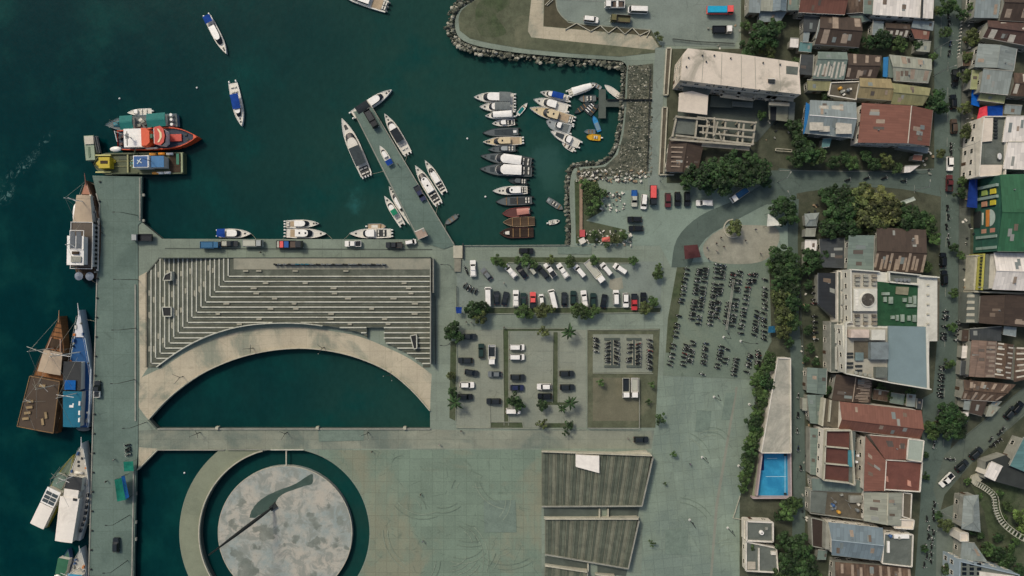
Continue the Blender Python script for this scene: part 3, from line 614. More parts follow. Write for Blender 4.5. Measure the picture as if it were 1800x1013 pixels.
MB().bar(XY(503, 791), XY(503, 820), .35, -.3, .05).build('gangway', PALE, rp)
sp = thing('leaning_spire', 'long dark tapering spire leaning out over the round platform', 'sculpture', (*XY(481, 891), -.05))
b0 = Vector((*XY(481, 891), -.05)); b1 = P(367, 976, 22.0); mb = MB(); n = 10
for i in range(n):
    t0, t1 = i / n, (i + 1) / n; f = lambda t: .25 + .42 * math.sin(math.pi * min(1, t * 1.15)) ** 0.8 * (1 - t * .35)
    mb.tube(b0.lerp(b1, t0), b0.lerp(b1, t1), f(t0), max(.08, f(t1)), 6)
mb.build('mast', DSTEEL, sp); MB().tube(b0.lerp(b1, .97), b1, .2, .05, 6).build('tip', PALE, sp)
MB().rbox(XY(481, 891), 2.2, 1.6, -.05, .6, .6).build('footing', DARK, sp)
MB().tube(b0 + Vector((.5, 1.6, 0)), b0.lerp(b1, .12), .12, .1).build('stay', DSTEEL, sp)
# ---- planked seating roofs on the lower plaza
PLK = [M('plank_a', (100, 106, 91), 0.9, 0.25, 0.5, (80, 88, 76), 0.8, 0.2, grain=0.2), M('plank_b', (86, 93, 80), 0.9, 0.25, 0.5, (70, 78, 69), 0.8, 0.2, grain=0.2), M('plank_c', (118, 120, 103), 0.9, 0.2, 0.5, (94, 98, 85), 0.8, 0.2, grain=0.2)]
def seat_roof(label, pts, h0, h1, n):
    """pts: top-left, top-right, bottom-right, bottom-left; stepped from h0 (left) to h1 (right)"""
    c = P(sum(p[0] for p in pts) / 4, sum(p[1] for p in pts) / 4, 0); t = thing('stepped_seating', label, 'seating', (c.x, c.y, 0))
    tl, tr, br, bl = pts
    for i in range(n):
        a, b = i / n, (i + 1) / n; z = h0 + (h1 - h0) * i / max(1, n - 1)
        L = lambda p, q, f: (p[0] + (q[0] - p[0]) * f, p[1] + (q[1] - p[1]) * f)
        q = wpoly([L(tl, tr, a), L(tl, tr, b - .003), L(bl, br, b - .003), L(bl, br, a)], z)
        MB().prism(q, 0, z).build('plank_step', PLK[(0, 1, 0, 2, 1, 0, 1, 2)[i % 8]], t)
        if i % 2 == 0:
            q = wpoly([L(tl, tr, a), L(tl, tr, a + .25 / n), L(bl, br, a + .25 / n), L(bl, br, a)], z)
            MB().prism(q, z, z + .1).build('step_edge', PLK[2], t)
    for a, b, ha, w_ in ((tl, tr, 1.0, .35), (tr, br, .7, .3), (bl, br, .7, .3)):
        mb = MB(); A = P(*a, h0); B = P(*b, h1); d = (B - A); A2, B2 = Vector((A.x, A.y, 0)), Vector((B.x, B.y, 0))
        nrm = Vector((-d.y, d.x, 0)).normalized() * w_ / 2
        za = (h0 if a in (tl, bl) else h1) + ha; zb = (h0 if b in (tl, bl) else h1) + ha
        vs = [A2 - nrm, B2 - nrm, B2 + nrm, A2 + nrm] + [Vector((p.x, p.y, zz)) for p, zz in ((A2 - nrm, za), (B2 - nrm, zb), (B2 + nrm, zb), (A2 + nrm, za))]
        mb.add(vs, [(3, 2, 1, 0), (4, 5, 6, 7), (0, 1, 5, 4), (1, 2, 6, 5), (2, 3, 7, 6), (3, 0, 4, 7)]); mb.build('side_wall', GREYW if ha < .9 else PALE, t)
    return t
s1 = seat_roof('largest planked seating block with a white panel on it', [(952, 793), (1145, 800), (1128, 889), (952, 890)], .3, 2.6, 30)
MB().prism(wpoly([(1012, 799), (1053, 801), (1053, 831), (1012, 820)], 2), 1.0, 2.6).build('white_panel', paint((236, 230, 218), .5), s1)
MB().prism(wpoly([(1075, 796), (1136, 792), (1145, 799)], 1), 0, 2.2).build('end_slab', PALE, s1)
seat_roof('middle planked seating block on the lower plaza', [(958, 911), (1121, 911), (1104, 999), (958, 974)], .3, 2.2, 26)
seat_roof('lowest planked seating block cut by the bottom of the picture', [(958, 993), (1032, 1004), (1026, 1060), (955, 1060)], .3, 1.6, 12)
seat_roof('small planked seating block right of the lowest one', [(1046, 1008), (1080, 1012), (1076, 1060), (1046, 1060)], .3, 1.2, 6)
for nm, q in (('sunken_passage', [(956, 893), (1052, 893), (1052, 907), (956, 907)]), ('sunken_passage', [(1068, 893), (1124, 892), (1121, 907), (1068, 907)]), ('sunken_passage', [(958, 978), (1034, 990), (1034, 1000), (958, 990)]), ('sunken_passage', [(1050, 994), (1102, 1003), (1100, 1013), (1050, 1006)])):
    sheet(nm, CONC_D, q, Z3)
for i, (a, b) in enumerate((((1053, 893), (1053, 908)), ((1068, 893), (1068, 908)), ((956, 909), (1052, 909)), ((1066, 908.5), (1122, 908.5)), ((958, 991), (1033, 1003)), ((1033, 988), (1033, 1003)), ((1048, 1008), (1080, 1011)))):
    tag(MB().bar(XY(*a), XY(*b), .4, 0, 1.3).build('low_wall', PALE), ['left end wall of the upper dark passage between planked seating', 'right end wall of the upper passage between planked seating', 'long low wall above the middle planked seating, left half', 'low wall above the middle planked seating, right half', 'slanting low wall above the lowest planked seating', 'short end wall of the lower dark passage', 'small low wall at the bottom edge right of the lower passage'][i], 'wall')
# ------------------------------------------------------------------ boats
WL = -1.8
def prof(t, full=0.45, pw=2.5, st=0.88):
    if t < full: return st + (1 - st) * min(1, t / 0.25)
    return max(0.0, 1 - ((t - full) / (1 - full)) ** pw)
class Boat:
    def __init__(s, name, label, cat, bow, stern, wpx, group=None, zt=-0.9, full=0.45, pw=2.5, st=0.88):
        a = P(*stern, zt); b = P(*bow, zt); d = b - a
        s.L = d.length; s.W = wpx * S * (1 - zt / H); c = (a + b) / 2
        s.o = empty(name, (c.x, c.y, WL), math.atan2(d.y, d.x)); tag(s.o, label, cat, group)
        s.full, s.pw, s.st = full, pw, st
    def hw(s, t): return s.W / 2 * prof(t, s.full, s.pw, s.st)
    def x(s, t): return (t - .5) * s.L
    def part(s, name, mb, m, smooth=False): return mb.build(name, m, s.o, (0, 0, 0), smooth)
    def hull(s, m, dm, free=0.9, sheer=0.35, depth=0.5, dz=0.12, n=14, rim=0.1, rm=None):
        ts = [i / n for i in range(n)] + [0.97, 1.0]
        g = lambda t: free * (1 + sheer * t * t)
        s.g = g; s.dz = dz; mb = MB(); vs = []
        for t in ts:
            w = max(s.hw(t), .03); x = s.x(t)
            vs += [(x, -w * .9, -depth), (x, -w * .97, .1), (x, -w, g(t)), (x, -max(0.01, w - rim), g(t)), (x, -max(0.01, w - rim), g(t) - dz),
                   (x, max(0.01, w - rim), g(t) - dz), (x, max(0.01, w - rim), g(t)), (x, w, g(t)), (x, w * .97, .1), (x, w * .9, -depth)]
        fs = []; ms = []
        for i in range(len(ts) - 1):
            a, b = i * 10, i * 10 + 10
            for k in range(9):
                if k != 4: fs.append((a + k, b + k, b + k + 1, a + k + 1))
        fs.append((0, 1, 2, 7, 8, 9)); fs.append((2, 3, 4, 5, 6, 7))
        mb.add(vs, [f[::-1] for f in fs]); s.part('hull', mb, m, False)
        mb = MB(); vs = []
        for t in ts:
            w = max(0.01, s.hw(t) - rim); vs += [(s.x(t), -w, g(t) - dz + .01), (s.x(t), w, g(t) - dz + .01)]
        mb.add(vs, [(2 * i, 2 * i + 2, 2 * i + 3, 2 * i + 1) for i in range(len(ts) - 1)]); s.part('deck', mb, dm)
    def outline(s, t0, t1, wf, nose=0.35, n=6, shift=0.0):
        """plan outline of a house: straight aft, rounded in front"""
        tn = t1 - (t1 - t0) * nose; pts = []
        for k in range(n + 1):
            t = t0 + (tn - t0) * k / n; pts.append((s.x(t), s.hw(t) * wf))
        w = s.hw(tn) * wf
        for k in range(1, n): 
            a = math.pi / 2 * k / n; pts.append((s.x(tn) + (s.x(t1) - s.x(tn)) * math.sin(a), w * math.cos(a) ** .7))
        pts.append((s.x(t1), 0)); return pts + [(x, -y) for x, y in pts[-2::-1]]
    def deckz(s, t): return s.g(t) - s.dz
    def cabin(s, t0, t1, wf=.72, h=1.1, m=None, roof=None, glass=None, back=.3, rim=.05):
        m = m or WHITE; z = s.deckz((t0 + t1) / 2) - .05
        lo = s.outline(t0, t1, wf); mid = s.outline(t0, t1 - (t1 - t0) * back * .12, wf * .97); 
        up = s.outline(t0, t1 - (t1 - t0) * back, wf * .86)
        s.part('cabin', MB().frus(lo, z, mid, z + h * .38), m)
        s.part('windscreen', MB().frus(mid, z + h * .38, up, z + h * .9), glass or GLASS)
        rf = s.outline(t0 - .01, t1 - (t1 - t0) * (back - .02), wf * .9)
        s.part('cabin_roof', MB().prism(rf, z + h * .9, z + h), roof or m); s.roofz = z + h
    def canopy(s, t0, t1, m, wf=.85, h=1.7, slab=.06, posts=True, camber=.15):
        z = s.deckz((t0 + t1) / 2) + h; mb = MB(); n = 4; vs = []
        w0, w1 = s.hw(t0) * wf, s.hw(t1) * wf
        for x, w in ((s.x(t0), w0), (s.x(t1), w1)):
            for k in range(n + 1): y = -w + 2 * w * k / n; vs.append((x, y, z - camber * (y / max(w, .01)) ** 2))
        mb.add(vs + [(a, b, c - slab) for a, b, c in vs], [(k, n + 1 + k, n + 2 + k, k + 1)[::-1][::1] for k in range(n)] + [(2 * n + 2 + k, 2 * n + 3 + k, 3 * n + 4 + k, 3 * n + 3 + k) for k in range(n)] +
               [(0, n, 3 * n + 2, 2 * n + 2)[::-1] if False else tuple(list(range(0, n + 1)) + list(range(3 * n + 2, 2 * n + 1, -1))), tuple(list(range(n + 1, 2 * n + 2)) + list(range(4 * n + 3, 3 * n + 2, -1))), (0, 2 * n + 2, 3 * n + 3, n + 1), (n, 2 * n + 1, 4 * n + 3, 3 * n + 2)])
        s.part('canopy', mb, m)
        if posts:
            for x, w in ((s.x(t0), w0), (s.x(t1), w1)):
                for y in (-w * .95, w * .95): s.part('canopy_post', MB().tube((x, y, z - h), (x, y, z - camber * .9), .03, n=5), STEEL)
    def cockpit(s, t0, t1, wf=.78, m=None, seats=2, sm=None):
        z = s.deckz((t0 + t1) / 2); p = [(s.x(t0), -s.hw(t0) * wf), (s.x(t1), -s.hw(t1) * wf), (s.x(t1), s.hw(t1) * wf), (s.x(t0), s.hw(t0) * wf)]
        s.part('cockpit', MB().prism(p, z - .2, z + .03), m or DARK)
        for i in range(seats):
            t = t0 + (t1 - t0) * (i + .5) / seats; w = s.hw(t) * wf
            mb = MB().box(s.x(t) - .2, s.x(t) + .2, -w * .8, -w * .1, z + .03, z + .4); mb.box(s.x(t) - .2, s.x(t) + .2, w * .1, w * .8, z + .03, z + .4)
            s.part('seat', mb, sm or OFFW)
    def hatch(s, t, r=.28, m=None):
        z = s.deckz(t) + .01; s.part('hatch', MB().rbox((s.x(t), 0), r * 2, r * 1.8, z, z + .07, 0), m or DARK)
    def engines(s, n, m=None):
        w = s.hw(0) * .75
        for i in range(n):
            y = 0 if n == 1 else -w + 2 * w * i / (n - 1); x = s.x(0) - .35
            mb = MB(); mb.box(x - .38, x + .25, y - .2, y + .2, s.g(0) - .35, s.g(0) + .22); mb.frus([(x - .3, y - .17), (x + .15, y - .17), (x + .15, y + .17), (x - .3, y + .17)], s.g(0) + .22, [(x - .2, y - .1), (x + .08, y - .1), (x + .08, y + .1), (x - .2, y + .1)], s.g(0) + .34)
            mb.tube((x, y, s.g(0) - .4), (x, y, -.5), .08); s.part('outboard_engine', mb, m or WHITE)
    def rail(s, t0=.55, t1=.98, h=.55, m=None, n=7):
        mb = MB()
        for sg in (-1, 1):
            pr = None
            for i in range(n + 1):
                t = t0 + (t1 - t0) * i / n; p = (s.x(t), sg * max(.02, s.hw(t) - .06), s.g(t)); q = (p[0], p[1], p[2] + h)
                mb.tube(p, q, .018, n=4)
                if pr: mb.tube(pr, q, .022, n=4)
                pr = q
        s.part('rail', mb, m or STEEL)
    def pad(s, t0, t1, wf, m, name='sunpad', h=.08):
        z = s.deckz((t0 + t1) / 2); p = [(s.x(t0), -s.hw(t0) * wf), (s.x(t1), -s.hw(t1) * wf), (s.x(t1), s.hw(t1) * wf), (s.x(t0), s.hw(t0) * wf)]
        s.part(name, MB().prism(p, z, z + h), m)
def spec_boat(label, bow, stern, w, spec, hull=WHITE, deck=None, name='speedboat', cat='boat', **kw):
    b = Boat(name, label, cat, bow, stern, w, **kw); free = 0.85 if b.L > 8 else .5
    b.hull(hull, deck or OFFW, free)
    for it in spec.split(';'):
        q = it.split()
        if not q: continue
        k = q[0]; f = [float(v) for v in q[1:] if v[0] in '.0123456789']; c = [v for v in q[1:] if v[0].isalpha()]
        cm = BC[c[0]] if c else None
        if k == 'cab': b.cabin(f[0], f[1], f[2] if len(f) > 2 else .72, f[3] if len(f) > 3 else 1.05, cm, BC[c[1]] if len(c) > 1 else None)
        elif k == 'can': b.canopy(f[0], f[1], cm, f[2] if len(f) > 2 else .85, f[3] if len(f) > 3 else 1.6)
        elif k == 'pit': b.cockpit(f[0], f[1], f[2] if len(f) > 2 else .78, cm)
        elif k == 'hat': b.hatch(f[0], m=cm)
        elif k == 'eng': b.engines(int(f[0]), cm)
        elif k == 'rail': b.rail()
        elif k == 'pad': b.pad(f[0], f[1], f[2] if len(f) > 2 else .6, cm, 'panel' if len(c) < 2 else c[1])
        elif k == 'thw':
            for t in f:
                z = b.deckz(t) + .15; b.part('thwart', MB().box(b.x(t) - .13, b.x(t) + .13, -b.hw(t) * .88, b.hw(t) * .88, z, z + .07), cm or WOOD_L)
        elif k == 'win':
            for t in f: z = b.roofz; b.part('roof_hatch', MB().rbox((b.x(t), 0), .5, .6, z, z + .05), cm or GLASS)
        elif k == 'ant': b.part('mast', MB().tube((b.x(f[0]), 0, 1), (b.x(f[0]), 0, 1 + f[1]), .05, .03), STEEL)
    return b
BC = dict(white=WHITE, off=OFFW, cream=paint((206, 188, 150)), blue=cloth((28, 66, 140)), sky=paint((40, 96, 160)), teal=cloth((30, 120, 118)), tealg=glassm('teal_glass', (40, 110, 108)), grey=cloth((112, 118, 116)),
          dgrey=cloth((62, 70, 72)), char=cloth((44, 50, 54)), black=BLACK, dark=DARK, green=cloth((40, 130, 96)), red=paint((150, 70, 62)), pink=paint((186, 128, 112)), wood=woodm('boat_wood', (88, 72, 56)), dwood=woodm('dark_boat_wood', (58, 46, 38)), brown=paint((74, 56, 48)), yellow=paint((206, 158, 30)), lgrey=paint((150, 156, 154)), hgrey=paint((84, 92, 92)), glass=GLASS, hull_d=paint((52, 60, 60)), maroon=paint((90, 52, 46)), bluep=paint((44, 84, 130)), stealg=paint((110, 138, 150)), tan=cloth((176, 156, 128)), skyc=cloth((60, 140, 190)))
B_ = BC
SB = spec_boat
SB('white motor yacht with a blue stern awning alone in open water, farthest up', (398, 95), (364, 29), 15, 'cab .3 .78 .8 1.3;can .02 .2 blue .95;pit .2 .32 dark;hat .85 dark;hat .9 dark;rail;eng 2')
SB('white motor yacht with a large blue awning over its left side, alone', (425, 222), (409, 146), 18, 'cab .5 .8 .6 1.1;can .28 .62 blue .8 1.5;pit .05 .26 off;hat .83 dark;hat .9 dark;rail;eng 2')
SB('white catamaran cut by the top edge of the picture', (596, -18), (680, 12), 24, 'cab .35 .8 .8 1.3 white;pad .1 .3 .8 tan;pit 0 .1 grey;eng 3 grey;rail', full=.6)
SB('white speedboat lying across the outer end of the narrow pier', (689, 158), (620, 202), 17, 'cab .45 .78 .78 1.1;can .12 .42 char .8;hat .86 dark;hat .93 dark;eng 2;rail')
SB('long white speedboat with dark cover left of the narrow pier', (601, 208), (644, 308), 23, 'cab .35 .75 .8 1.3 off;can .17 .48 dgrey .84 1.9;pit 0 .15 dark;pad .8 .88 .4 dark;eng 4;rail')
SB('white speedboat with black cover on the right side near the pier end', (676, 200), (716, 269), 18, 'cab .5 .8 .75 1.1;can .27 .58 char .82 1.6;pit .06 .26 off;hat .84 dark;hat .92 dark;eng 3;rail')
SB('white speedboat against the right side of the narrow pier', (730, 291), (770, 357), 18, 'cab .3 .8 .8 1.2 white;win .45 .62;pit .04 .28 dark;hat .88 dark;eng 3;rail')
SB('narrow white speedboat rafted outside the one right of the pier', (747, 282), (780, 337), 14, 'cab .3 .76 .76 1.1 white;win .62;pit .05 .28 dark;hat .88 dark;eng 2;rail')
SB('white speedboat with brown cockpit against the left side of the pier', (684, 328), (724, 389), 18, 'cab .4 .8 .75 1.1 white;pad .33 .52 .7 brown;pit .06 .3 off;hat .84 dark;hat .92 dark;eng 3;rail')
SB('small white speedboat with a green cover rafted left of the pier', (676, 345), (706, 394), 13, 'cab .45 .75 .75 1.0 white;can .32 .5 green .75;pit .05 .3 off;hat .85 dark;eng 2')
SB('grey dinghy tied to the right side of the pier foot', (782, 394), (803, 379), 9, 'thw .3 .6;eng 1 grey', B_['hgrey'], B_['grey'], 'dinghy', full=.6)
SB('white speedboat with a blue stern awning at the left of the quay', (441, 411), (384, 410), 16, 'cab .3 .72 .8 1.1 white;can 0 .25 blue .95;hat .82 dark;pit .2 .3 off;rail;eng 2')
SB('white speedboat rafted outside a longer one at the middle of the quay', (561, 393), (503, 394), 14, 'cab .28 .72 .8 1.1 white;pad .12 .26 .7 tan;hat .84 dark;hat .92 dark;pit .02 .1 dark;rail;eng 3')
SB('longer white speedboat against the middle of the quay', (574, 411), (503, 410), 17, 'cab .25 .68 .82 1.2 white;win .35 .5;pad .1 .24 .8 tan;hat .86 dark;rail;eng 3')
SB('white speedboat facing left against the quay by the pink kiosk', (614, 411), (687, 410), 17, 'cab .4 .68 .8 1.1 white;pit .1 .36 dark;pad .02 .1 .8 off;hat .84 dark;rail;eng 3')
SB('small rubber boat beside the quay speedboat facing left', (678, 398), (646, 398), 10, 'pad .2 .55 .5 off;thw .7;eng 1', B_['lgrey'], B_['tan'], 'rubber_boat', full=.65)
# moored column, listed from the top
SB('white yacht with teal side glass, topmost of the long moored column', (833, 171), (903, 172), 18, 'cab .36 .78 .85 1.4 white;can .08 .36 grey .95;pad .42 .62 .62 tealg;hat .9 dark;eng 3;rail')
SB('white speedboat with grey canopy, second of the moored column', (843, 188), (903, 188), 16, 'cab .4 .74 .8 1.1 white;can .1 .55 grey .9;hat .85 dark;eng 3;rail')
SB('white boat with long white canopy, third of the moored column', (853, 204), (902, 201), 13, 'cab .5 .8 .8 1 white;can .05 .72 white .95 1.5;hat .9 dark;eng 2')
SB('small white boat with dark cockpit, fourth of the moored column', (865, 217), (905, 214), 12, 'cab .4 .7 .7 .9 white;pit .05 .38 dark;hat .85 dark;eng 2 black')
SB('dark grey open boat, fifth of the moored column', (848, 234), (911, 231), 15, 'pad .15 .75 .75 dgrey;pad .05 .14 .3 white;eng 2 black;ant .4 1.5', B_['hull_d'], B_['hgrey'])
SB('cream yacht below the dark grey open boat in the moored column', (849, 250), (917, 247), 15, 'cab .3 .74 .8 1.2 cream;pad .06 .28 .8 tan;hat .84 dark;hat .9 dark;win .5;eng 3;rail', deck=B_['cream'])
SB('small grey patrol boat below the cream yacht', (858, 263), (906, 261), 12, 'cab .3 .62 .7 1 lgrey;pit .05 .28 hgrey;hat .8 dark;eng 2 black', B_['hgrey'], B_['hgrey'])
for i, (bw, st_, wd) in enumerate((((844, 274), (934, 286), 20), ((843, 297), (935, 301), 22))):
    SB(['upper', 'lower'][i] + ' of the two large dark grey yachts with white cabin roofs', bw, st_, wd, 'cab .34 .7 .82 1.5 white;pad .72 .8 .5 dgrey;can .2 .55 white .8 1.7;pit .02 .2 dark;hat .9 dark;eng 3 black;pad .56 .7 .55 char', B_['hull_d'], B_['hgrey'])
SB('small dark boat below the two large grey yachts', (893, 317), (926, 319), 12, 'cab .35 .75 .7 .9 hgrey;pit .05 .3 black;eng 2 black', B_['hull_d'], B_['dgrey'])
SB('white speedboat between dark boats in the lower moored column', (866, 336), (927, 334), 15, 'cab .2 .64 .84 1.2 white;win .45 .55;hat .8 dark;hat .7 dark;pit .03 .18 dark;eng 3 black;rail')
SB('black open boat above the red one in the moored column', (871, 355), (935, 352), 16, 'pad .2 .6 .7 dark;pit .05 .2 black;thw .7 .4;eng 2 black;ant .45 2', B_['black'], B_['hgrey'], full=.55)
SB('red wooden boat with pink cabin roof in the moored column', (883, 376), (932, 371), 16, 'can .05 .48 pink .7 1.2;pit .02 .1 dark;eng 1 black', B_['red'], B_['maroon'], 'wooden_boat', full=.55)
SB('open brown wooden boat below the red one', (884, 391), (940, 389), 17, 'thw .2 .45 .7', B_['tan'], B_['wood'], 'wooden_boat', full=.5)
SB('dark maroon wooden boat, lowest of the moored column', (878, 410), (938, 409), 18, 'thw .15 .4 .6;cab .72 .88 .4 .6 off', B_['maroon'], B_['dwood'], 'wooden_boat', full=.6)
# inner group
SB('white boat with bright blue roof, topmost of the inner slanting group', (950, 162), (1000, 174), 13, 'cab .55 .8 .7 .9 white;can .2 .6 blue .8;pit .02 .18 off;hat .88 dark;eng 2;rail')
SB('white yacht with open bridge, second of the inner slanting group', (938, 175), (998, 191), 17, 'cab .35 .72 .8 1.2 white;pit .4 .5 .6 dark;pad .08 .3 .8 off;hat .84 dark;eng 2;rail')
SB('long cream yacht, third of the inner slanting group', (931, 190), (1007, 212), 19, 'cab .35 .7 .82 1.3 cream;pad .1 .34 .8 tan;win .45 .58;hat .84 dark;pit 0 .1 grey;eng 3;rail', deck=B_['cream'])
SB('broad grey decked boat in the inner slanting group', (960, 213), (1003, 228), 21, 'pad .1 .6 .85 grey;cab .4 .62 .5 1 white;hat .85 dark;eng 2', B_['lgrey'], B_['lgrey'], full=.6)
SB('white boat with dark foredeck, lowest of the inner slanting group', (968, 231), (1018, 254), 16, 'cab .3 .5 .8 1.1 white;pad .55 .82 .6 dgrey;pad .05 .28 .8 off;eng 2;rail')
SB('small white boat with round seats below the inner group', (988, 251), (1009, 264), 9, 'pit .2 .6 dark;thw .75;eng 1')
SB('tiny white boat with teal deck drifting between the moored groups', (927, 181), (910, 201), 8, 'pad .12 .6 .7 teal;thw .7;eng 1', name='small_boat')
SB('white roofed launch moored left of the T jetty', (1047, 149), (1000, 164), 14, 'can .12 .82 white .95 1.3;hat .9 dark;pit .02 .1 dark;eng 2')
SB('small pale skiff touching the top of the T jetty', (1040, 145), (1057, 155), 7, 'thw .3 .6', B_['lgrey'], B_['lgrey'], 'skiff')
SB('white launch on the right above the T jetty walkway', (1063, 149), (1090, 170), 11, 'pad .2 .8 .75 off;pit .05 .18 dark;eng 2')
SB('grey flat skiff nearest the white launch by the jetty', (1017, 174), (1048, 172), 12, 'pit .2 .6 dgrey;thw .7;eng 1 black', B_['hgrey'], B_['grey'], 'skiff', full=.65)
SB('narrow dark grey skiff slanting beside the jetty', (1010, 199), (1036, 180), 9, 'thw .3 .5 .7', B_['hull_d'], B_['dgrey'], 'skiff', full=.6)
SB('skiff with white cross seats beside the jetty', (1045, 180), (1030, 197), 9, 'thw .15 .35 .55 .75 white', B_['hgrey'], B_['dark'], 'skiff', full=.55)
SB('dark skiff closest to the T jetty landing', (1052, 182), (1036, 202), 8, 'thw .3 .6', B_['hull_d'], B_['dgrey'], 'skiff', full=.6)
SB('blue skiff with grey cover below the jetty', (1043, 203), (1054, 231), 9, 'pad .1 .55 .8 stealg;pad .7 .9 .6 skyc', B_['bluep'], B_['skyc'], 'skiff', full=.65)
SB('slate blue rowing skiff above the yellow one', (1027, 231), (1047, 231), 8, 'thw .3 .6', B_['stealg'], B_['grey'], 'skiff', full=.5)
SB('bright yellow small boat below the jetty', (1031, 240), (1056, 242), 11, 'pit .2 .5 .5 wood;thw .6 yellow;eng 1', B_['yellow'], B_['yellow'], 'small_boat', full=.6)
SB('grey work boat adrift near the rocky shore', (990, 368), (962, 350), 11, 'pit .3 .65 .6 dark;thw .75;pad .02 .15 .5 lgrey', B_['hgrey'], B_['grey'], 'skiff', full=.6)
SB('tiny white speedboat adrift below the grey work boat', (984, 388), (965, 392), 8, 'pit .15 .5 dark;hat .8;eng 1', name='small_boat')
SB('narrow white boat rafted above the teal roofed ship', (223, 198), (265, 195), 11, 'cab .55 .75 .7 .8 white;pit .1 .5 off;thw .2 .4 white;eng 1')

# ---- mooring lines from boats to the quay and piers
ROPE = paint((150, 146, 126), .9)
ROPES = [((574, 411), (584, 421), 'rope from the bow of the longer speedboat at mid quay'), ((503, 412), (496, 421), 'rope from the stern of the longer speedboat at mid quay'), ((441, 411), (450, 421), 'rope from the bow of the blue awning speedboat on the quay'), ((614, 411), (604, 421), 'rope from the bow of the left facing quay speedboat'), ((716, 269), (712, 284), 'rope from the black covered speedboat to the narrow pier'), ((770, 357), (766, 376), 'rope from the outer right speedboat to the narrow pier'), ((644, 308), (678, 300), 'rope from the long dark covered speedboat to the narrow pier'), ((724, 389), (728, 402), 'rope from the brown cockpit speedboat to the narrow pier'), ((782, 394), (784, 408), 'rope from the grey dinghy to the pier foot'), ((153, 318), (175, 330), 'bow rope of the white decked schooner to the pier'), ((150, 488), (172, 500), 'stern rope of the white decked schooner to the pier'), ((141, 560), (170, 566), 'bow rope of the blue schooner to the pier'), ((146, 795), (164, 800), 'bow rope of the white awning schooner to the pier'), ((130, 940), (159, 920), 'stern rope of the white awning schooner to the pier'), ((137, 750), (165, 742), 'stern rope of the blue schooner to the pier')]
for a, c, lb in ROPES:
    A, B_2 = P(*a, -.6), P(*c, .3); A.z = -.6; B_2.z = .3; mb = MB(); pr = A
    for k in range(1, 7): q = A.lerp(B_2, k / 6); q.z -= .5 * math.sin(math.pi * k / 6); mb.tube(pr, q, .05, n=5); pr = q
    tag(mb.build('mooring_rope', ROPE, None, tuple(A)), lb, 'rope')
# ---- ships
def railing_posts(b, t0, t1, h, m, zf=None, n=10):
    b.rail(t0, t1, h, m, n)
# teal roofed ship
b = Boat('cargo_ship', 'wooden ship with two teal roofs moored above the orange ship', 'ship', (187, 221), (311, 211), 25, full=.72, pw=1.6, zt=0)
b.hull(B_['stealg'], B_['grey'], 1.7, .4)
TEALR = M('teal_roof', (28, 112, 106), 0.7, 0.1, 0.5, (22, 92, 88), 0.5, 0.2)
for t0, t1, w in ((.12, .38, .95), (.58, .76, .95)):
    z = b.deckz(.4); b.part('deckhouse', MB().box(b.x(t0) + .2, b.x(t1) - .2, -b.W / 2 * .8, b.W / 2 * .8, z, z + 2), OFFW)
    b.part('house_roof', MB().frus([(b.x(t0), -b.W / 2 * w), (b.x(t1), -b.W / 2 * w), (b.x(t1), b.W / 2 * w), (b.x(t0), b.W / 2 * w)], z + 2, [(b.x(t0), -.2), (b.x(t1), -.2), (b.x(t1), .2), (b.x(t0), .2)], z + 2.5), TEALR)
z = b.deckz(.5)
for t, y in ((.44, .6), (.5, -.8), (.47, -.2), (.53, .9)): b.part('deck_crate', MB().rbox((b.x(t), y), 1.1, .8, z, z + .7, U(0, 1)), random.choice([GREYW, DARK, OFFW]))
for y in (-1.5, 0, 1.5): b.part('water_drum', MB().tube((b.x(.06), y, z), (b.x(.06), y, z + 1.1), .45, n=10), WHITE)
b.part('foredeck_cover', MB().frus([(b.x(.8), -1.3), (b.x(.9), -.9), (b.x(.9), .9), (b.x(.8), 1.3)], z, [(b.x(.82), -.4), (b.x(.88), -.4), (b.x(.88), .4), (b.x(.82), .4)], z + .9), cloth((70, 130, 140)))
b.part('mast', MB().tube((b.x(.79), 0, z), (b.x(.8), 0, z + 6), .12, .07), GREYW); b.part('boom', MB().tube((b.x(.79), 0, z + 2.2), (b.x(.88), 1.6, z + 3.4), .08), GREYW)
b.rail(.4, .98, .6, GREYW)
# orange ship
ORG = paint((214, 84, 44), .5); RED = paint((196, 72, 56), .5)
b = Boat('rescue_ship', 'orange and white ship with red bow moored between two other ships', 'ship', (348, 241), (205, 246), 38, full=.62, pw=2.0, zt=1)
b.hull(ORG, paint((44, 58, 72), .7), 2.4, .35, rim=.25, dz=.5)
z = b.deckz(.3); w = b.W / 2
b.part('aft_house', MB().box(b.x(.14), b.x(.34), -w * .8, w * .8, z, z + 2.6), WHITE)
b.part('aft_roof', MB().box(b.x(.13), b.x(.35), -w * .84, w * .84, z + 2.6, z + 2.75), WHITE)
b.part('funnel_deck', MB().prism([(b.x(.36), -w * .82), (b.x(.42), -w * .8), (b.x(.46), -w * .5), (b.x(.46), w * .5), (b.x(.42), w * .8), (b.x(.36), w * .82)], z, z + 3.6), ORG)
b.part('funnel', MB().frus([(b.x(.475), -.9), (b.x(.515), -.9), (b.x(.515), .9), (b.x(.475), .9)], z, [(b.x(.485), -.6), (b.x(.51), -.6), (b.x(.51), .6), (b.x(.485), .6)], z + 4.4), paint((50, 96, 70)))
br = [(b.x(.53), -w * .7), (b.x(.6), -w * .8), (b.x(.64), -w * .55), (b.x(.655), 0), (b.x(.64), w * .55), (b.x(.6), w * .8), (b.x(.53), w * .7)]
b.part('bridge', MB().prism(br, z, z + 4.4), WHITE); b.part('bridge_windows', MB().prism([(x * 1.0 + .1, y * 1.03) for x, y in br], z + 3.3, z + 4.1), GLASS)
b.part('bridge_roof', MB().prism([(x * 1.02 + .2, y * 1.1) for x, y in br], z + 4.4, z + 4.6), RED)
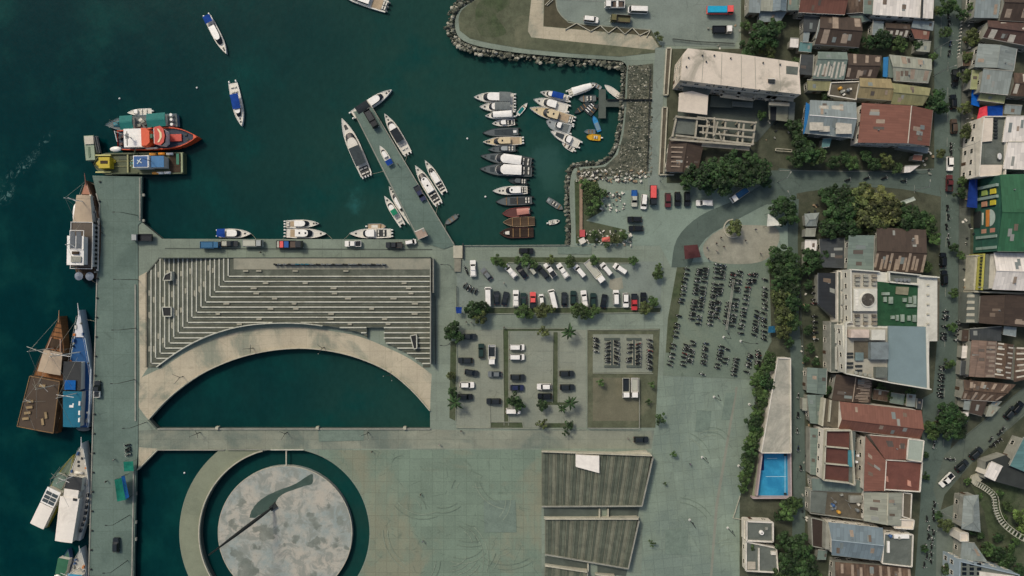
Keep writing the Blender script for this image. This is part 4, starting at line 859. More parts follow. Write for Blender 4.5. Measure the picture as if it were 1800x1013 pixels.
b.part('roof_stripe', MB().prism([(b.x(.575), -w * .62), (b.x(.595), -w * .62), (b.x(.63), -w * .2), (b.x(.63), w * .2), (b.x(.595), w * .62), (b.x(.575), w * .62), (b.x(.605), w * .2), (b.x(.605), -w * .2)], z + 4.6, z + 4.68), paint((226, 206, 160)))
b.part('foredeck_trunk', MB().box(b.x(.66), b.x(.8), -1.1, 1.1, z, z + 1.0), RED)
b.part('bow_cap', MB().prism([(b.x(.95), -b.hw(.95) * .9), (b.x(.985), -b.hw(.985) * .8), (b.x(.985), b.hw(.985) * .8), (b.x(.95), b.hw(.95) * .9)], b.g(.95) - .1, b.g(.98) + .12), ORG)
b.part('aft_crane', MB().tube((b.x(.06), w * .55, z), (b.x(.07), w * .5, z + 5), .18, .12).tube((b.x(.07), w * .5, z + 5), (b.x(.08), -w * .4, z + 4.2), .12), WHITE)
b.part('fast_rescue_boat', MB().ball((b.x(.0) - .5, -w * .85, z + .6), 1.9, .9, .6, 10, 6), WHITE, True)
for t, y in ((.05, -.4), (.08, .3), (.04, .2), (.1, -.1)): b.part('winch', MB().rbox((b.x(t), y * w), .9, .7, z, z + .8, .3), random.choice([DSTEEL, paint((90, 60, 48)), GREYW]))
b.part('roof_mast', MB().tube((b.x(.22), 0, z + 2.7), (b.x(.22), 0, z + 8), .15, .08).box(b.x(.2), b.x(.24), -.8, .8, z + 5, z + 5.1), STEEL)
b.part('roof_slot', MB().box(b.x(.165), b.x(.175), -w * .7, w * .6, z + 2.75, z + 2.8), DARK); b.part('side_locker', MB().box(b.x(.36), b.x(.5), -w * .98, -w * .84, z, z + 1.2), OFFW)
b.part('deck_gear', MB().rbox((b.x(.85), .8), .8, .6, z, z + .9).rbox((b.x(.87), -.7), .7, .7, z, z + .8), DSTEEL); b.rail(.66, .93, .9, ORG)
# green and yellow landing ship
GRN = paint((76, 84, 56), .6); YEL = paint((186, 166, 40), .5)
b = Boat('landing_ship', 'green decked ship with yellow bow house and blue roofs across the pier head', 'ship', (163, 288), (321, 286), 38, full=.85, pw=3.0, st=.98, zt=1)
b.hull(paint((96, 104, 74)), GRN, 2.2, .1, rim=.3, dz=.4); z = b.deckz(.3); w = b.W / 2
def bx(nm, t0, t1, y0, y1, z0, z1, m): b.part(nm, MB().box(b.x(t0), b.x(t1), y0 * w, y1 * w, z + z0, z + z1), m)
bx('bow_house', .78, .9, -.5, .5, 0, 2.6, YEL); bx('bow_house_slot', .8, .88, -.18, .1, 2.6, 2.7, WOOD_D); b.part('bow_ramp', MB().frus([(b.x(.9), -w * .5), (b.x(.985), -.4), (b.x(.985), .4), (b.x(.9), w * .5)], z, [(b.x(.9), -w * .4), (b.x(.95), -.2), (b.x(.95), .2), (b.x(.9), w * .4)], z + 1.5), YEL)
for sy in (-1, 1):
    bx('ramp_arm', .8, .97, sy * .78 - .06, sy * .78 + .06, .2, 1.0, paint((190, 186, 120))); bx('bulwark', .5, .8, sy * .9 - .05, sy * .9 + .05, 0, .8, GRN)
    bx('deck_beam', .44, .78, sy * .24 - .02, sy * .24 + .02, 0, .35, paint((150, 150, 104)))
bx('cross_beam', .61, .625, -.85, .85, .36, .7, paint((150, 150, 104)))
c = (b.x(.555), 0); mb = MB()
for i in range(24):
    a0, a1 = 2 * math.pi * i / 24, 2 * math.pi * (i + 1) / 24; mb.bar((c[0] + 1.3 * math.cos(a0), 1.3 * math.sin(a0)), (c[0] + 1.3 * math.cos(a1), 1.3 * math.sin(a1)), .18, z + .02, z + .1)
b.part('deck_circle', mb, paint((150, 200, 180))); b.part('capstan', MB().tube((c[0], 0, z), (c[0], 0, z + 1), .5, .4, 10), paint((60, 130, 120)))
bx('bridge', .32, .5, -.55, .55, 0, 3.6, WHITE); bx('bridge_roof', .33, .49, -.48, .48, 3.6, 3.75, paint((30, 84, 140))); bx('roof_bar', .325, .335, -.55, .55, 3.6, 3.9, WHITE)
bx('aft_house', .17, .31, -.5, .5, 0, 3.0, OFFW); bx('aft_roof', .17, .315, -.52, .52, 3.0, 3.15, paint((48, 110, 156))); b.part('roof_propeller', MB().bar((b.x(.41), -.8), (b.x(.45), .8), .3, z + 3.76, z + 3.9).bar((b.x(.45), -.4), (b.x(.40), .5), .3, z + 3.76, z + 3.88), paint((190, 200, 196)))
bx('stern_deck', .04, .16, -.85, .85, 0, .15, WOOD_D); bx('stern_awning', .03, .06, -.8, .2, 1.5, 1.6, paint((30, 110, 84))); bx('stern_rail', .0, .02, -.9, .9, 0, 1, paint((150, 158, 120)))
for t, y, m_ in ((.2, -.86, paint((220, 140, 40))), (.3, -.84, paint((214, 150, 60))), (.11, -.84, WHITE), (.14, .9, WHITE), (.22, .92, WHITE), (.27, .93, paint((220, 150, 60)))):
    b.part('life_raft', MB().tube((b.x(t), y * w, z + .6), (b.x(t) + 2.0, y * w, z + .6), .42, n=8), m_, True)
b.part('mast', MB().tube((b.x(.3), 0, z + 3.6), (b.x(.3), 0, z + 9), .14, .07), STEEL); b.part('derrick', MB().tube((b.x(.56), -w * .6, z + .5), (b.x(.5), -w * 1.3, z + 2), .14), paint((90, 100, 80)))
b.part('anchor_drum', MB().tube((b.x(.77), -w * .35, z + .4), (b.x(.77), -w * .1, z + .4), .45, n=10), YEL)
for t in (.65, .7, .6): b.part('deck_hatch', MB().rbox((b.x(t), -w * .55), 1.4, 1.2, z, z + .25), paint((60, 70, 48)))
# floating pontoon
pn = thing('floating_pontoon', 'pale green floating pontoon left of the ships with a gangway', 'pontoon', (*XY(158, 260), WL))
q = wpoly([(147, 239), (164, 238), (167, 281), (151, 282)], .8); MB().prism(q, WL - .5, .8).build('float', M('pontoon_m', (150, 164, 140), .7, .1, .4, (120, 140, 118), .5, .2), pn)
MB().prism(wpoly([(148, 240), (163.5, 239), (164.5, 253), (149, 254)], 1.2), .8, 1.2).build('pale_hatch', M('pontoon_p', (196, 190, 172), .7, .1, .5), pn)
MB().prism(wpoly([(154, 259), (157.5, 258), (158.5, 276), (155.5, 277)], 1), .8, .95).build('slot', M('pontoon_s', (104, 122, 100), .7), pn)
mb = MB().bar(P(169, 240, .5)[:2], P(175, 269, .5)[:2], .9, .2, .35); mb.bar(P(167, 240, .5)[:2], P(173, 269, .5)[:2], .08, .35, 1.2); mb.bar(P(171, 240, .5)[:2], P(177, 269, .5)[:2], .08, .35, 1.2); mb.build('gangway', STEEL, pn)
# ---- traditional schooners
def mast(b, t, y, h, m, yard=0.0, ya=0.0, name='mast'):
    z = b.deckz(t); mb = MB().tube((b.x(t), y, z), (b.x(t), y, z + h), .17, .09, 7)
    o = b.part(name, mb, m)
    for e in ((b.x(min(.99, t + .3)), 0, b.g(.95) + .3), (b.x(t) + 1, b.W * .48, z), (b.x(t) + 1, -b.W * .48, z), (b.x(t) - 1, b.W * .48, z), (b.x(max(.02, t - .3)), 0, z + 3)): b.part('stay', MB().tube((b.x(t), y, z + h * .96), e, .035, n=4), GREYW)
    if yard: 
        mb = MB().tube((b.x(t) - yard * math.cos(ya), y - yard * math.sin(ya), z + h * .62), (b.x(t) + yard * math.cos(ya), y + yard * math.sin(ya), z + h * .7), .09, .06, 6); b.part('yard', mb, m)
def house(b, t0, t1, wf, h, wall, roof, over=.06, z0=0.0, camber=.25, wf1=None, name='deckhouse', off=0.0):
    z = b.deckz(.3) + z0; wa, wb = b.W / 2 * wf, b.W / 2 * (wf1 if wf1 is not None else wf)
    a, c = b.x(t0), b.x(t1)
    b.part(name, MB().prism([(a, -wa * .93 + off), (c, -wb * .93 + off), (c, wb * .93 + off), (a, wa * .93 + off)], z, z + h), wall)
    ov = over * b.L * .1; mb = MB(); p = [(a - ov, -wa + off), (c + ov, -wb + off), (c + ov, wb + off), (a - ov, wa + off)]
    mb.frus(p, z + h, [(a - ov, -wa * .3 + off), (c + ov, -wb * .3 + off), (c + ov, wb * .3 + off), (a - ov, wa * .3 + off)], z + h + camber); b.part('house_roof', mb, roof)
    return z + h + camber
def frame(b, t0, t1, wf, z, m, w=.14, wf1=None):
    wa, wb = b.W / 2 * wf, b.W / 2 * (wf1 or wf); p = [(b.x(t0), -wa), (b.x(t1), -wb), (b.x(t1), wb), (b.x(t0), wa)]; mb = MB()
    for q, r in zip(p, p[1:] + p[:1]): mb.bar(q, r, w, z, z + .2)
    b.part('roof_frame', mb, m)
def deck_clutter(b, n, t0=.05, t1=.9):
    for i in range(n):
        t = U(t0, t1); sg = random.choice((-1, 1)); y = sg * b.hw(t) * U(.78, .9); z = b.deckz(t)
        k = random.choice(('crate', 'drum', 'coil', 'locker')); m = random.choice([OFFW, GREYW, BC['wood'], DARK, STEEL, paint((200, 120, 50)), paint((60, 90, 130))])
        if k in ('crate', 'locker'): b.part('deck_' + k, MB().rbox((b.x(t), y), U(.5, 1.2), U(.4, .6), z, z + U(.4, .9), U(-.2, .2)), m)
        else: b.part('deck_' + k, MB().tube((b.x(t), y, z), (b.x(t), y, z + (.8 if k == 'drum' else .2)), .3, n=8), m)
def sprit(b, m, n, d=None):
    deck_clutter(b, 16)
    """long pointed prow deck with bowsprit"""
    mb = MB().tube((b.x(.95), 0, b.g(1)), (b.x(1) + n, 0, b.g(1) + .9), .18, .07, 6); b.part('bowsprit', mb, m)
# schooner 1: white top, brown prow
b = Boat('wooden_schooner', 'wooden schooner with white upper deck and two round stern covers by the pier', 'ship', (153, 318), (150, 490), 47, zt=1, full=.5, pw=1.6, st=.72)
BRN = woodm('schooner_hull', (112, 84, 62)); b.hull(BRN, WOOD_D, 2.2, .5, rim=.2); sprit(b, paint((150, 100, 80)), 2.2)
b.part('prow_deck', MB().prism([(b.x(.86), -b.hw(.86) * .75), (b.x(.985), -.15), (b.x(.985), .15), (b.x(.86), b.hw(.86) * .75)], b.g(.86), b.g(.86) + .25), paint((168, 118, 94), .7))
z = house(b, .58, .84, .72, 2.4, OFFW, M('tan_awning', (178, 160, 136), .9, .06, .6, grain=.06), wf1=.5)
z = house(b, .12, .56, .78, 2.6, WHITE, paint((84, 74, 62)), camber=.1); frame(b, .1, .57, .8, z, WHITE)
house(b, .14, .42, .62, 2.3, WHITE, WHITE, z0=2.7, camber=.1, off=.5); z = b.deckz(.3) + 5.1; b.roofz = z
for y in (-1, .9): b.part('solar_panel', MB().box(b.x(.3), b.x(.47), y * 1.0 - .75 + .4, y * 1.0 + .7 + .4, z + .05, z + .2), paint((92, 98, 102), .3))
frame(b, .29, .48, .5, z, WHITE)
b.part('sun_lounge', MB().box(b.x(.16), b.x(.22), -1.5, 1.6, z, z + .3), GREYW); b.part('sun_lounge', MB().box(b.x(.24), b.x(.27), -.8, 1.2, z, z + .5), WOOD_D)
for y in (-1.7, 1.7): b.part('stern_parasol', MB().tube((b.x(.025), y, 3.4), (b.x(.025), y, 3.9), 1.35, .2, 12), cloth((132, 140, 150)))
for i in range(12): b.part('side_window', MB().box(b.x(.1 + .045 * i), b.x(.125 + .045 * i), -b.W / 2 * .9, -b.W / 2 * .84, 3, 3.9), GLASS)
b.part('side_deck', MB().box(b.x(.08), b.x(.62), -b.W / 2 * .96, -b.W / 2 * .8, 2.6, 2.75), OFFW); b.part('tender', MB().ball((b.x(.66), b.W / 2 * 1.0, 1.8), 3.4, .7, .6, 10, 6), WHITE, True)
mast(b, .78, 0, 11, WHITE, 1.2, 1.1); mast(b, .33, 1, 9, WHITE, 1.2, .9); b.rail(.1, .95, .8, OFFW, 16)
# schooner 2: brown
b = Boat('wooden_schooner', 'brown wooden schooner with broad dark brown roof and lounge chairs', 'ship', (108, 556), (70, 757), 66, zt=1, full=.34, pw=1.25, st=.9)
b.hull(woodm('brown_hull', (120, 86, 56)), woodm('brown_deck', (150, 104, 66)), 2.4, .5, rim=.2); sprit(b, paint((180, 140, 100)), 2)
z = house(b, .52, .7, .62, 2.8, BC['wood'], M('tan_awning', (178, 160, 136)), wf1=.5, off=-1)
z = house(b, .02, .46, .98, 2.6, BC['wood'], M('brown_roof', (78, 66, 54), .8, .08, .5, grain=.06), camber=.12, wf1=.8); frame(b, .02, .46, .97, z - .1, WOOD_L, .18, .8)
for t, y, a in ((.1, 3.4, .3), (.15, 3.2, .3), (.2, 2.9, .3), (.25, 3.0, .3), (.1, -2.0, 1.9), (.16, -2.6, 1.9), (.4, .2, .1)): b.part('lounge_chair', MB().rbox((b.x(t), y), .75, 2.0, z, z + .35, a), M('lounge', (150, 130, 96)))
b.part('fore_hatch', MB().prism([(b.x(.73), -1.6), (b.x(.8), -1.2), (b.x(.8), 1.2), (b.x(.73), 1.6)], b.g(.75), b.g(.75) + .6), WOOD_D)
for sy in (-1, 1): b.part('deck_frame', MB().bar((b.x(.7), sy * 2.2), (b.x(.81), sy * 1.4), .3, b.g(.75), b.g(.75) + .5), paint((172, 140, 118)))
for t in (.82, .86, .9, .94): b.part('deck_seam', MB().bar((b.x(t), -b.hw(t) * .95), (b.x(t), b.hw(t) * .95), .15, b.g(t) - .05, b.g(t) + .1), WOOD_D)
mast(b, .72, .3, 12, OFFW, 3.0, 1.35); mast(b, .42, -3.2, 11, OFFW, 1.6, .8); mast(b, .26, 3.2, 6, OFFW, 1.0, 1.2)
b.part('tender', MB().ball((b.x(.1), b.W / 2 + .6, 1.2), 1.8, .7, .5, 8, 5), BC['lgrey'], True); b.rail(.0, .7, .8, WOOD_L, 14)
# schooner 3: blue
BLU = paint((24, 78, 128), .5)
b = Boat('wooden_schooner', 'slim schooner with blue decks, white prow and long white rails beside the pier', 'ship', (141, 545), (136, 752), 45, zt=1, full=.38, pw=1.2, st=.75)
b.hull(paint((170, 184, 190)), BLU, 2.2, .5, rim=.22); sprit(b, WHITE, 2.2)
b.part('prow_deck', MB().prism([(b.x(.77), -b.hw(.77) * .9), (b.x(.985), -.15), (b.x(.985), .15), (b.x(.77), b.hw(.77) * .9)], b.g(.86), b.g(.86) + .25), paint((206, 206, 206), .6))
house(b, .33, .56, .7, 2.5, OFFW, M('slate_roof', (60, 62, 62), .8, .08, .5), camber=.1, off=.9); b.part('blue_cover', MB().box(b.x(.33), b.x(.41), -.6, 2.8, 5.0, 5.2), cloth((24, 92, 160)))
z = house(b, .02, .31, .66, 2.4, OFFW, M('deep_teal_roof', (22, 104, 128), .6, .08, .5), camber=.1, off=.7, wf1=.74)
for t in (.06, .12, .2): b.part('roof_bench', MB().box(b.x(t), b.x(t + .035), -2.1, -1.6, z, z + .4), WHITE)
b.part('roof_mark', MB().box(b.x(.18), b.x(.2), .2, 1.5, z, z + .06).box(b.x(.2), b.x(.215), .1, .5, z, z + .06), WHITE)
mast(b, .64, 0, 14, WHITE, 2.6, 1.4); mast(b, .30, -.6, 12, WHITE, 2.4, 1.4); b.rail(.02, .95, .9, WHITE, 20)
b.part('side_walk', MB().bar((b.x(.04), -b.W / 2 * .82), (b.x(.5), -b.W / 2 * .9), .5, 2.4, 2.6), paint((170, 180, 186))); b.part('inflatable', MB().ball((b.x(.0) - .8, -.5, .5), .8, 2.4, .4, 8, 6), BC['grey'], True)
# schooner 4: white
b = Boat('white_schooner', 'white schooner with large plain white awning beside the lower pier', 'ship', (146, 778), (122, 950), 46, zt=1, full=.42, pw=1.4, st=.7)
b.hull(paint((206, 206, 198)), paint((186, 180, 164)), 2.2, .5, rim=.2); sprit(b, WHITE, 2)
house(b, .53, .66, .62, 2.4, OFFW, M('slate_roof', (60, 62, 62)), camber=.08, wf1=.56)
z = house(b, .01, .45, .66, 2.6, OFFW, M('white_awning', (234, 227, 214), .85, .04, .6, (196, 188, 172), .4, .2, grain=.04), camber=.12, off=.6, wf1=.74); house(b, .44, .53, .55, 2.5, OFFW, M('white_awning', (234, 227, 214)), camber=.1, off=.4)
b.part('awning_vent', MB().box(b.x(.43), b.x(.455), -1.8, -.6, z + .0, z + .1), DARK); b.part('life_raft', MB().tube((b.x(.69), -1.4, 2.8), (b.x(.69), 1.2, 2.8), .5, n=8), OFFW, True)
for i in range(7): b.part('side_window', MB().box(b.x(.1 + .06 * i), b.x(.135 + .06 * i), -b.hw(.1 + .06 * i) * 1.0, -b.hw(.1 + .06 * i) * .86, 2.4, 3.2), GLASS)
mast(b, .67, .5, 10, WHITE, 1.6, 1.2); b.rail(.02, .95, .8, WHITE, 16)
for t in (.76, .84, .8): b.part('deck_hatch', MB().rbox((b.x(t), U(-.6, .6)), .7, .6, b.deckz(t), b.deckz(t) + .2), DARK)
# yellow hulled boat
b = Boat('wooden_boat', 'slim boat with yellow green hull, white roof and grey panels beside the white schooner', 'boat', (128, 800), (68, 925), 27, zt=.5, full=.5, pw=1.5, st=.85)
b.hull(paint((142, 136, 40)), paint((96, 110, 92)), 1.5, .4, rim=.15); z = house(b, .02, .3, .95, 2, OFFW, M('white_awning', (234, 227, 214)), camber=.08)
z = house(b, .32, .52, .95, 2, OFFW, WHITE, camber=.05)
for t0 in (.335, .385, .44): b.part('roof_panel', MB().box(b.x(t0), b.x(t0 + .042), -b.W * .4, -.1, z, z + .08).box(b.x(t0), b.x(t0 + .042), .1, b.W * .4, z, z + .08), paint((66, 76, 78), .35))
house(b, .56, .72, .7, 1.4, OFFW, M('sage_cover', (104, 124, 110), .8), camber=.1); mast(b, .74, 0, 7, GREYW, 1.6, 1.2); b.rail(.3, .95, .5, GREYW)
# two cut by the bottom edge
b = Boat('white_schooner', 'white schooner with blue trimmed roof at the bottom edge beside the pier', 'ship', (142, 964), (128, 1090), 34, zt=1, full=.45, pw=1.5, st=.8)
b.hull(paint((206, 206, 200)), paint((180, 178, 166)), 2, .5); sprit(b, WHITE, 1.2); z = house(b, .2, .66, .75, 2.4, OFFW, paint((60, 150, 180), .6), camber=.08); b.part('roof_pool', MB().box(b.x(.25), b.x(.6), -b.W * .2, b.W * .24, z, z + .06), paint((24, 56, 130), .6)); mast(b, .72, 0, 9, WHITE, 2, 1.2); b.rail(.3, .95, .7, WHITE)
b = Boat('wooden_boat', 'small boat with green roof and white awning at the bottom edge', 'boat', (116, 968), (98, 1060), 20, zt=1, full=.6, pw=1.8)
b.hull(paint((60, 84, 120)), paint((60, 96, 84)), 1.4, .3); house(b, .55, .85, .95, 2, OFFW, M('green_roof', (52, 104, 76), .7, .1, .6), camber=.1); house(b, .1, .52, 1.0, 2, OFFW, M('white_awning', (234, 227, 214)), camber=.1); b.part('drum', MB().ball((b.x(.54), .3, 4), .5, .9, .4, 8, 5), WHITE, True)
# ------------------------------------------------------------------ road vehicles
def rrect(L, Wd, r, n=3, nose=0.0):
    pts = []
    for cx, cy, a0 in ((L/2 - r, Wd/2 - r, 0), (-L/2 + r, Wd/2 - r, 90), (-L/2 + r, -Wd/2 + r, 180), (L/2 - r, -Wd/2 + r, 270)):
        for k in range(n + 1): a = R(a0 + 90 * k / n); pts.append((cx + r * math.cos(a), cy + r * math.sin(a)))
    return pts
def quadm(pts, th=0.0): return MB().add(pts, [tuple(range(len(pts)))])
LIGHTM = paint((214, 214, 206), .3); TAILM = paint((120, 26, 22), .35); CHROME = paint((140, 144, 144), .3)
VP = {}
DEF = dict(car=(4.35, 1.82, .95, 1.48, -2.0, 1.0, -1.35, .25), suv=(4.6, 1.86, 1.05, 1.75, -2.15, 1.0, -1.75, .45), van=(4.7, 1.85, 1.0, 1.9, -2.25, 1.45, -2.1, .85), bus=(6.2, 2.05, 1.1, 2.3, -3.0, 2.75, -2.95, 2.2), mini=(3.5, 1.55, .95, 1.75, -1.7, 1.2, -1.55, .6))
def vproto(kind):
    """list of (name, mesh, slot key, parent index) in local axes, +x forward"""
    if kind in VP: return VP[kind]
    out = []; add = lambda nm, mb, key, par=None, sm=False: out.append((nm, mb.mesh(nm, WHITE, smooth=sm), key, par))
    def wheels(xs, y, r=.33, w=.22):
        for x in xs:
            for sy in (-1, 1):
                add('wheel', MB().tube((x, sy * y - w / 2, r), (x, sy * y + w / 2, r), r, n=12), 'tyre')
                k = len(out) - 1; ys = sy * (y + .0) + sy * (w / 2); add('rim', MB().tube((x, ys - .01, r), (x, ys + .01 * 1, r), r * .6, n=10), 'chrome', k)
    if kind in DEF:
        L, Wd, zs, zr, xb, xf, rb, rf = DEF[kind]
        mb = MB(); o0 = rrect(L - .1, Wd - .1, .22); o1 = rrect(L, Wd, .3); o2 = rrect(L - .16, Wd - .1, .34)
        mb.frus(o0, .25, o1, .5); mb.frus(o1, .5, o1, .72); mb.frus(o1, .72, o2, zs)
        wb, wr = Wd / 2 - .07, Wd / 2 - .24
        base = [(xb, -wb), (xf, -wb), (xf, wb), (xb, wb)]; top = [(rb, -wr), (rf, -wr), (rf, wr), (rb, wr)]
        mb.frus(base, zs - .02, top, zr - .06); mb.frus(top, zr - .06, [(x * .94, y * .86) for x, y in top], zr)
        add('body', mb, 'paint')
        def pane(nm, a, b_, c, d, off):
            q = [Vector(p) + Vector(off) for p in (a, b_, c, d)]; ce = sum(q, Vector()) / 4; add(nm, quadm([ce + (p - ce) * .95 for p in q]), 'glass')
        z0, z1 = zs, zr - .07
        pane('windscreen', (xf, -wb, z0), (xf, wb, z0), (rf, wr, z1), (rf, -wr, z1), (.02, 0, .02)); pane('rear_window', (xb, wb, z0), (xb, -wb, z0), (rb, -wr, z1), (rb, wr, z1), (-.02, 0, .02))
        for sy in (-1, 1): 
            q = [(xb, sy * wb, z0), (xf, sy * wb, z0), (rf, sy * wr, z1), (rb, sy * wr, z1)]; q = q if sy < 0 else q[::-1]; pane('side_window', *q, (0, sy * .015, .01))
            add('headlight', MB().box(L/2 - .2, L/2 - .02, sy * (Wd/2 - .35) - .16, sy * (Wd/2 - .35) + .16, .6, .76), 'light'); add('tail_light', MB().box(-L/2 - .01, -L/2 + .12, sy * (Wd/2 - .3) - .12, sy * (Wd/2 - .3) + .12, .7, .95), 'tail')
            add('mirror', MB().box(xf - .25, xf - .05, sy * (Wd/2 + .02) - .1, sy * (Wd/2 + .02) + .1, zs, zs + .14), 'paint')
        wheels((-L * .3, L * .31), Wd / 2 - .12)
    elif kind in ('pickup', 'truck', 'long'):
        L, Wd, cab, zc, hb = dict(pickup=(5.2, 1.85, 2.0, 1.75, .95), truck=(6.3, 2.2, 1.75, 2.3, 1.7), long=(8.4, 2.4, 2.0, 2.6, 1.9))[kind]
        hood = 1.25 if kind == 'pickup' else .12; xc = L / 2 - hood - cab
        mb = MB()
        if kind == 'pickup': mb.frus(rrect(L - .1, Wd - .1, .2), .3, rrect(L, Wd, .26), .6); mb.frus(rrect(L, Wd, .26), .6, rrect(L - .06, Wd - .06, .26), .93)
        b0 = [(xc, -Wd/2 + .05), (L/2 - hood, -Wd/2 + .05), (L/2 - hood, Wd/2 - .05), (xc, Wd/2 - .05)]; b1 = [(xc + .05, -Wd/2 + .2), (L/2 - hood - (.7 if kind == 'pickup' else .25), -Wd/2 + .2), (L/2 - hood - (.7 if kind == 'pickup' else .25), Wd/2 - .2), (xc + .05, Wd/2 - .2)]
        z0 = .92 if kind == 'pickup' else 1.35
        if kind != 'pickup': mb.prism(b0, .45, z0)
        mb.frus(b0, z0, b1, zc); add('cab', mb, 'paint')
        fx0, fx1 = b0[1][0], b1[1][0]; wy0, wy1 = Wd/2 - .12, Wd/2 - .27
        add('windscreen', quadm([(fx0 - .03, -wy0, z0 + .06), (fx0 - .03, wy0, z0 + .06), (fx1 + .06, wy1, zc - .06), (fx1 + .06, -wy1, zc - .06)]), 'glass')
        for sy in (-1, 1):
            q = [(xc + .12, sy * (Wd/2 - .06), z0 + .08), (fx0 - .15, sy * (Wd/2 - .06), z0 + .08), (fx1 - .1, sy * (Wd/2 - .17), zc - .08), (xc + .15, sy * (Wd/2 - .17), zc - .08)]; add('side_window', quadm(q if sy < 0 else q[::-1]), 'glass')
            add('headlight', MB().box(L/2 - .1, L/2 + .02, sy * (Wd/2 - .3) - .15, sy * (Wd/2 - .3) + .15, .6, .78), 'light')
        x0 = -L/2; x1 = xc - .08; zb = .62 if kind == 'pickup' else .95
        add('bed_floor', MB().box(x0 + .05, x1, -Wd/2 + .06, Wd/2 - .06, zb - .15 + (.35 if kind == 'pickup' else 0), zb + (.35 if kind == 'pickup' else 0)), 'bed')
        mb = MB(); zt = zb + (.62 if kind == 'pickup' else .75)
        for a in ((x0, x1, -Wd/2, -Wd/2 + .09), (x0, x1, Wd/2 - .09, Wd/2), (x0, x0 + .09, -Wd/2 + .09, Wd/2 - .09), (x1 - .09, x1, -Wd/2 + .09, Wd/2 - .09)): mb.box(*a, zb - .1, zt)
        add('bed_side', mb, 'side')
        if kind != 'pickup': add('chassis', MB().box(-L/2 + .1, L/2 - .2, -.45, .45, .45, .78), 'trim')
        wheels((-L * .3, L * .32), Wd/2 - .16, .36 if kind == 'pickup' else .45, .26)
    VP[kind] = out; return out
VK = dict(tyre=RUBBER, glass=GLASS, light=LIGHTM, tail=TAILM, chrome=CHROME, trim=DSTEEL)
PC = dict(white=paint((236, 233, 224), .25, .5), black=paint((22, 26, 28), .25, .5), dark=paint((36, 42, 44), .28, .5), grey=paint((110, 116, 116), .3, .5), silver=paint((160, 164, 160), .3, .5), navy=paint((36, 44, 76), .3, .5), red=paint((190, 58, 60), .3, .5), maroon=paint((92, 40, 42), .3, .5), blue=paint((30, 84, 150), .3, .5), cyan=paint((20, 160, 196), .35, .5), green=paint((30, 52, 46), .3, .5), olive=paint((98, 94, 58), .4), brown=paint((84, 70, 58), .4), coral=paint((226, 92, 88), .4), steelblue=paint((40, 96, 132), .4), pale=paint((176, 176, 160), .5))
def vehicle(kind, px, py, ang, col, label, cat=None, bed=None, side=None, load=None, name=None, roof=None):
    nm = name or dict(car='parked_car', suv='parked_car', van='parked_van', mini='small_van', bus='minibus', pickup='pickup_truck', truck='flatbed_truck', long='cargo_truck')[kind]
    o = empty(nm, (*P(px, py, 1.0)[:2], 0.2 if (px < 243 or (600 < px < 790 and py < 420)) else 0.13), R(ang)); tag(o, label, cat or dict(car='car', suv='car', van='van', mini='van', bus='minibus', pickup='pickup', truck='truck', long='truck')[kind])
    made = []
    for n_, me, key, par in vproto(kind):
        p = link(n_, me, o if par is None else made[par]); made.append(p)
        m = PC[col] if key == 'paint' else VK.get(key) or (PC[bed] if key == 'bed' and bed else PC[side] if key == 'side' and side else DARK if key == 'bed' else PC[col])
        setmat(p, m)
    L = dict(pickup=5.2, truck=6.3, long=8.4).get(kind, DEF[kind][0] if kind in DEF else 5)
    if load:
        for q in load.split(';'):
            c, x0, x1, h = q.split(); b = PC.get(c) or BC[c]; w_ = dict(pickup=1.6, truck=2.0, long=2.2).get(kind, 1.5)
            MB().frus([(float(x0), -w_/2), (float(x1), -w_/2), (float(x1), w_/2), (float(x0), w_/2)], 1.0, [(float(x0) + .1, -w_/2 + .12), (float(x1) - .1, -w_/2 + .12), (float(x1) - .1, w_/2 - .12), (float(x0) + .1, w_/2 - .12)], 1.0 + float(h)).build('load', b, o, (0, 0, 0))
    if roof:
        L_, Wd, zs, zr, xb, xf, rb, rf = DEF[kind]; MB().box(rb + .1, rf - .1, -Wd/2 + .32, Wd/2 - .32, zr - .01, zr + .05).build('roof_panel', PC[roof], o, (0, 0, 0))
    return o
V = vehicle
# upper car park, upper row from the left
V('pickup', 831.5, 472, 92, 'white', 'white pickup upright at the left end of the upper car park', bed='white', load='white -2.4 -.5 .5')
V('car', 855, 482, 130, 'grey', 'grey hatchback slanting beside the leftmost white pickup of the car park')
V('pickup', 897, 476.5, 132, 'white', 'white covered pickup slanting under the leftmost verge tree', load='white -2.4 -.5 .6')
V('car', 917, 478, 128, 'black', 'black car slanting between a white pickup and a half hidden van')
V('mini', 935, 475, 128, 'pale', 'pale green small van half hidden below verge shrubs')
V('van', 954, 478, 130, 'dark', 'dark van slanting left of the two tone pickup in the upper row')
V('pickup', 967, 475, 125, 'white', 'white pickup with black covered bed in the slanting upper row', load='dark -2.5 -.6 .55')
V('pickup', 989, 476, 125, 'white', 'white pickup with white bed cover in the middle of the slanting row', load='white -2.4 -.8 .5')
V('van', 1019, 477, 130, 'white', 'white van with long plain roof left of the long slanting truck')
V('long', 1045.5, 478, 128 + 180, 'white', 'long white truck slanting with its cab towards the lane', bed='pale', load='white -4 1.5 .3;pale -3.8 1.3 .42')
V('van', 1065.5, 473.5, 130, 'white', 'white van with dark windscreen right of the long slanting truck')
V('van', 1090, 473, 146, 'white', 'white van at the right end of the slanting upper row')
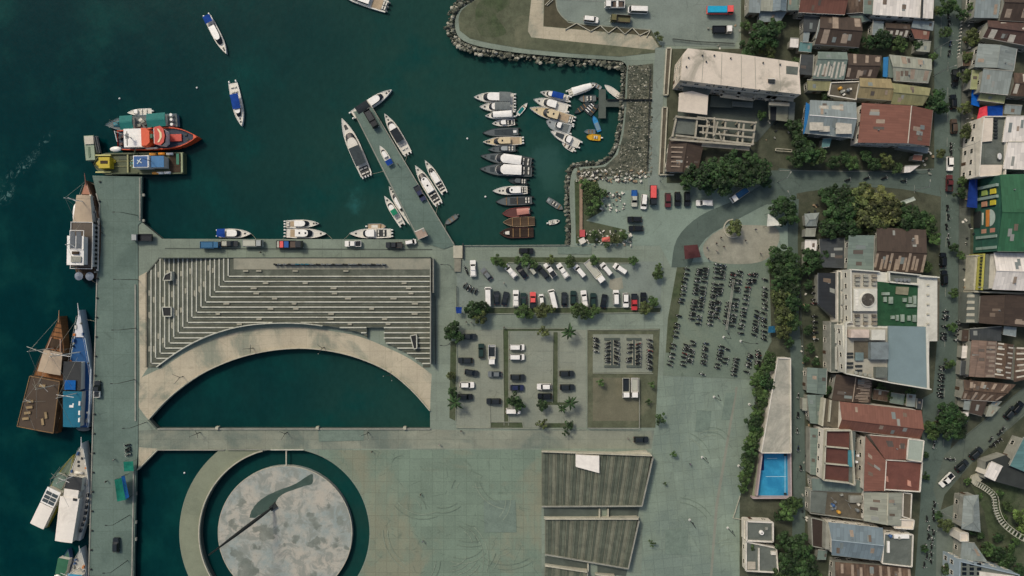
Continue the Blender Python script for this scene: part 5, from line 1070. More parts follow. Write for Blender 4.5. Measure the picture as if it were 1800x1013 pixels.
# lower row from the left
for k, x, y, a, c, lb in [('bus', 858, 522, 91, 'white', 'white minibus at the left end of the straight row'), ('car', 873, 524, 92, 'dark', 'dark car right of the left white minibus'), ('car', 888, 525, 79, 'dark', 'dark car parked askew, third in the straight row'), ('pickup', 906.7, 524.5, 90, 'white', 'white pickup fourth in the straight row'),
        ('car', 920.5, 527, 91, 'green', 'deep green car left of the red fronted one'), ('mini', 952, 527, 95, 'white', 'small white van between the red fronted car and the long white minibus'), ('bus', 972, 526, 103, 'white', 'white minibus parked askew in the middle of the straight row'),
        ('car', 992, 526, 89, 'dark', 'dark car just right of the askew white minibus'), ('suv', 1007.8, 524, 90, 'green', 'tall dark green car, second right of the askew minibus'), ('pickup', 1027, 525, 97, 'white', 'white pickup above the largest verge shrub'), ('suv', 1042.7, 528, 90, 'green', 'dark green car right of the white pickup over the shrub'),
        ('car', 1061.6, 529.5, 80, 'black', 'black car alone and tilted in the straight row'), ('van', 1083, 523, 91, 'white', 'white van left in the right hand group of four'), ('suv', 1100, 528, 270, 'white', 'white car facing down beside the white van'), ('suv', 1131, 527, 90, 'black', 'black car at the right end of the straight row')]:
    V(k, x, y, a, c, lb, load='white -2.4 -.6 .5' if k == 'pickup' else None)
V('pickup', 936.7, 528, 90, 'coral', 'car with a red front and dark back in the straight row', side='black', bed='dark', cat='pickup')
V('pickup', 1115, 531, 270, 'red', 'dark pickup with red rear end second from the right of the row', side='black', bed='dark')
V('suv', 925, 441.5, 0, 'black', 'black car alone on the quay above the slanting row')
# lower car park
for k, x, y, a, c, lb in [('car', 825, 592, 0, 'dark', 'dark car peeping out from under the tree at the car park corner'), ('suv', 846, 617, 91, 'green', 'dark green car pointing up beside the white truck'), ('suv', 818, 634, 180, 'dark', 'dark car uppermost in the left column of the lower lot'), ('car', 828.6, 655.5, -9, 'dark', 'dark car parked crooked in the left column'),
        ('suv', 821, 677, 0, 'white', 'white car in the left column of the lower lot'), ('suv', 818, 698, 0, 'black', 'black car lowest in the left column'), ('car', 869.6, 658, 180, 'grey', 'dark grey car nose left in the second column'), ('suv', 867.7, 705.7, 180, 'dark', 'dark car below the grey one beside the bed'),
        ('van', 909, 610.7, 0, 'white', 'upper of two white vans side by side in the lower lot'), ('van', 909, 628, 0, 'white', 'lower of two white vans side by side in the lower lot'), ('suv', 909.6, 663.5, 0, 'dark', 'dark car above the navy one'), ('car', 908.7, 682, 0, 'navy', 'navy blue car in the middle column'),
        ('van', 902, 722.8, 0, 'white', 'white van half under a leafy tree'), ('suv', 956.5, 680, 180, 'white', 'white car directly above a black one'), ('suv', 957.7, 697, 180, 'black', 'black car directly below the white one'), ('suv', 996, 657, 0, 'dark', 'upper dark car in the right column of the lower lot'), ('suv', 997, 681, 0, 'dark', 'lower dark car in the right column of the lower lot'), ('suv', 1126.7, 773, 0, 'dark', 'dark car alone on the causeway near the planked seating')]:
    V(k, x, y, a, c, lb)
V('truck', 864.6, 624, 270, 'white', 'white truck with striped bed pointing down in the lower lot', bed='pale', load='white -2.9 .8 .15;dark -2.6 .6 .22')
V('truck', 1100, 682, 270, 'white', 'left truck with dark bed in the fenced yard', bed='dark', side='pale')
V('truck', 1115, 682, 270, 'white', 'right truck with pale covered bed in the fenced yard', bed='white', load='pale -2.9 .9 .5')
# harbour yard
V('pickup', 1115, 349, 270, 'pale', 'pickup with blue bed at the left of the harbour yard row', side='blue', bed='blue', load='blue -2.5 -.4 .4')
V('van', 1132, 355, 265, 'white', 'white van second from left in the harbour yard row'); V('truck', 1148, 344, 270, 'dark', 'truck with coral red cover in the harbour yard row', bed='coral', load='coral -3.1 .9 .9')
V('suv', 1174, 352, 270, 'maroon', 'maroon car in the harbour yard row'); V('suv', 1191, 350, 270, 'black', 'black car right beside the maroon one'); V('suv', 1208, 350, 270, 'black', 'second black car right of the maroon one')
V('pickup', 1238, 357, 180, 'white', 'white pickup facing left below the big trees', load='white -2.4 -.5 .45'); V('truck', 1299, 343, 215, 'white', 'truck with blue cover at the road bend', bed='steelblue', load='steelblue -3.1 1 .5', side='pale')
V('suv', 1115.6, 386, 180, 'black', 'upper of two black cars side by side in the harbour yard'); V('suv', 1118, 402, 180, 'black', 'lower of two black cars side by side in the harbour yard')
# headland
V('van', 1039, 34.5, -6, 'white', 'white van beside the zigzag rail on the headland'); V('truck', 1080, 9, 180, 'white', 'truck with loaded dark bed at the top of the headland lot', bed='dark', load='brown -2.6 .4 .4;white -1.2 -.4 .8')
V('bus', 1121, 18, 178, 'white', 'white minibus on the headland lot'); V('truck', 1090, 34, 176, 'olive', 'olive flatbed truck on the headland lot', bed='olive', side='brown')
bs = V('long', 1265, 19, 0, 'coral', 'long truck with cyan cover and red front at the headland edge', bed='cyan', load='cyan -4.1 2.1 1.2'); V('truck', 1269, 53, 0, 'white', 'truck with black bed below the cyan one', bed='black', side='black', load='black -3 .8 .5')
# quay and piers
V('truck', 371, 431, 0, 'steelblue', 'blue truck at the left of the quay', bed='steelblue', load='steelblue -3 .9 .6'); V('pickup', 403.5, 428.5, 0, 'dark', 'dark pickup with grey load beside the blue truck', side='brown', load='pale -2.4 -.5 .3')
V('truck', 445.5, 428, 0, 'silver', 'grey box truck on the quay between two speedboats', bed='pale', load='pale -3 1 .9'); V('long', 510, 430, 0, 'dark', 'long truck with red and blue covers on the quay', bed='brown', load='pale -4.1 -3.2 .5;coral -3.1 -1.9 .6;blue -1.8 -.2 .6;brown .1 1.9 .4')
V('pickup', 620.5, 428.6, 180, 'white', 'white pickup with dark bed on the quay', side='white', bed='black'); V('pickup', 692.5, 431, 180, 'dark', 'dark pickup with grey cab roof on the quay near the kiosk', side='brown')
V('truck', 653, 210, -60, 'black', 'black truck near the outer end of the narrow pier', bed='dark', load='dark -2.8 .6 .4'); V('pickup', 738, 340, -60, 'navy', 'navy pickup halfway along the narrow pier', side='navy', bed='dark')
V('pickup', 171, 684, 90, 'dark', 'dark pickup with white tailgate at the main pier edge', side='white', bed='dark'); V('suv', 204, 958, 90, 'dark', 'dark car alone low on the main pier'); V('truck', 251, 418, 180, 'silver', 'small truck with grey cab at the pier corner', bed='black', side='black')
bt = Boat('speedboat', 'white boat with blue stern cover lifted onto the narrow pier', 'boat', (668, 257), (687, 290), 11, zt=.8); bt.hull(WHITE, OFFW, .8); bt.cabin(.4, .8, .7, .7); bt.canopy(.0, .25, BC['blue'], 1.1, .6, posts=False); bt.o.location.z = .35
bt.part('cradle', MB().box(-1.5, -1.2, -.8, .8, -.33, .2).box(1.2, 1.5, -.8, .8, -.33, .2), DSTEEL)
# streets
for k, x, y, a, c, lb in [('suv', 1670, 288, 270, 'white', 'white car driving down the main street'), ('suv', 1675.5, 179, 92, 'black', 'black car on the main street opposite the yellow green roof'), ('suv', 1677, 222, 91, 'brown', 'brown car on the main street above the white car'), ('pickup', 1669, 322, 88, 'maroon', 'maroon pickup below the white car on the main street'), ('pickup', 1679, 137, 270, 'black', 'black pickup with pale roll bar on the main street'),
        ('suv', 1658, 457, 90, 'black', 'black car on the main street left of the white gabled roof, upper'), ('suv', 1660, 488, 91, 'black', 'black car on the main street left of the white gabled roof, lower'), ('suv', 1691, 819, 40, 'dark', 'dark car just above the white pickup on the slanting road'), ('suv', 1716, 797, 41, 'dark', 'second dark car up the slanting road'),
        ('suv', 1789, 717, 48, 'black', 'black car at the right edge of the slanting road'), ('suv', 1776, 726, 48, 'dark', 'dark car second from the right edge on the slanting road')]:
    V(k, x, y, a, c, lb)
V('pickup', 1664, 844, 225, 'white', 'white pickup with black bed at the road fork', bed='black', side='white')
# ---- motorbikes
BIKE = []
for bc in ((26, 28, 30), (38, 42, 44), (120, 34, 34), (170, 172, 166), (40, 60, 90)):
    mb = MB()
    for x in (-.62, .62): mb.tube((x, -.06, .29), (x, .06, .29), .29, n=10, mi=1)
    mb.frus([(-.75, -.14), (.1, -.16), (.1, .16), (-.75, .14)], .45, [(-.85, -.08), (.05, -.12), (.05, .12), (-.85, .08)], .78)
    mb.frus([(-.6, -.15), (.1, -.15), (.1, .15), (-.6, .15)], .78, [(-.55, -.1), (.05, -.1), (.05, .1), (-.55, .1)], .88, 1)
    mb.frus([(.1, -.12), (.5, -.12), (.5, .12), (.1, .12)], .3, [(.1, -.08), (.4, -.08), (.4, .08), (.1, .08)], .5)
    mb.frus([(.42, -.2), (.62, -.14), (.62, .14), (.42, .2)], .4, [(.34, -.14), (.5, -.1), (.5, .1), (.34, .14)], 1.0)
    mb.tube((.4, -.36, 1.03), (.4, .36, 1.03), .025, n=5, mi=1); mb.tube((.62, 0, .3), (.42, 0, .98), .05, n=5, mi=1)
    for sy in (-1, 1): mb.tube((.42, sy * .28, 1.03), (.4, sy * .36, 1.18), .015, n=4, mi=1); mb.box(.37, .42, sy * .38 - .07, sy * .38 + .07, 1.15, 1.25, 2)
    mb.box(.55, .66, -.08, .08, .78, .9, 2)
    BIKE.append(mb.mesh('motorbike', [paint(bc, .3, .5), RUBBER, LIGHTM]))
nb = [0]
def bike(px, py, ang, label, group, v=None):
    o = link('motorbike', BIKE[v if v is not None else random.choices(range(5), [12, 10, .6, 2.6, 1.2])[0]]); o.location = (*XY(px, py), .2 if px < 243 else .12); o.rotation_euler = (R(U(8, 14)) * random.choice((-1, 1)), 0, R(ang))
    o.scale = (1.14, 1.4, 1.05); tag(o, label, 'motorbike', group); nb[0] += 1
ORD = 'first second third fourth fifth sixth seventh eighth ninth tenth eleventh twelfth thirteenth fourteenth fifteenth sixteenth seventeenth eighteenth nineteenth twentieth 21st 22nd 23rd 24th 25th 26th'.split()
def bikerow(a, b, n, ang, label, group, jit=.7, skip=.12, flip=False):
    where = 'top' if abs(b[1] - a[1]) >= abs(b[0] - a[0]) else 'left'; k = 0; a, b = sorted((a, b), key=lambda p: p[1] if where == 'top' else p[0]); rest = label[len('motorbike '):]
    for i in range(n):
        if rnd() < skip: continue
        t = (i + .5) / n
        bike(a[0] + (b[0] - a[0]) * t + U(-jit, jit), a[1] + (b[1] - a[1]) * t + U(-jit, jit), ang + U(-10, 10) + (180 if flip and rnd() < .3 else 0), ORD[k] + ' motorbike from the ' + where + ' ' + rest, group); k += 1
G = 'motorbikes in the plaza lot'
for a, b, n, ang, lb in [((1207, 470), (1176, 646), 24, 168, 'motorbike on the grass strip left of the bike lot'),
        ((1229, 470), (1214, 568), 18, 172, 'motorbike in the first double bike lot row, left half'), ((1241, 469), (1226, 570), 18, -8, 'motorbike in the first double bike lot row, right half'),
        ((1260, 463), (1246, 573), 19, 172, 'motorbike in the second double bike lot row, left half'), ((1271, 464), (1257, 560), 17, -8, 'motorbike in the second double bike lot row, right half'),
        ((1289, 476), (1274, 572), 16, 172, 'motorbike left of the thin shelter beam'), ((1301, 468), (1286, 576), 16, -8, 'motorbike right of the thin shelter beam'),
        ((1318, 480), (1300, 588), 15, 170, 'motorbike in the bike row second from the trees'), ((1326, 478), (1322, 500), 4, -10, 'motorbike at the head of the row second from the trees'), ((1331, 545), (1325, 590), 8, -20, 'motorbike in the short row facing the trees'), ((1344, 487), (1341, 600), 15, 160, 'motorbike in the row under the edge of the trees'),
        ((1208, 598), (1199, 645), 9, 170, 'motorbike in the first row of the lower bike lot'), ((1218, 598), (1211, 640), 7, -12, 'motorbike in the second row of the lower bike lot'), ((1240, 601), (1233, 662), 10, 165, 'motorbike in the third row of the lower bike lot'), ((1268, 606), (1258, 654), 9, 168, 'motorbike in the fourth row of the lower bike lot'), ((1278, 610), (1273, 640), 5, -12, 'motorbike beside the fourth row of the lower bike lot'), ((1297, 610), (1288, 662), 9, 165, 'motorbike in the fifth row of the lower bike lot'), ((1319, 620), (1311, 656), 7, 160, 'motorbike in the sixth row of the lower bike lot'), ((1332, 617), (1330, 650), 7, 160, 'motorbike in the lower row nearest the trees')]:
    bikerow(a, b, n, ang, lb, G, flip=True)
G2 = 'motorbikes in the fenced bay'
for a, b, n, ang, lb in [((1047, 592), (1047, 620), 5, 165, 'motorbike along the left fence of the bike bay'), ((1067, 600), (1068, 640), 6, 190, 'motorbike left of the first rack in the bike bay'), ((1084, 598), (1084, 640), 7, -15, 'motorbike right of the first rack in the bike bay'), ((1107, 600), (1105, 640), 5, 190, 'motorbike left of the second rack in the bike bay'), ((1122, 602), (1121, 640), 8, 15, 'motorbike right of the second rack in the bike bay'), ((1142, 596), (1141, 652), 10, 160, 'motorbike along the right side of the bike bay')]:
    bikerow(a, b, n, ang, lb, G2, .9, .1)
G3 = 'motorbikes along the streets'
for a, b, n, ang, lb in [((1661, 546), (1656, 600), 9, 175, 'motorbike along the main street beside the hotel'), ((1655, 640), (1650, 700), 9, 172, 'motorbike along the main street beside the red roof'), ((1668, 255), (1670, 270), 3, 90, 'motorbike just above the white car on the main street'), ((1428, 500), (1431, 600), 10, 185, 'motorbike parked along the lane left of the hotel'), ((1756, 770), (1740, 785), 3, 30, 'motorbike beside the second dark car of the slanting road'), ((1661, 806), (1676, 808), 2, 10, 'motorbike crossing at the road fork'), ((1640, 880), (1634, 990), 9, 100, 'motorbike along the bottom of the main street'), ((1765, 750), (1735, 775), 4, 50, 'motorbike in line on the slanting road'), ((226, 780), (228, 800), 4, 200, 'motorbike by the green tents on the pier'), ((1684, 560), (1680, 600), 5, 190, 'motorbike under the dark street trees opposite the hotel'), ((818, 470), (820, 480), 2, 100, 'motorbike beside the leftmost pickup of the car park'), ((815, 500), (838, 514), 5, 60, 'motorbike at the left entrance of the car park')]:
    bikerow(a, b, n, ang, lb, G3, 1.0, .1)
for a, b, n, ang, lb in [((1664, 20), (1668, 100), 5, 268, 'motorbike riding on the upper main street'), ((1662, 360), (1664, 440), 5, 270, 'motorbike riding on the main street by the green building'), ((1650, 720), (1640, 790), 5, 262, 'motorbike riding past the big corner trees'), ((1440, 312), (1600, 318), 5, 8, 'motorbike riding on the curved road'), ((1630, 905), (1624, 1000), 6, 265, 'motorbike riding at the bottom of the main street'), ((1402, 680), (1404, 900), 7, 268, 'motorbike riding along the lane')]:
    bikerow(a, b, n, ang, lb, G3, 2.5, .1)
print('BIKES', nb[0])
# ------------------------------------------------------------------ buildings
CAMV = Vector((0, 0))
WIN = {}
def winmesh(w, h):
    k = (round(w, 1), round(h, 1))
    if k not in WIN:
        mb = MB(); mb.box(-w/2, w/2, -.02, .03, 0, h, 0)
        for a in ((-w/2 - .06, -w/2, -.02, .07, -.06, h + .06), (w/2, w/2 + .06, -.02, .07, -.06, h + .06), (-w/2, w/2, -.02, .07, h, h + .06)): mb.box(*a, 1)
        mb.box(-w/2 - .12, w/2 + .12, -.02, .16, -.12, -.06 + .0, 1); mb.box(-.03, .03, .03, .06, 0, h, 1); WIN[k] = mb.mesh('window', [GLASS, OFFW])
    return WIN[k]
DOOR = MB().box(-.5, .5, -.02, .05, 0, 2.1).box(.32, .4, .05, .1, .95, 1.05, 1).mesh('door', [paint((84, 64, 50)), STEEL])
def facade(t, poly, h, st=3.0, step=3.2, door=True, z0=0.0, force=False):
    """windows and a door on the walls that face the square"""
    a = sum(poly[i][0] * poly[(i + 1) % len(poly)][1] - poly[(i + 1) % len(poly)][0] * poly[i][1] for i in range(len(poly)))
    if a < 0: poly = poly[::-1]
    n = len(poly); best = None
    for i in range(n):
        p = Vector(poly[i]); q = Vector(poly[(i + 1) % n]); d = q - p
        if d.length < 2.5: continue
        nr = Vector((d.y, -d.x)).normalized(); mid = (p + q) / 2
        if nr.dot(-mid) < .25 * mid.length: continue
        ang = math.atan2(-nr.x, nr.y)
        k = max(1, int(d.length / step))
        for s_ in range(max(1, int((h - z0 + .4) / st))):
            for j in range(k):
                c = p + d * ((j + .5) / k) + nr * .02
                if door and s_ == 0 and j == k // 2 and best is None:
                    o = link('door', DOOR, t); o.location = (c.x - t.location.x, c.y - t.location.y, z0); o.rotation_euler = (0, 0, ang); best = 1; continue
                o = link('window', winmesh(1.3, 1.2), t); o.location = (c.x - t.location.x, c.y - t.location.y, z0 + s_ * st + 1.0); o.rotation_euler = (0, 0, ang)
def shrink(poly, d):
    c = Vector((sum(p[0] for p in poly) / len(poly), sum(p[1] for p in poly) / len(poly)))
    out = []
    for p in poly:
        v = Vector(p[:2]) - c; out.append(tuple(c + v * max(.1, (v.length - d) / v.length)))
    return out
def slope(mb, a, b, c, d, th=.1):
    """roof slope: eave a-b, ridge c above b, d above a (counter-clockwise from above), with uv in metres"""
    a, b, c, d = (Vector(v) for v in (a, b, c, d)); L = (b - a).length; dn = ((a + b) / 2 - (c + d) / 2).length; e = (b - a).normalized()
    k = len(mb.v)
    if mb.uv is None: mb.uv = []
    for p, v in ((a, dn), (b, dn), (c, 0), (d, 0)): mb.v.append(tuple(p)); mb.uv.append(((p - a).dot(e), v))
    for p, v in ((a, dn), (b, dn), (c, 0), (d, 0)): mb.v.append((p.x, p.y, p.z - th)); mb.uv.append(((p - a).dot(e), v))
    for f in ((0, 1, 2, 3), (7, 6, 5, 4), (0, 4, 5, 1), (1, 5, 6, 2), (2, 6, 7, 3), (3, 7, 4, 0)): mb.f.append(tuple(k + i for i in f)); mb.m.append(0)
def house_b(label, quad, h, roof, rm, wall=None, rise=1.4, ridge='h', name='house', cat='building', cap=None, eave=.45, win=True, z0=0.0, group=None, hip=.28, cut=.5, strips=None, st=3.0):
    """quad: top-left, top-right, bottom-right, bottom-left of the eaves on the plan"""
    wall = wall or GREYW
    q = [P(x, y, h) for x, y in quad]; c = sum(q, Vector()) / 4
    t = thing(name, label, cat, (c.x, c.y, z0), group)
    base = shrink([v[:2] for v in q], eave * 1.3); MB().prism(base, z0, h - .08).build('wall', wall, t)
    tl, tr, br, bl = q; mb = MB(); up = Vector((0, 0, rise))
    SL = []
    if roof == 'gable' or roof == 'hip':
        if ridge == 'h': A, B = tl.lerp(bl, cut) + up, tr.lerp(br, cut) + up; e0, e1, e2, e3 = bl, br, tr, tl
        else: A, B = bl.lerp(br, cut) + up, tl.lerp(tr, cut) + up; e0, e1, e2, e3 = br, tr, tl, bl
        # faces: e0-e1 eave with ridge A(start)..B(end); e2-e3 eave opposite
        if roof == 'hip': A, B = A.lerp(B, hip), B.lerp(A, hip * (1 - hip) / (1 - hip))
        slope(mb, e0, e1, B, A); slope(mb, e2, e3, A, B); SL = [(e0, e1, B, A), (e2, e3, A, B)] if roof == 'gable' else []
        if roof == 'hip':
            slope(mb, e1, e2, B, B + Vector((.001, 0, 0))); slope(mb, e3, e0, A, A + Vector((.001, 0, 0)))
        else:
            b2 = [Vector((*p, h - .09)) for p in base]
            for (p, r_, ap) in ((e1, e2, B), (e3, e0, A)):
                pc, rc, ac = (v.lerp(Vector((c.x, c.y, v.z)), .07) for v in (p, r_, ap)); w_ = MB().add([(pc.x, pc.y, h - .09), (rc.x, rc.y, h - .09), (ac.x, ac.y, ac.z - .14)], [(0, 1, 2)]); w_.build('gable_wall', wall, t)
        mb.build('roof', rm, t)
        rc_ = MB(); d = (B - A)
        rc_.tube(A + Vector((0, 0, .02)), B + Vector((0, 0, .02)), .16, n=6); rc_.build('ridge_cap', cap or rm, t)
        if rm.name.startswith('roof_'): rc_.v = []
        if roof == 'hip':
            rc_ = MB()
            for p, r_ in ((e0, A), (e1, B), (e2, B), (e3, A)): rc_.tube(p + Vector((0, 0, .02)), r_ + Vector((0, 0, .02)), .12, n=5)
            rc_.build('hip_cap', cap or rm, t)
    elif roof == 'shed':
        lo = {'s': (bl, br, tr, tl), 'n': (tr, tl, bl, br), 'w': (tl, bl, br, tr), 'e': (br, tr, tl, bl)}[ridge]
        slope(mb, lo[0], lo[1], lo[2] + up * .5, lo[3] + up * .5); mb.build('roof', rm, t); SL = [(lo[0], lo[1], lo[2] + up * .5, lo[3] + up * .5)]
        MB().bar(lo[2][:2], lo[3][:2], .25, h + rise * .5 - .05, h + rise * .5 + .1).build('verge_board', cap or wall, t)
    if strips:                                # replaced or weathered sheets laid on the roof
        sm_, n, side = strips
        for i in range(n):
            f = (i + .5) / n + U(-.25, .25) / n; wd = .28 / n
            if ridge == 'h': a0, a1 = (bl.lerp(br, f - wd), bl.lerp(br, f + wd)); r0, r1 = A.lerp(B, f - wd), A.lerp(B, f + wd); 
            else: a0, a1 = (br.lerp(tr, f - wd), br.lerp(tr, f + wd)); r0, r1 = A.lerp(B, f - wd), A.lerp(B, f + wd)
            if side == 'b' and i % 2:
                if ridge == 'h': a0, a1 = tl.lerp(tr, f - wd), tl.lerp(tr, f + wd)
                else: a0, a1 = bl.lerp(tl, f - wd), bl.lerp(tl, f + wd)
            f0, f1 = U(.02, .2), U(.6, .97); up_ = Vector((0, 0, .05)); s2 = MB()
            p = [a0.lerp(r0, f0) + up_, a1.lerp(r1, f0) + up_, a1.lerp(r1, f1) + up_, a0.lerp(r0, f1) + up_]
            if (p[1] - p[0]).cross(p[3] - p[0]).z < 0: p = p[::-1]
            slope(s2, *p, th=.04); s2.build('roof_sheet', sm_, t)
    for (a, b_, c_, d_) in SL:                # odd replacement sheets, patches and vents
        area = (b_ - a).length * (d_ - a).length
        for k in range(min(4, int(area / 26 + rnd()))):
            u, v = U(.06, .8), U(.08, .6); du = min(.2, U(.7, 1.3) / (b_ - a).length); dv = min(.38, U(1.2, 3.2) / max(.5, (d_ - a).length))
            g = lambda uu, vv: a.lerp(b_, uu).lerp(d_.lerp(c_, uu), vv) + Vector((0, 0, .04 + .004 * k))
            s2 = MB(); slope(s2, g(u, v), g(u + du, v), g(u + du, v + dv), g(u, v + dv), th=.03); s2.build('roof_patch', random.choice(RPATCH), t)
        if area > 40 and rnd() < .6: p_ = g(U(.2, .8), U(.3, .8)); MB().tube((p_.x, p_.y, p_.z - .1), (p_.x, p_.y, p_.z + .5), .18, n=8).build('roof_vent', STEEL, t)
    if SL and rnd() < .7: a, b_ = SL[0][0], SL[0][1]; MB().tube(a - Vector((0, 0, .08)), b_ - Vector((0, 0, .08)), .1, n=5).build('gutter', random.choice((OFFW, STEEL, GREYW)), t)
    if win: facade(t, base, h, st, z0=z0)
    return t
def flat_b(label, poly, h, rm, wall=None, par=.7, pw=.28, pm=None, name='flat_roofed_building', cat='building', win=True, z0=0.0, st=3.0, group=None):
    wall = wall or WHITEC; w = wpoly(poly, h); c = (sum(p[0] for p in w) / len(w), sum(p[1] for p in w) / len(w))
    t = thing(name, label, cat, (*c, z0), group)
    MB().prism(w, z0, h - .12).build('wall', wall, t); MB().prism(shrink(w, .03), h - .12, h).build('roof', rm, t)
    if par:
        mb = MB()
        for a, b in zip(w, w[1:] + w[:1]): mb.bar(a, b, pw, h - .3, h + par)
        mb.build('parapet', pm or wall, t)
    if win: facade(t, w, h, st, z0=z0)
    return t
def onroof(t, nm, pts, z0, z1, m, z=None):
    return MB().prism(wpoly(pts, z if z is not None else z1), z0, z1).build(nm, m, t)
def rect(x0, y0, x1, y1): return [(x0, y0), (x1, y0), (x1, y1), (x0, y1)]
def clutter(t, poly, z, n, mats=None):
    xs_ = [p[0] for p in poly]; ys_ = [p[1] for p in poly]
    for i in range(n):
        x, y = U(min(xs_) + 3, max(xs_) - 3), U(min(ys_) + 3, max(ys_) - 3); k = random.choice((0, 0, 1, 2)); c = P(x, y, z)
        if k == 0: MB().rbox(c[:2], U(.6, 1.1), U(.5, .9), z, z + U(.5, .9), U(0, 3)).build('air_conditioner', random.choice([OFFW, GREYW, STEEL]), t)
        elif k == 1: mb = MB().tube((c.x, c.y, z), (c.x, c.y, z + 1.1), .5, n=12); mb.tube((c.x, c.y, z + 1.1), (c.x, c.y, z + 1.25), .5, .2, 12); mb.build('water_tank', random.choice([paint((200, 150, 60)), STEEL, paint((60, 90, 130)), OFFW]), t)
        else: MB().rbox(c[:2], U(.8, 2), .12, z, z + .12, U(0, 3)).build('pipe', STEEL, t)
RED = roofm((124, 84, 70), .12, (102, 72, 60), .8, var=.1); BROWN = roofm((74, 62, 52), .45, (60, 50, 42), .9); RUST = roofm((100, 82, 66), .6, (70, 56, 46), .8, var=.28)
GBLUE = roofm((132, 142, 140), .12, (96, 104, 104), 1.0); GREEN_G = roofm((112, 126, 116), .2, (88, 92, 82), 1.0); GRY = roofm((136, 144, 138), .18, (104, 104, 94), 1.0); PALEG = roofm((150, 152, 136), .2, (116, 114, 98), 1.0)
WHITER = roofm((224, 217, 206), .06, (180, 166, 148), 1.0); OLIVE = roofm((136, 134, 96), .12, (110, 104, 76), 1.0); TANR = roofm((146, 132, 96), .12, (118, 104, 78), 1.0); GREENR = roofm((52, 98, 68), .16, (60, 92, 70), 1.0); DGREY = roofm((66, 70, 70), .2, (52, 50, 48), 1.0); SLATE = roofm((116, 130, 134), .06, (104, 114, 114), 1.2, rough=.5); TEALG = roofm((92, 128, 126), .15, (80, 100, 96), 1.0)
SHEET = paint((150, 134, 116), .7, var=.2, name='bare_sheet'); SHEET2 = paint((186, 180, 164), .6, var=.2, name='new_sheet')
FLATG = M('flat_roof_grey', (104, 110, 102), .9, .15, .3, (78, 84, 78), .7, .1, grain=.16); FLATW = M('flat_roof_white', (214, 202, 184), .85, .08, .25, (146, 142, 126), .85, .075, .5, .66, grain=.1); FLATB = M('flat_roof_brown', (98, 92, 78), .9, .2, .4, (74, 72, 62), .7, .15, grain=.18)
RPATCH = [SHEET, roofm((112, 98, 84), .5, (80, 66, 54), .8), roofm((140, 142, 134), .3, (108, 100, 88), .8), roofm((92, 84, 76), .4, (70, 60, 52), .8), roofm((120, 128, 124), .2, (96, 100, 94), .8)]
HB, FB = house_b, flat_b
# -- unfinished white building and ruins
t = FB('long building with white flat roof slab, partly unfinished', [(1209, 85), (1247, 89), (1300, 95), (1404, 110), (1408, 166), (1300, 154), (1196, 141), (1200, 96)], 10.0, FLATW, FLATW, par=.0, st=3.3)
onroof(t, 'stair_opening', [(1382, 116), (1403, 118), (1402, 132), (1382, 130)], 9.95, 10.06, FLATG); onroof(t, 'roof_vent', [(1351, 138), (1362, 138.5), (1362, 146), (1351, 145)], 10, 10.5, DARK); onroof(t, 'vent_cap', [(1350, 137), (1363, 137.5), (1363, 139.5), (1350, 139)], 10.5, 10.7, WHITEC)
for x, y in ((1210, 100), (1241, 107), (1206, 116), (1255, 96), (1284, 101), (1341, 109), (1371, 112), (1234, 96)): onroof(t, 'column_stub', rect(x, y, x + 2, y + 2), 10, 10.5, DARK)
for x in (1255, 1278, 1306, 1335, 1365): onroof(t, 'edge_post', rect(x, 146 + (x - 1230) * .105, x + 1.5, 148.5 + (x - 1230) * .105), 10, 11, DARK)
for f in (.17, .33, .5, .62, .83): a = (1200 + 208 * f, 96 + 20 * f); MB().bar(P(1203 + 200 * f, 87 + 22 * f, 10)[:2], P(1198 + 210 * f, 141 + 24 * f, 10)[:2], .12, 10, 10.06).build('slab_joint', GREYW, t)
ru = thing('roofless_ruin', 'roofless concrete frame with open rooms below the white roof', 'ruin', (*XY(1250, 215), 0))
onroof(ru, 'white_slab', [(1194, 164), (1216, 160), (1245, 168), (1243, 202), (1219, 199), (1192, 196)], 5.6, 6.0, FLATW); onroof(ru, 'slab', [(1203, 146), (1252, 152), (1246, 168), (1200, 162)], 4.6, 4.9, FLATG)
onroof(ru, 'slab', [(1187, 203), (1226, 208), (1225, 238), (1182, 234)], 3.8, 4.0, FLATG); onroof(ru, 'floor', [(1200, 165), (1390, 182), (1330, 250), (1182, 240)], .03, .2, CONC_D, 0)
BEAM = M('ruin_beam', (166, 160, 142), .85, .14, .5, (120, 118, 104), .6, .2)
def beam(a, b, w, z0, z1, nm='beam'): MB().bar(P(*a, z1)[:2], P(*b, z1)[:2], w, z0, z1).build(nm, BEAM, ru)
for x0, y0, x1, y1 in ((1226, 206, 1328, 216), (1228, 221, 1327, 230), (1230, 232, 1324, 242), (1188, 238, 1324, 254), (1178, 245, 1320, 256), (1188, 205, 1240, 210)): beam((x0, y0), (x1, y1), .55, 4.6, 5.1)
for xa, xb in ((1226, 1222), (1244, 1241), (1258, 1255), (1276, 1272), (1300, 1296), (1328, 1323), (1190, 1182), (1308, 1305)): beam((xa, 206 + (xa - 1226) * .1), (xb, 244 + (xb - 1222) * .1), .5, 4.2, 4.7)
for a, b in (((1240, 207), (1248, 222)), ((1264, 231), (1268, 246)), ((1246, 214), (1242, 240)), ((1256, 206), (1254, 240)), ((1262, 214), (1256, 238)), ((1236, 222), (1236, 236))): beam(a, b, .4, 5.1, 5.3, 'loose_timber')
for x, y in ((1190, 205), (1226, 206), (1258, 210), (1276, 212), (1300, 214), (1328, 216), (1182, 240), (1222, 244), (1255, 248), (1296, 251), (1323, 254), (1276, 230), (1300, 232)): MB().rbox(P(x, y, 4)[:2], .5, .5, 0, 4.6).build('column', BEAM, ru)
beam((1180, 247), (1318, 259), 2.2, 3.4, 3.7, 'ledge')
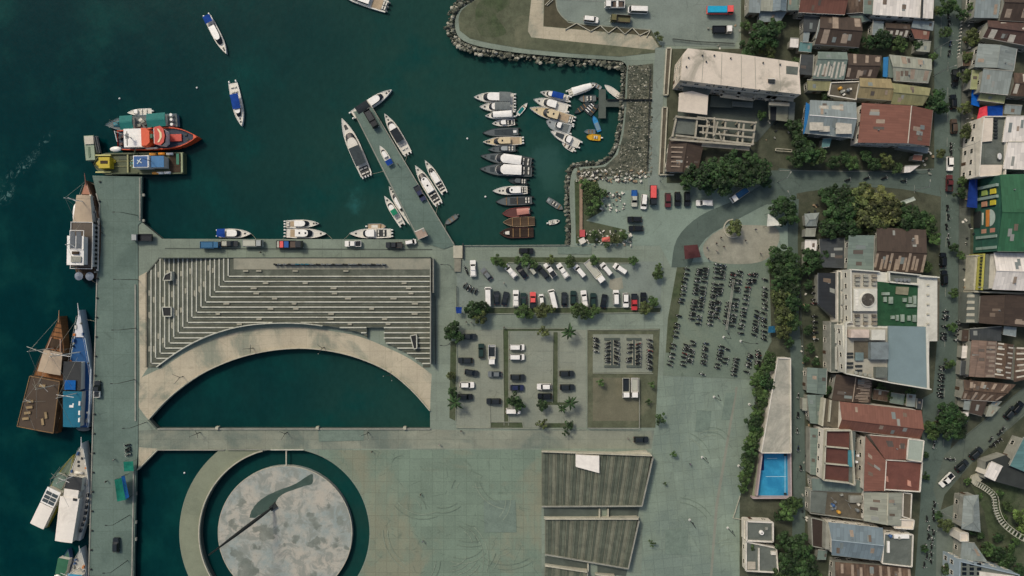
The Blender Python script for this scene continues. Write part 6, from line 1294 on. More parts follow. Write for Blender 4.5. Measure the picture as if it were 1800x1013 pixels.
for a, b in (((1266, 168), (1325, 175)), ((1270, 160), (1326, 166)), ((1330, 168), (1395, 176)), ((1352, 182), (1388, 184)), ((1356, 176), (1370, 164)), ((1266, 168), (1272, 160)), ((1296, 171), (1300, 162)), ((1325, 175), (1328, 166)), ((1345, 176), (1365, 160))): beam(a, b, 1.0, 5.6, 6.0)
onroof(ru, 'slab', [(1287, 178), (1324, 180), (1323, 190), (1287, 187)], 2.8, 3.0, FLATG); onroof(ru, 'low_slab', [(1250, 168), (1290, 172), (1288, 190), (1248, 188)], 2.2, 2.4, CONC_D); onroof(ru, 'side_slab', [(1386, 178), (1398, 180), (1396, 212), (1386, 212)], 3.0, 3.2, FLATG); onroof(ru, 'back_room', [(1350, 182), (1386, 184), (1384, 214), (1352, 210)], 3, 3.2, M('ruin_floor', (128, 128, 110), .9, .2, .4)); onroof(ru, 'roof_hole', [(1354, 188), (1365, 188), (1364, 212), (1354, 212)], 3.2, 3.26, BLACK)
t = HB('small rust brown pavilion roof with pale ribs at the shore road', [(1176, 248), (1238, 250), (1226, 305), (1170, 302)], 3.6, 'gable', BROWN, rise=.9, ridge='v', strips=None)
for i in range(5): onroof(t, 'roof_rib', [(1180, 258 + i * 8.4), (1209, 258.6 + i * 8.4), (1208.4, 261 + i * 8.4), (1179.4, 260.4 + i * 8.4)], 4.0, 4.35, SHEET, 4.2)
pl = thing('planter_wall', 'long narrow planter with pale walls along the shore road', 'planter', (*XY(1170, 195), 0)); 
for a, b in (((1171, 86), (1166, 168)), ((1179, 86), (1173, 168)), ((1171, 86), (1179, 86)), ((1166, 168), (1173, 168)), ((1164, 190), (1158, 308)), ((1172, 190), (1166, 306)), ((1164, 190), (1172, 190)), ((1158, 308), (1184, 308))): MB().bar(XY(*a), XY(*b), .35, 0, .8).build('planter_side', PALE, pl)
MB().prism([XY(*p) for p in ((1172, 88), (1178, 88), (1172, 166), (1167, 166))], .03, .5).build('soil_bed', FLATB, pl); MB().prism([XY(*p) for p in ((1165, 192), (1171, 192), (1165, 304), (1159, 304))], .03, .5).build('soil_bed', FLATB, pl)
# -- block between the harbour road and the main street (north)
t = HB('house with blue edged pale grey roof left of the red roof', [(1424, 176), (1505, 180), (1499, 243), (1414, 234)], 5.5, 'gable', GBLUE, rise=1.6, cap=WHITE, ridge='h')
onroof(t, 'blue_awning', [(1417, 180), (1425, 185), (1420, 232), (1412, 236)], 4.9, 5.1, paint((36, 112, 170))); 
for q in (rect(1440, 186, 1456, 196), rect(1462, 186, 1482, 194), rect(1422, 216, 1446, 230), rect(1468, 215, 1496, 236), rect(1440, 222, 1458, 232)): onroof(t, 'roof_sheet', q, 5.6 + (.9 if q[0][1] > 200 and q[0][1] < 220 else .55), 6.15 + (.5 if q[0][1] > 200 and q[0][1] < 220 else .2), SHEET2, 6.2)
HB('large red roofed house at the street corner', [(1515, 181), (1640, 194), (1634, 257), (1508, 251)], 6.0, 'gable', RED, WHITEC, 2.2, 'v', cap=SHEET2, cut=.64)
HB('house with tan roof above the red roof', [(1511, 137), (1566, 139), (1568, 177), (1506, 172)], 5.5, 'gable', TANR, rise=1.2); HB('house with olive green roof beside the tan one', [(1568, 146), (1636, 155), (1622, 186), (1566, 183)], 5.5, 'gable', OLIVE, rise=1.2)
t = HB('long white roof at the top edge left of the main street', [(1536, -20), (1641, -20), (1640, 33), (1534, 26)], 6, 'shed', WHITER, WHITEC, 1.0, 's'); onroof(t, 'roof_gutter', [(1622, -18), (1624, -18), (1622, 31), (1620, 31)], 6.2, 6.9, DARK); 
HB('pale blue roof below the long white roof', [(1604, 37), (1641, 39), (1640, 54), (1602, 48)], 4, 'shed', GBLUE, rise=.6, ridge='s'); HB('patched brown roof with pale sheets below the white roof', [(1556, 40), (1600, 42), (1596, 66), (1554, 62)], 3.8, 'gable', BROWN, rise=.7, strips=(SHEET2, 5, 'a')); HB('narrow grey blue roof left of the patched brown one', [(1534, 37), (1554, 38), (1552, 64), (1532, 62)], 3.6, 'shed', GBLUE, rise=.5, ridge='e'); HB('small red brown roof by the street below the pale blue one', [(1600, 50), (1634, 54), (1632, 70), (1608, 68)], 3.4, 'shed', RED, rise=.5, ridge='s')
HB('red roof at the top edge of the picture', [(1404, -20), (1488, -20), (1485, 26), (1404, 22)], 6, 'gable', RED, rise=1.6); HB('small rusty roof between the red roof and the white roof at the top', [(1489, -10), (1518, -10), (1518, 22), (1488, 24)], 4, 'shed', RUST, rise=.6, ridge='s'); HB('grey green roof between the rusty roof and long white roof', [(1519, -20), (1535, -20), (1533, 26), (1518, 24)], 5, 'shed', GREEN_G, rise=.6, ridge='w')
HB('broad dark rust brown roof below the red roof', [(1442, 28), (1514, 32), (1510, 84), (1432, 78)], 5, 'gable', BROWN, rise=1.5, strips=(SHEET, 4, 'b')); HB('dark brown lean-to roof left of the broad rust roof', [(1412, 28), (1440, 30), (1436, 56), (1412, 56)], 4, 'shed', DGREY, rise=.6, ridge='s')
HB('blue grey shed roof at the top left of the town', [(1317, -14), (1338, -14), (1336, 23), (1316, 22)], 5, 'shed', GBLUE, rise=.7, ridge='s'); HB('whitish patched roof second at the top left of the town', [(1338, -14), (1360, -14), (1358, 20), (1336, 19)], 5, 'shed', PALEG, rise=.7, ridge='s', strips=None); HB('smooth blue grey roof third at the top left of the town', [(1360, -14), (1384, -14), (1382, 20), (1358, 20)], 5.2, 'gable', SLATE, rise=.8, ridge='v'); HB('grey green roof touching the red roof at the top', [(1385, -14), (1403, -14), (1404, 18), (1384, 18)], 5, 'shed', GREEN_G, rise=.6, ridge='s'); HB('ragged blue grey lean-to below the top left roofs', [(1334, 22), (1383, 21), (1372, 38), (1334, 39)], 3.4, 'shed', GBLUE, rise=.6, ridge='s')
HB('narrow blue grey upright roof beside the dark lean-to', [(1441, 34), (1448, 36), (1445, 68), (1434, 68)], 5.0, 'shed', GBLUE, rise=.4, ridge='w', win=False); HB('tiny blue grey roof left of the narrow upright one', [(1413, 52), (1424, 53), (1421, 74), (1411, 74)], 3.6, 'shed', GBLUE, rise=.3, ridge='s', win=False); HB('tiny white square roof in the yard behind the white building', [(1389, 67), (1404, 68), (1403, 84), (1388, 83)], 3.2, 'shed', WHITER, rise=.3, ridge='s', win=False)
HB('grey green gabled roof below the dark rust roof', [(1438, 91), (1489, 92), (1484, 140), (1428, 138)], 5, 'gable', GREEN_G, rise=1.1, cut=.32, strips=(SHEET2, 9, 'a')); HB('dark brown roof with tilted pale sheets', [(1490, 94), (1550, 98), (1540, 138), (1486, 140)], 4.8, 'gable', BROWN, rise=1.0, strips=(SHEET, 6, 'b')); HB('small dark roof left of the grey green gable', [(1408, 96), (1430, 97), (1428, 134), (1404, 130)], 3.6, 'shed', DGREY, rise=.5, ridge='w')
t = HB('weathered grey roof with blue left edge near the main street', [(1563, 96), (1638, 104), (1632, 146), (1571, 142)], 4.6, 'gable', PALEG, rise=.9, strips=(SHEET, 5, 'b')); onroof(t, 'blue_awning', [(1553, 101), (1562, 100), (1560, 136), (1552, 135)], 3.6, 3.8, paint((50, 120, 170))); onroof(t, 'grey_awning', [(1563, 97), (1571, 98), (1570, 137), (1561, 136)], 4.0, 4.2, GREEN_G)
HB('small olive roof between the ruin and the grey green gable', [(1418, 141), (1461, 142), (1457, 160), (1420, 159)], 4, 'shed', OLIVE, rise=.5, ridge='s'); t = FB('dark cluttered flat roof left of the tan roof', [(1460, 146), (1510, 144), (1504, 176), (1456, 168)], 4, DGREY and FLATB, par=.4); clutter(t, rect(1464, 148, 1502, 170), 4, 8)
HB('pale blue grey lean-to above the blue edged roof', [(1424, 166), (1452, 160), (1500, 172), (1498, 180), (1426, 177)], 3.2, 'shed', GBLUE, rise=.3, ridge='s', win=False) if False else None
for i, (lb, q, rm) in enumerate([('turquoise lean-to roof below the blue edged house', [(1446, 244), (1462, 243), (1458, 258), (1444, 260)], TEALG), ('tiny pink stall roof at the corner garden', [(1606, 272), (1621, 273), (1620, 283), (1604, 281)], RED), ('folded white canopy at the corner garden', [(1590, 292), (1616, 291), (1600, 303), (1589, 304)], WHITER), ('blue grey awning below the large red roof', [(1580, 253), (1632, 260), (1630, 270), (1578, 260)], GBLUE)]):
    HB(lb, q, 2.8, 'shed', rm, rise=.3, ridge='s', win=False, name='stall', cat='stall', eave=.2)
# -- east of the main street
HB('grey roof at the top edge right of the main street', [(1716, -20), (1760, -20), (1755, 32), (1712, 31)], 5.5, 'shed', GBLUE, rise=1.0, ridge='s'); HB('large rust brown roof at the top right corner', [(1762, -20), (1830, -20), (1826, 40), (1757, 36)], 6, 'gable', BROWN, rise=1.6, strips=(SHEET, 4, 'b')); HB('reddish rust roof below the top right corner roof', [(1736, 36), (1826, 40), (1822, 84), (1728, 66)], 5.5, 'gable', roofm((84, 64, 56), .4, (66, 52, 44), .9), rise=1.4, strips=(SHEET2, 5, 'b'))
HB('large pale grey gabled roof right of the street', [(1720, 77), (1788, 86), (1782, 125), (1713, 118)], 6, 'gable', GRY, rise=1.2, ridge='v'); HB('grey roof with yellow green borders right of the street', [(1727, 122), (1779, 126), (1772, 167), (1722, 162)], 6.5, 'shed', GRY, rise=.9, ridge='s'); HB('upright yellow green awning by the street', [(1709, 123), (1726, 123), (1723, 158), (1705, 157)], 4.2, 'shed', roofm((150, 154, 112), .08, (120, 120, 88), 1.), rise=.4, ridge='w', win=False); HB('level yellow green awning below the grey roof', [(1723, 163), (1768, 168), (1765, 182), (1720, 176)], 4.4, 'shed', roofm((150, 154, 112), .08, (120, 120, 88), 1.), rise=.4, ridge='s', win=False); HB('brown roof right of the bordered grey roof', [(1782, 128), (1830, 130), (1826, 172), (1776, 168)], 5, 'gable', RUST, rise=1.0, strips=(SHEET2, 4, 'b'))
def tarp(label, pts, z, m, sag=.3, name='tarpaulin', cat='tarpaulin'):
    q = [P(x, y, z) for x, y in pts]; t = thing(name, label, cat, (sum(v.x for v in q) / len(q), sum(v.y for v in q) / len(q), 0)); n = 6; mb = MB(); vs = []
    a, b, c, d = q
    for i in range(n + 1):
        for j in range(n + 1):
            u, v = i / n, j / n; p = a.lerp(b, u).lerp(d.lerp(c, u), v); p.z += -sag * math.sin(math.pi * u) * math.sin(math.pi * v) + U(-.06, .06); vs.append(p)
    f = [(i * (n + 1) + j, i * (n + 1) + j + 1, (i + 1) * (n + 1) + j + 1, (i + 1) * (n + 1) + j) for i in range(n) for j in range(n)]
    k = len(vs); mb.add(vs + [v - Vector((0, 0, .03)) for v in vs], f + [tuple(x + k for x in g[::-1]) for g in f]); mb.build('sheet', m, t)
    for v in q: MB().tube((v.x, v.y, 0), (v.x, v.y, v.z), .05, n=5).build('pole', DSTEEL, t)
    return t
tarp('bright blue tarpaulin awning beside the main street', [(1708, 158), (1723, 158), (1721, 188), (1707, 184)], 3, cloth((20, 92, 176))); tarp('red tarpaulin beside the blue ones', [(1722, 190), (1735, 186), (1736, 206), (1716, 214)], 3, cloth((214, 70, 82))); tarp('deep blue tarpaulin right of the red one', [(1736, 187), (1763, 185), (1762, 207), (1736, 206)], 3.1, cloth((14, 62, 140)))
t = FB('white building with roof deck right of the street', [(1727, 206), (1768, 206), (1766, 252), (1764, 308), (1718, 311), (1722, 252)], 8, FLATG, par=.9, st=3); onroof(t, 'grey_sunken_deck', rect(1731, 254, 1760, 288), 8, 8.1, FLATG); onroof(t, 'white_deck', [(1728, 207), (1746, 207), (1744, 248), (1725, 250)], 8, 8.6, FLATW); onroof(t, 'white_deck', [(1722, 290), (1762, 290), (1760, 309), (1719, 310)], 8, 8.5, FLATW)
mb = MB(); c = P(1757, 275, 8.9); mb.tube((c.x, c.y, 8), (c.x, c.y, 8.8), .08); mb.tube((c.x, c.y, 8.75), (c.x + .1, c.y, 8.95), .95, 1.0, 14); mb.build('satellite_dish', WHITE, t)
for i in range(6): onroof(t, 'stair_tread', rect(1748, 210 + i * 6, 1754, 213 + i * 6), 8, 8.5, DARK)
HB('white shed roof at the right edge above the green building', [(1768, 205), (1830, 205), (1830, 250), (1762, 250)], 9, 'shed', WHITER, WHITEC, .8, 's'); HB('plain pinkish white roof at the right edge below it', [(1771, 250), (1830, 250), (1830, 300), (1763, 297)], 9, 'shed', WHITER, WHITEC, .6, 's', cap=PALE)
t = HB('green roofed building with colourful panelled front', [(1758, 307), (1850, 305), (1850, 444), (1753, 442)], 11, 'gable', GREENR, M('green_wall', (46, 88, 74), .8), 1.6, 'h', win=False, eave=.1)
xw = P(1756, 400, 11).x - .1
def fpan(nm, y0, y1, z0, z1, m, dx=.12): MB().box(xw - dx, xw + .3, P(0, y1, 11)[1], P(0, y0, 11)[1], z0, z1).build(nm, m, t)
for y in (322, 342, 412, 432): fpan('cornice', y, y + 5, 1.5, 10.6, paint((138, 158, 146), .7), .5)
for y, c1, c2 in ((330, (206, 190, 60), (150, 170, 90)), (350, (206, 190, 60), (190, 140, 110)), (400, (186, 130, 110), (186, 140, 116)), (420, (190, 150, 120), (200, 170, 70))): fpan('window_panel', y, y + 9, 7.4, 9.6, paint(c1, .6)); fpan('window_panel', y, y + 9, 3.6, 5.8, paint(c2, .6)); fpan('window', y + 9.4, y + 11, 3.6, 9.6, GLASS)
fpan('orange_band', 366, 396, 5.6, 7, paint((206, 130, 60), .6)); fpan('sign_letters', 370, 392, 3.8, 4.3, paint((200, 200, 184), .6))
mb = MB(); cy = P(0, 381, 11)[1]; pts = [(cy + 2.6 * math.cos(math.pi * i / 12), 7.4 + 2.4 * math.sin(math.pi * i / 12)) for i in range(13)]
mb.add([(xw - .16, y, z) for y, z in pts], [tuple(range(13))[::-1]]); mb.build('half_disc_emblem', paint((180, 196, 184), .6), t); fpan('entrance', 366, 396, .2, 3.2, DARK, .3)
tarp('dark blue awning on the front of the green building', [(1704, 316), (1718, 315), (1718, 366), (1699, 364)], 3.4, cloth((24, 52, 120)))
t = HB('white gabled roof below the green building', [(1747, 444), (1850, 446), (1850, 513), (1744, 509)], 8.5, 'gable', WHITER, WHITEC, 1.5, 'h'); onroof(t, 'yellow_front', [(1728, 446), (1732, 446), (1728, 510), (1724, 510)], 0, 6.6, paint((176, 172, 84), .7)); onroof(t, 'front_terrace', [(1733, 447), (1746, 447), (1743, 509), (1729, 509)], 0, 6.2, FLATG); onroof(t, 'front_wall', [(1715, 448), (1719, 448), (1714, 510), (1711, 510)], 0, 4.5, PALE); onroof(t, 'porch_roof', [(1719, 448), (1728, 448), (1724, 510), (1714, 510)], 0, 4.0, FLATB)
for i in range(10): onroof(t, 'balcony_post', rect(1725.5 - i * .35, 452 + i * 5.8, 1727.5 - i * .35, 454.5 + i * 5.8), 6.2, 6.9, DARK)
onroof(t, 'edge_wall', [(1712, 511), (1800, 515), (1800, 518), (1712, 514)], 0, 5, PALE)
t = HB('brown roof with grey front strip below the white gable', [(1724, 520), (1830, 516), (1830, 578), (1721, 568)], 5.5, 'gable', BROWN, rise=1.2, ridge='v', cut=.35, strips=None); onroof(t, 'grey_strip', [(1702, 514), (1723, 516), (1721, 568), (1698, 568)], 0, 4.0, FLATG); 
for i in range(5): onroof(t, 'pale_panel', [(1701 - i * .3, 518 + i * 11), (1713, 518 + i * 11), (1713, 523 + i * 11), (1700 - i * .3, 523 + i * 11)], 4, 4.2, PALE)
HB('small blue grey roof beside the tiled ruin', [(1764, 574), (1786, 576), (1786, 592), (1763, 588)], 4.5, 'shed', GBLUE, rise=.4, ridge='s', win=False); HB('dark flat roof left of the small blue grey roof', [(1704, 578), (1760, 574), (1760, 600), (1706, 598)], 3.8, 'shed', DGREY, rise=.3, ridge='s', win=False)
HB('faded pinkish tiled roof beside the main street', [(1708, 598), (1752, 600), (1748, 664), (1703, 662)], 5, 'gable', roofm((126, 106, 92), .45, (96, 84, 74), .7, var=.25), rise=1.0, ridge='v', strips=(SHEET, 8, 'a')); HB('broken ribbed roof with rows of pale tiles', [(1752, 602), (1782, 606), (1777, 668), (1746, 664)], 4.8, 'gable', RUST, rise=.7, ridge='v', strips=(SHEET2, 14, 'b')); HB('second broken ribbed roof at the right edge', [(1786, 610), (1830, 612), (1826, 660), (1782, 672)], 4.8, 'gable', RUST, rise=.7, ridge='v', strips=(SHEET2, 12, 'b'))
HB('brown patched roof above the slanting road', [(1694, 668), (1786, 676), (1750, 706), (1690, 702)], 4.4, 'gable', RUST, rise=.8, strips=(SHEET, 9, 'b')); HB('dark brown roof with white plank above the slanting road', [(1708, 700), (1736, 702), (1726, 732), (1704, 726)], 4, 'shed', BROWN, rise=.5, ridge='s', strips=None); HB('narrow grey roof left of the dark brown one', [(1696, 698), (1707, 698), (1704, 722), (1693, 720)], 3.6, 'shed', GRY, rise=.3, ridge='w', win=False); HB('tiny white roof by the big corner tree', [(1692, 724), (1703, 724), (1702, 741), (1690, 740)], 3.4, 'shed', WHITER, rise=.3, ridge='s', win=False); HB('small pale yard roof at the slanting road corner', [(1738, 712), (1758, 716), (1744, 732), (1732, 732)], 3, 'shed', PALEG, rise=.3, ridge='s', win=False)
HB('teal grey roof at the right edge below the slanting road', [(1798, 768), (1850, 790), (1850, 850), (1773, 818)], 5, 'shed', TEALG, rise=.6, ridge='e'); FB('dark flat roof with a white square beside the stairs', [(1733, 812), (1768, 800), (1800, 828), (1836, 856), (1820, 866), (1732, 842)], 4, DGREY and M('dark_roof', (54, 58, 56), .9, .15, .3), GREYW, par=.0, win=False); HB('plain white square roof beside the footbridge stairs', [(1742, 811), (1762, 820), (1749, 846), (1730, 837)], 5.0, 'shed', WHITER, WHITEC, .3, 's', win=False)
t = HB('grey octagonal ended roof beside the curved stairs', [(1694, 872), (1720, 870), (1724, 936), (1690, 930)], 5, 'hip', GRY, rise=.9, ridge='v'); HB('grey wedge roof below the octagonal one', [(1690, 952), (1712, 954), (1736, 988), (1688, 984)], 4.6, 'shed', GRY, rise=.4, ridge='s'); FB('tiny white roof block with a dark hatch', rect(1687, 937, 1701, 951), 5, FLATW, par=.3, win=False)
t = FB('pale blue building with windows at the bottom right edge', [(1686, 986), (1790, 1010), (1790, 1080), (1684, 1080)], 8, GBLUE and FLATG, paint((150, 164, 170), .7), par=.5); onroof(t, 'white_frame', [(1722, 1005), (1784, 1013), (1784, 1050), (1722, 1050)], 8, 8.4, WHITEC)
for x in (1692, 1705, 1718):
    for k in range(3): onroof(t, 'skylight', rect(x, 990 + k * 8, x + 7, 995 + k * 8), 8, 8.2, GLASS)
# curved stairs
cs = thing('curved_stairway', 'curving white railed stairway climbing the hill', 'stairs', (*XY(1740, 880), 0)); path = smooth_line([(1708, 846), (1722, 854), (1736, 868), (1737, 890), (1744, 910), (1764, 928), (1790, 942)], 5)
mbL = MB(); mbR = MB(); z = 1.0
for i, (a, b) in enumerate(zip(path, path[1:])):
    d = Vector((b[0] - a[0], -(b[1] - a[1]))).normalized(); nn = Vector((-d.y, d.x)); A, B = Vector(XY(*a)), Vector(XY(*b)); z = 1.0 + i * .16
    for k in range(1): 
        C = A.lerp(B, .5); MB().rbox(C, .34, 1.5, z - .12, z, math.atan2(d.y, d.x)).build('tread', M('stair_tread_m', (176, 176, 160), .8, .1, .6), cs)
    for sg, mb in ((-1, mbL), (1, mbR)): mb.bar(A + nn * sg * .85, B + nn * sg * .85, .14, z + .7, z + .85)
mbL.build('side_rail', PALE, cs); mbR.build('side_rail', PALE, cs); MB().prism([XY(*p) for p in ((1706, 836), (1716, 832), (1724, 842), (1712, 852), (1702, 846))], 0, .9).build('landing', PALE, cs)
# -- block between the lane and the main street
HB('rust brown roof with many pale ribs above the hotel', [(1541, 400), (1628, 404), (1622, 480), (1534, 476)], 6, 'gable', BROWN, rise=1.4, cut=.55, strips=(SHEET, 11, 'a')); HB('grey green roof left of the ribbed brown roof', [(1492, 414), (1536, 414), (1534, 476), (1489, 474)], 6, 'shed', GREEN_G, rise=.8, ridge='w'); HB('tiny white square roof below the lane trees', [(1415, 422), (1436, 422), (1435, 441), (1414, 440)], 3.6, 'shed', WHITER, rise=.2, ridge='s', win=False); HB('dark shed roof beside the tiny white square roof', [(1440, 420), (1484, 418), (1484, 472), (1444, 470)], 3.2, 'shed', DGREY, rise=.4, ridge='w'); HB('dull grey kiosk roof under the lane trees', [(1414, 376), (1440, 374), (1436, 398), (1416, 398)], 3, 'hip', GRY, rise=.6, win=False)
# hotel
h = thing('hotel', 'hotel with roof terrace, round whirlpool and green lawn roof', 'building', (*XY(1560, 570), 0)); ZH = 10.0
HW = M('hotel_white', (206, 204, 190), .8, .08, .5, (172, 170, 156), .5, .15, grain=.08)
MB().prism(wpoly([(1492, 474), (1648, 486), (1648, 600), (1634, 600), (1632, 682), (1560, 670), (1486, 656), (1480, 572), (1494, 570)], ZH), 0, ZH - .1).build('wall', HW, h)
onroof(h, 'terrace_floor', [(1494, 476), (1542, 478), (1542, 572), (1494, 570)], ZH - .1, ZH, M('terrace_tile', (176, 172, 158), .8, .06, .5, grain=.08)); onroof(h, 'lawn', [(1542, 495), (1614, 502), (1612, 574), (1542, 573)], ZH - .1, ZH + .02, M('turf', (40, 80, 52), .95, .25, .5, (54, 88, 60), .6, .2, grain=.22)); onroof(h, 'pale_walk', [(1614, 492), (1626, 490), (1624, 574), (1612, 574)], ZH - .1, ZH + .04, HW)
onroof(h, 'side_gallery', [(1636, 488), (1652, 490), (1650, 600), (1636, 600)], 7, 8.4, FLATB); onroof(h, 'blue_grey_roof', [(1562, 573), (1630, 575), (1633, 684), (1561, 670)], ZH - .1, ZH + .5, M('hotel_roof', (122, 140, 141), .5, .05, .3, (112, 128, 128), .4, .1, grain=.05)); onroof(h, 'white_fascia', [(1628, 574), (1632, 575), (1634, 684), (1630, 684)], 5, ZH + .7, HW)
for a, b in (((1493, 474), (1544, 478)), ((1493, 474), (1494, 566)), ((1560, 478), (1616, 484)), ((1560, 478), (1561, 494)), ((1561, 496), (1612, 501)), ((1614, 486), (1648, 488)), ((1485, 567), (1496, 566)), ((1485, 567), (1484, 656)), ((1484, 656), (1562, 672)), ((1562, 672), (1634, 684))): MB().bar(P(*a, ZH)[:2], P(*b, ZH)[:2], .35, ZH - .2, ZH + 1.0).build('parapet', HW, h)
onroof(h, 'whirlpool_deck', rect(1501, 507.5, 1542, 547), ZH, ZH + 1.2, HW); c = P(1525, 527, ZH + 1.2)
MB().tube((c.x, c.y, ZH + 1.2), (c.x, c.y, ZH + 1.5), 2.3, 2.25, 28).build('whirlpool_rim', HW, h); MB().tube((c.x, c.y, ZH + 1.5), (c.x, c.y, ZH + 1.53), 1.95, 1.95, 28).build('whirlpool_basin', M('basin', (74, 70, 62), .5, .2, 1.5, (160, 156, 144), .6, .6), h)
for i in range(6): onroof(h, 'deck_tile', rect(1504, 510 + i * 6, 1509, 514.6 + i * 6), ZH + 1.2, ZH + 1.28, M('deck_tile_m', (226, 222, 208), .6))
for x in (1504, 1519, 1534):
    for y in (483, 490, 497, 553, 560, 567): onroof(h, 'terrace_table', rect(x, y, x + U(6.5, 8.5), y + 4.6), ZH, ZH + .75, random.choice([M('table_dark', (92, 86, 76), .7), M('table_mid', (140, 132, 116), .7), GREYW]))
for q in (rect(1551, 514, 1564, 519), rect(1554, 522, 1559, 531), rect(1563, 522, 1570, 534), rect(1588, 524, 1594, 531), rect(1598, 522, 1603, 533), rect(1567, 555, 1573, 561), rect(1576, 554, 1580, 564), rect(1584, 553, 1590, 566), rect(1596, 555, 1601, 564), rect(1605, 554, 1611, 566), rect(1594, 535, 1611, 540), rect(1606, 520, 1611, 536)): onroof(h, 'lawn_seat', q, ZH + .02, ZH + .6, M('seat_grey', (140, 154, 138), .8))
onroof(h, 'stage', [(1576, 504), (1598, 505), (1596, 519), (1575, 517)], ZH, ZH + .4, M('stage_m', (134, 130, 106), .8)); onroof(h, 'tank_bay', [(1562, 480), (1612, 485), (1612, 497), (1562, 494)], ZH - .1, ZH + .02, FLATG)
for x in (1576, 1583, 1590, 1597): cc = P(x, 492.5, ZH + 1); MB().tube((cc.x, cc.y, ZH), (cc.x, cc.y, ZH + 1.3), .6, .55, 12).build('water_tank', STEEL, h)
onroof(h, 'lower_terrace', [(1486, 574), (1560, 577), (1560, 670), (1486, 655)], ZH - .1, ZH + .01, M('terrace_low', (168, 164, 148), .8, .08, .5, (120, 122, 112), .6, .15)); onroof(h, 'pink_pavilion', rect(1496, 580, 1528, 594), ZH, ZH + 2.4, M('pink_roof', (196, 180, 166), .7)); onroof(h, 'white_pavilion', rect(1532, 580, 1556, 598), ZH, ZH + 2.2, HW); onroof(h, 'canopy', rect(1531, 602, 1562, 632), ZH, ZH + 2.0, GBLUE and M('hotel_canopy', (120, 130, 130), .6)); onroof(h, 'stairwell', rect(1502, 600, 1528, 630), ZH, ZH + .3, FLATB); onroof(h, 'slate_box', rect(1504, 620, 1518, 634), ZH, ZH + .8, GBLUE and M('slate_box', (110, 128, 126), .7)); onroof(h, 'service_block', rect(1540, 646, 1560, 664), ZH, ZH + 1.6, FLATG)
for x, y in ((1488, 620), (1488, 626), (1488, 637), (1488, 644), (1504, 642), (1504, 650)): onroof(h, 'sun_bed', rect(x, y, x + 12, y + 3.4), ZH, ZH + .4, DARK)
for i in range(4): cc = P(1503 + i * 8, 655 + i * 1.5, ZH); MB().tube((cc.x, cc.y, ZH), (cc.x, cc.y, ZH + .6), .5, .55, 10).build('round_planter', GREYW, h)
for i in range(5): onroof(h, 'gallery_light', rect(1630, 500 + i * 17, 1634, 503 + i * 17), ZH, ZH + .3, PALE)
# hotel facades toward the lane
for i, (x, y0, y1) in enumerate(((1481, 490, 510), (1481, 516, 536), (1481, 540, 562), (1471, 580, 604), (1471, 610, 650))): 
    onroof(h, 'balcony', [(x, y0), (x + 5, y0), (x + 5, y1), (x, y1)], 5.2, 5.5, HW); onroof(h, 'balcony_glass', [(x, y0), (x + .6, y0), (x + .6, y1), (x, y1)], 5.5, 6.4, GLASS); onroof(h, 'balcony_rail', [(x - .6, y0), (x, y0), (x, y1), (x - .6, y1)], 5.5, 6.5, HW)
facade(h, wpoly([(1492, 474), (1648, 486), (1648, 600), (1632, 682), (1486, 656), (1480, 572), (1494, 570)], ZH), 9.5, 3.2, 3.0)
HB('black flat canopy roof left of the hotel', [(1438, 480), (1472, 480), (1474, 566), (1438, 534)], 3.6, 'shed', M('black_canopy', (38, 42, 46), .7, .1, .3) and roofm((40, 44, 48), .05, (34, 36, 38), 1.2), rise=.3, ridge='w', win=False); fl = FB('grey strip building between the hotel and the black canopy', [(1472, 478), (1478, 478), (1478, 570), (1472, 570)], 5, FLATG, par=.3, win=False)
FB('narrow grey wing at the hotel lane corner', [(1459, 566), (1480, 566), (1480, 654), (1459, 654)], 5, FLATG, GREYW, par=.5)
# below the hotel
HB('striped brown roof right below the hotel', [(1470, 658), (1534, 668), (1530, 708), (1462, 704)], 5, 'gable', BROWN, rise=.9, ridge='v', cap=SHEET, strips=(SHEET, 15, 'a')); HB('grey green low roof left of the striped brown roof', [(1419, 646), (1454, 648), (1452, 694), (1418, 690)], 4, 'gable', GREEN_G, rise=.5, ridge='v'); HB('long grey roof beside the lane below it', [(1419, 694), (1447, 694), (1444, 746), (1424, 744)], 3.6, 'gable', GREEN_G, rise=.4, ridge='v')
t = HB('longest red roof beside the lane blocks', [(1476, 706), (1620, 722), (1617, 772), (1474, 754)], 7, 'gable', RED, WHITEC, 1.8, 'h', cut=.62, cap=RED); onroof(t, 'side_deck', [(1449, 702), (1476, 706), (1473, 753), (1445, 749)], 0, 5.4, FLATB); onroof(t, 'deck_wall', [(1449, 701), (1452, 701), (1447, 750), (1444, 749)], 0, 6.2, PALE); onroof(t, 'deck_divider', [(1460, 704), (1462, 704), (1459, 742), (1457, 742)], 5.4, 6.4, PALE)
t = FB('flat roof with three red brown bays framed in white', [(1450, 756), (1494, 756), (1500, 852), (1490, 848), (1446, 843)], 8, M('bay_red', (96, 62, 54), .85, .12, .4, (80, 54, 48), .6, .15), WHITEC, par=1.0, pw=.4, pm=PALE)
for y in (784, 814): onroof(t, 'bay_wall', [(1449, y), (1492, y + 4), (1492, y + 6), (1449, y + 2)], 8, 9, PALE)
onroof(t, 'grey_gutter', [(1494, 758), (1504, 760), (1502, 852), (1492, 848)], 7, 8.2, FLATG); onroof(t, 'blue_cover', [(1491, 792), (1502, 792), (1502, 822), (1491, 820)], 8.2, 8.5, paint((70, 128, 136)))
for x, y in ((1507, 800), (1505, 811)): onroof(t, 'vent', rect(x, y, x + 3.5, y + 3), 8, 8.8, WHITE)
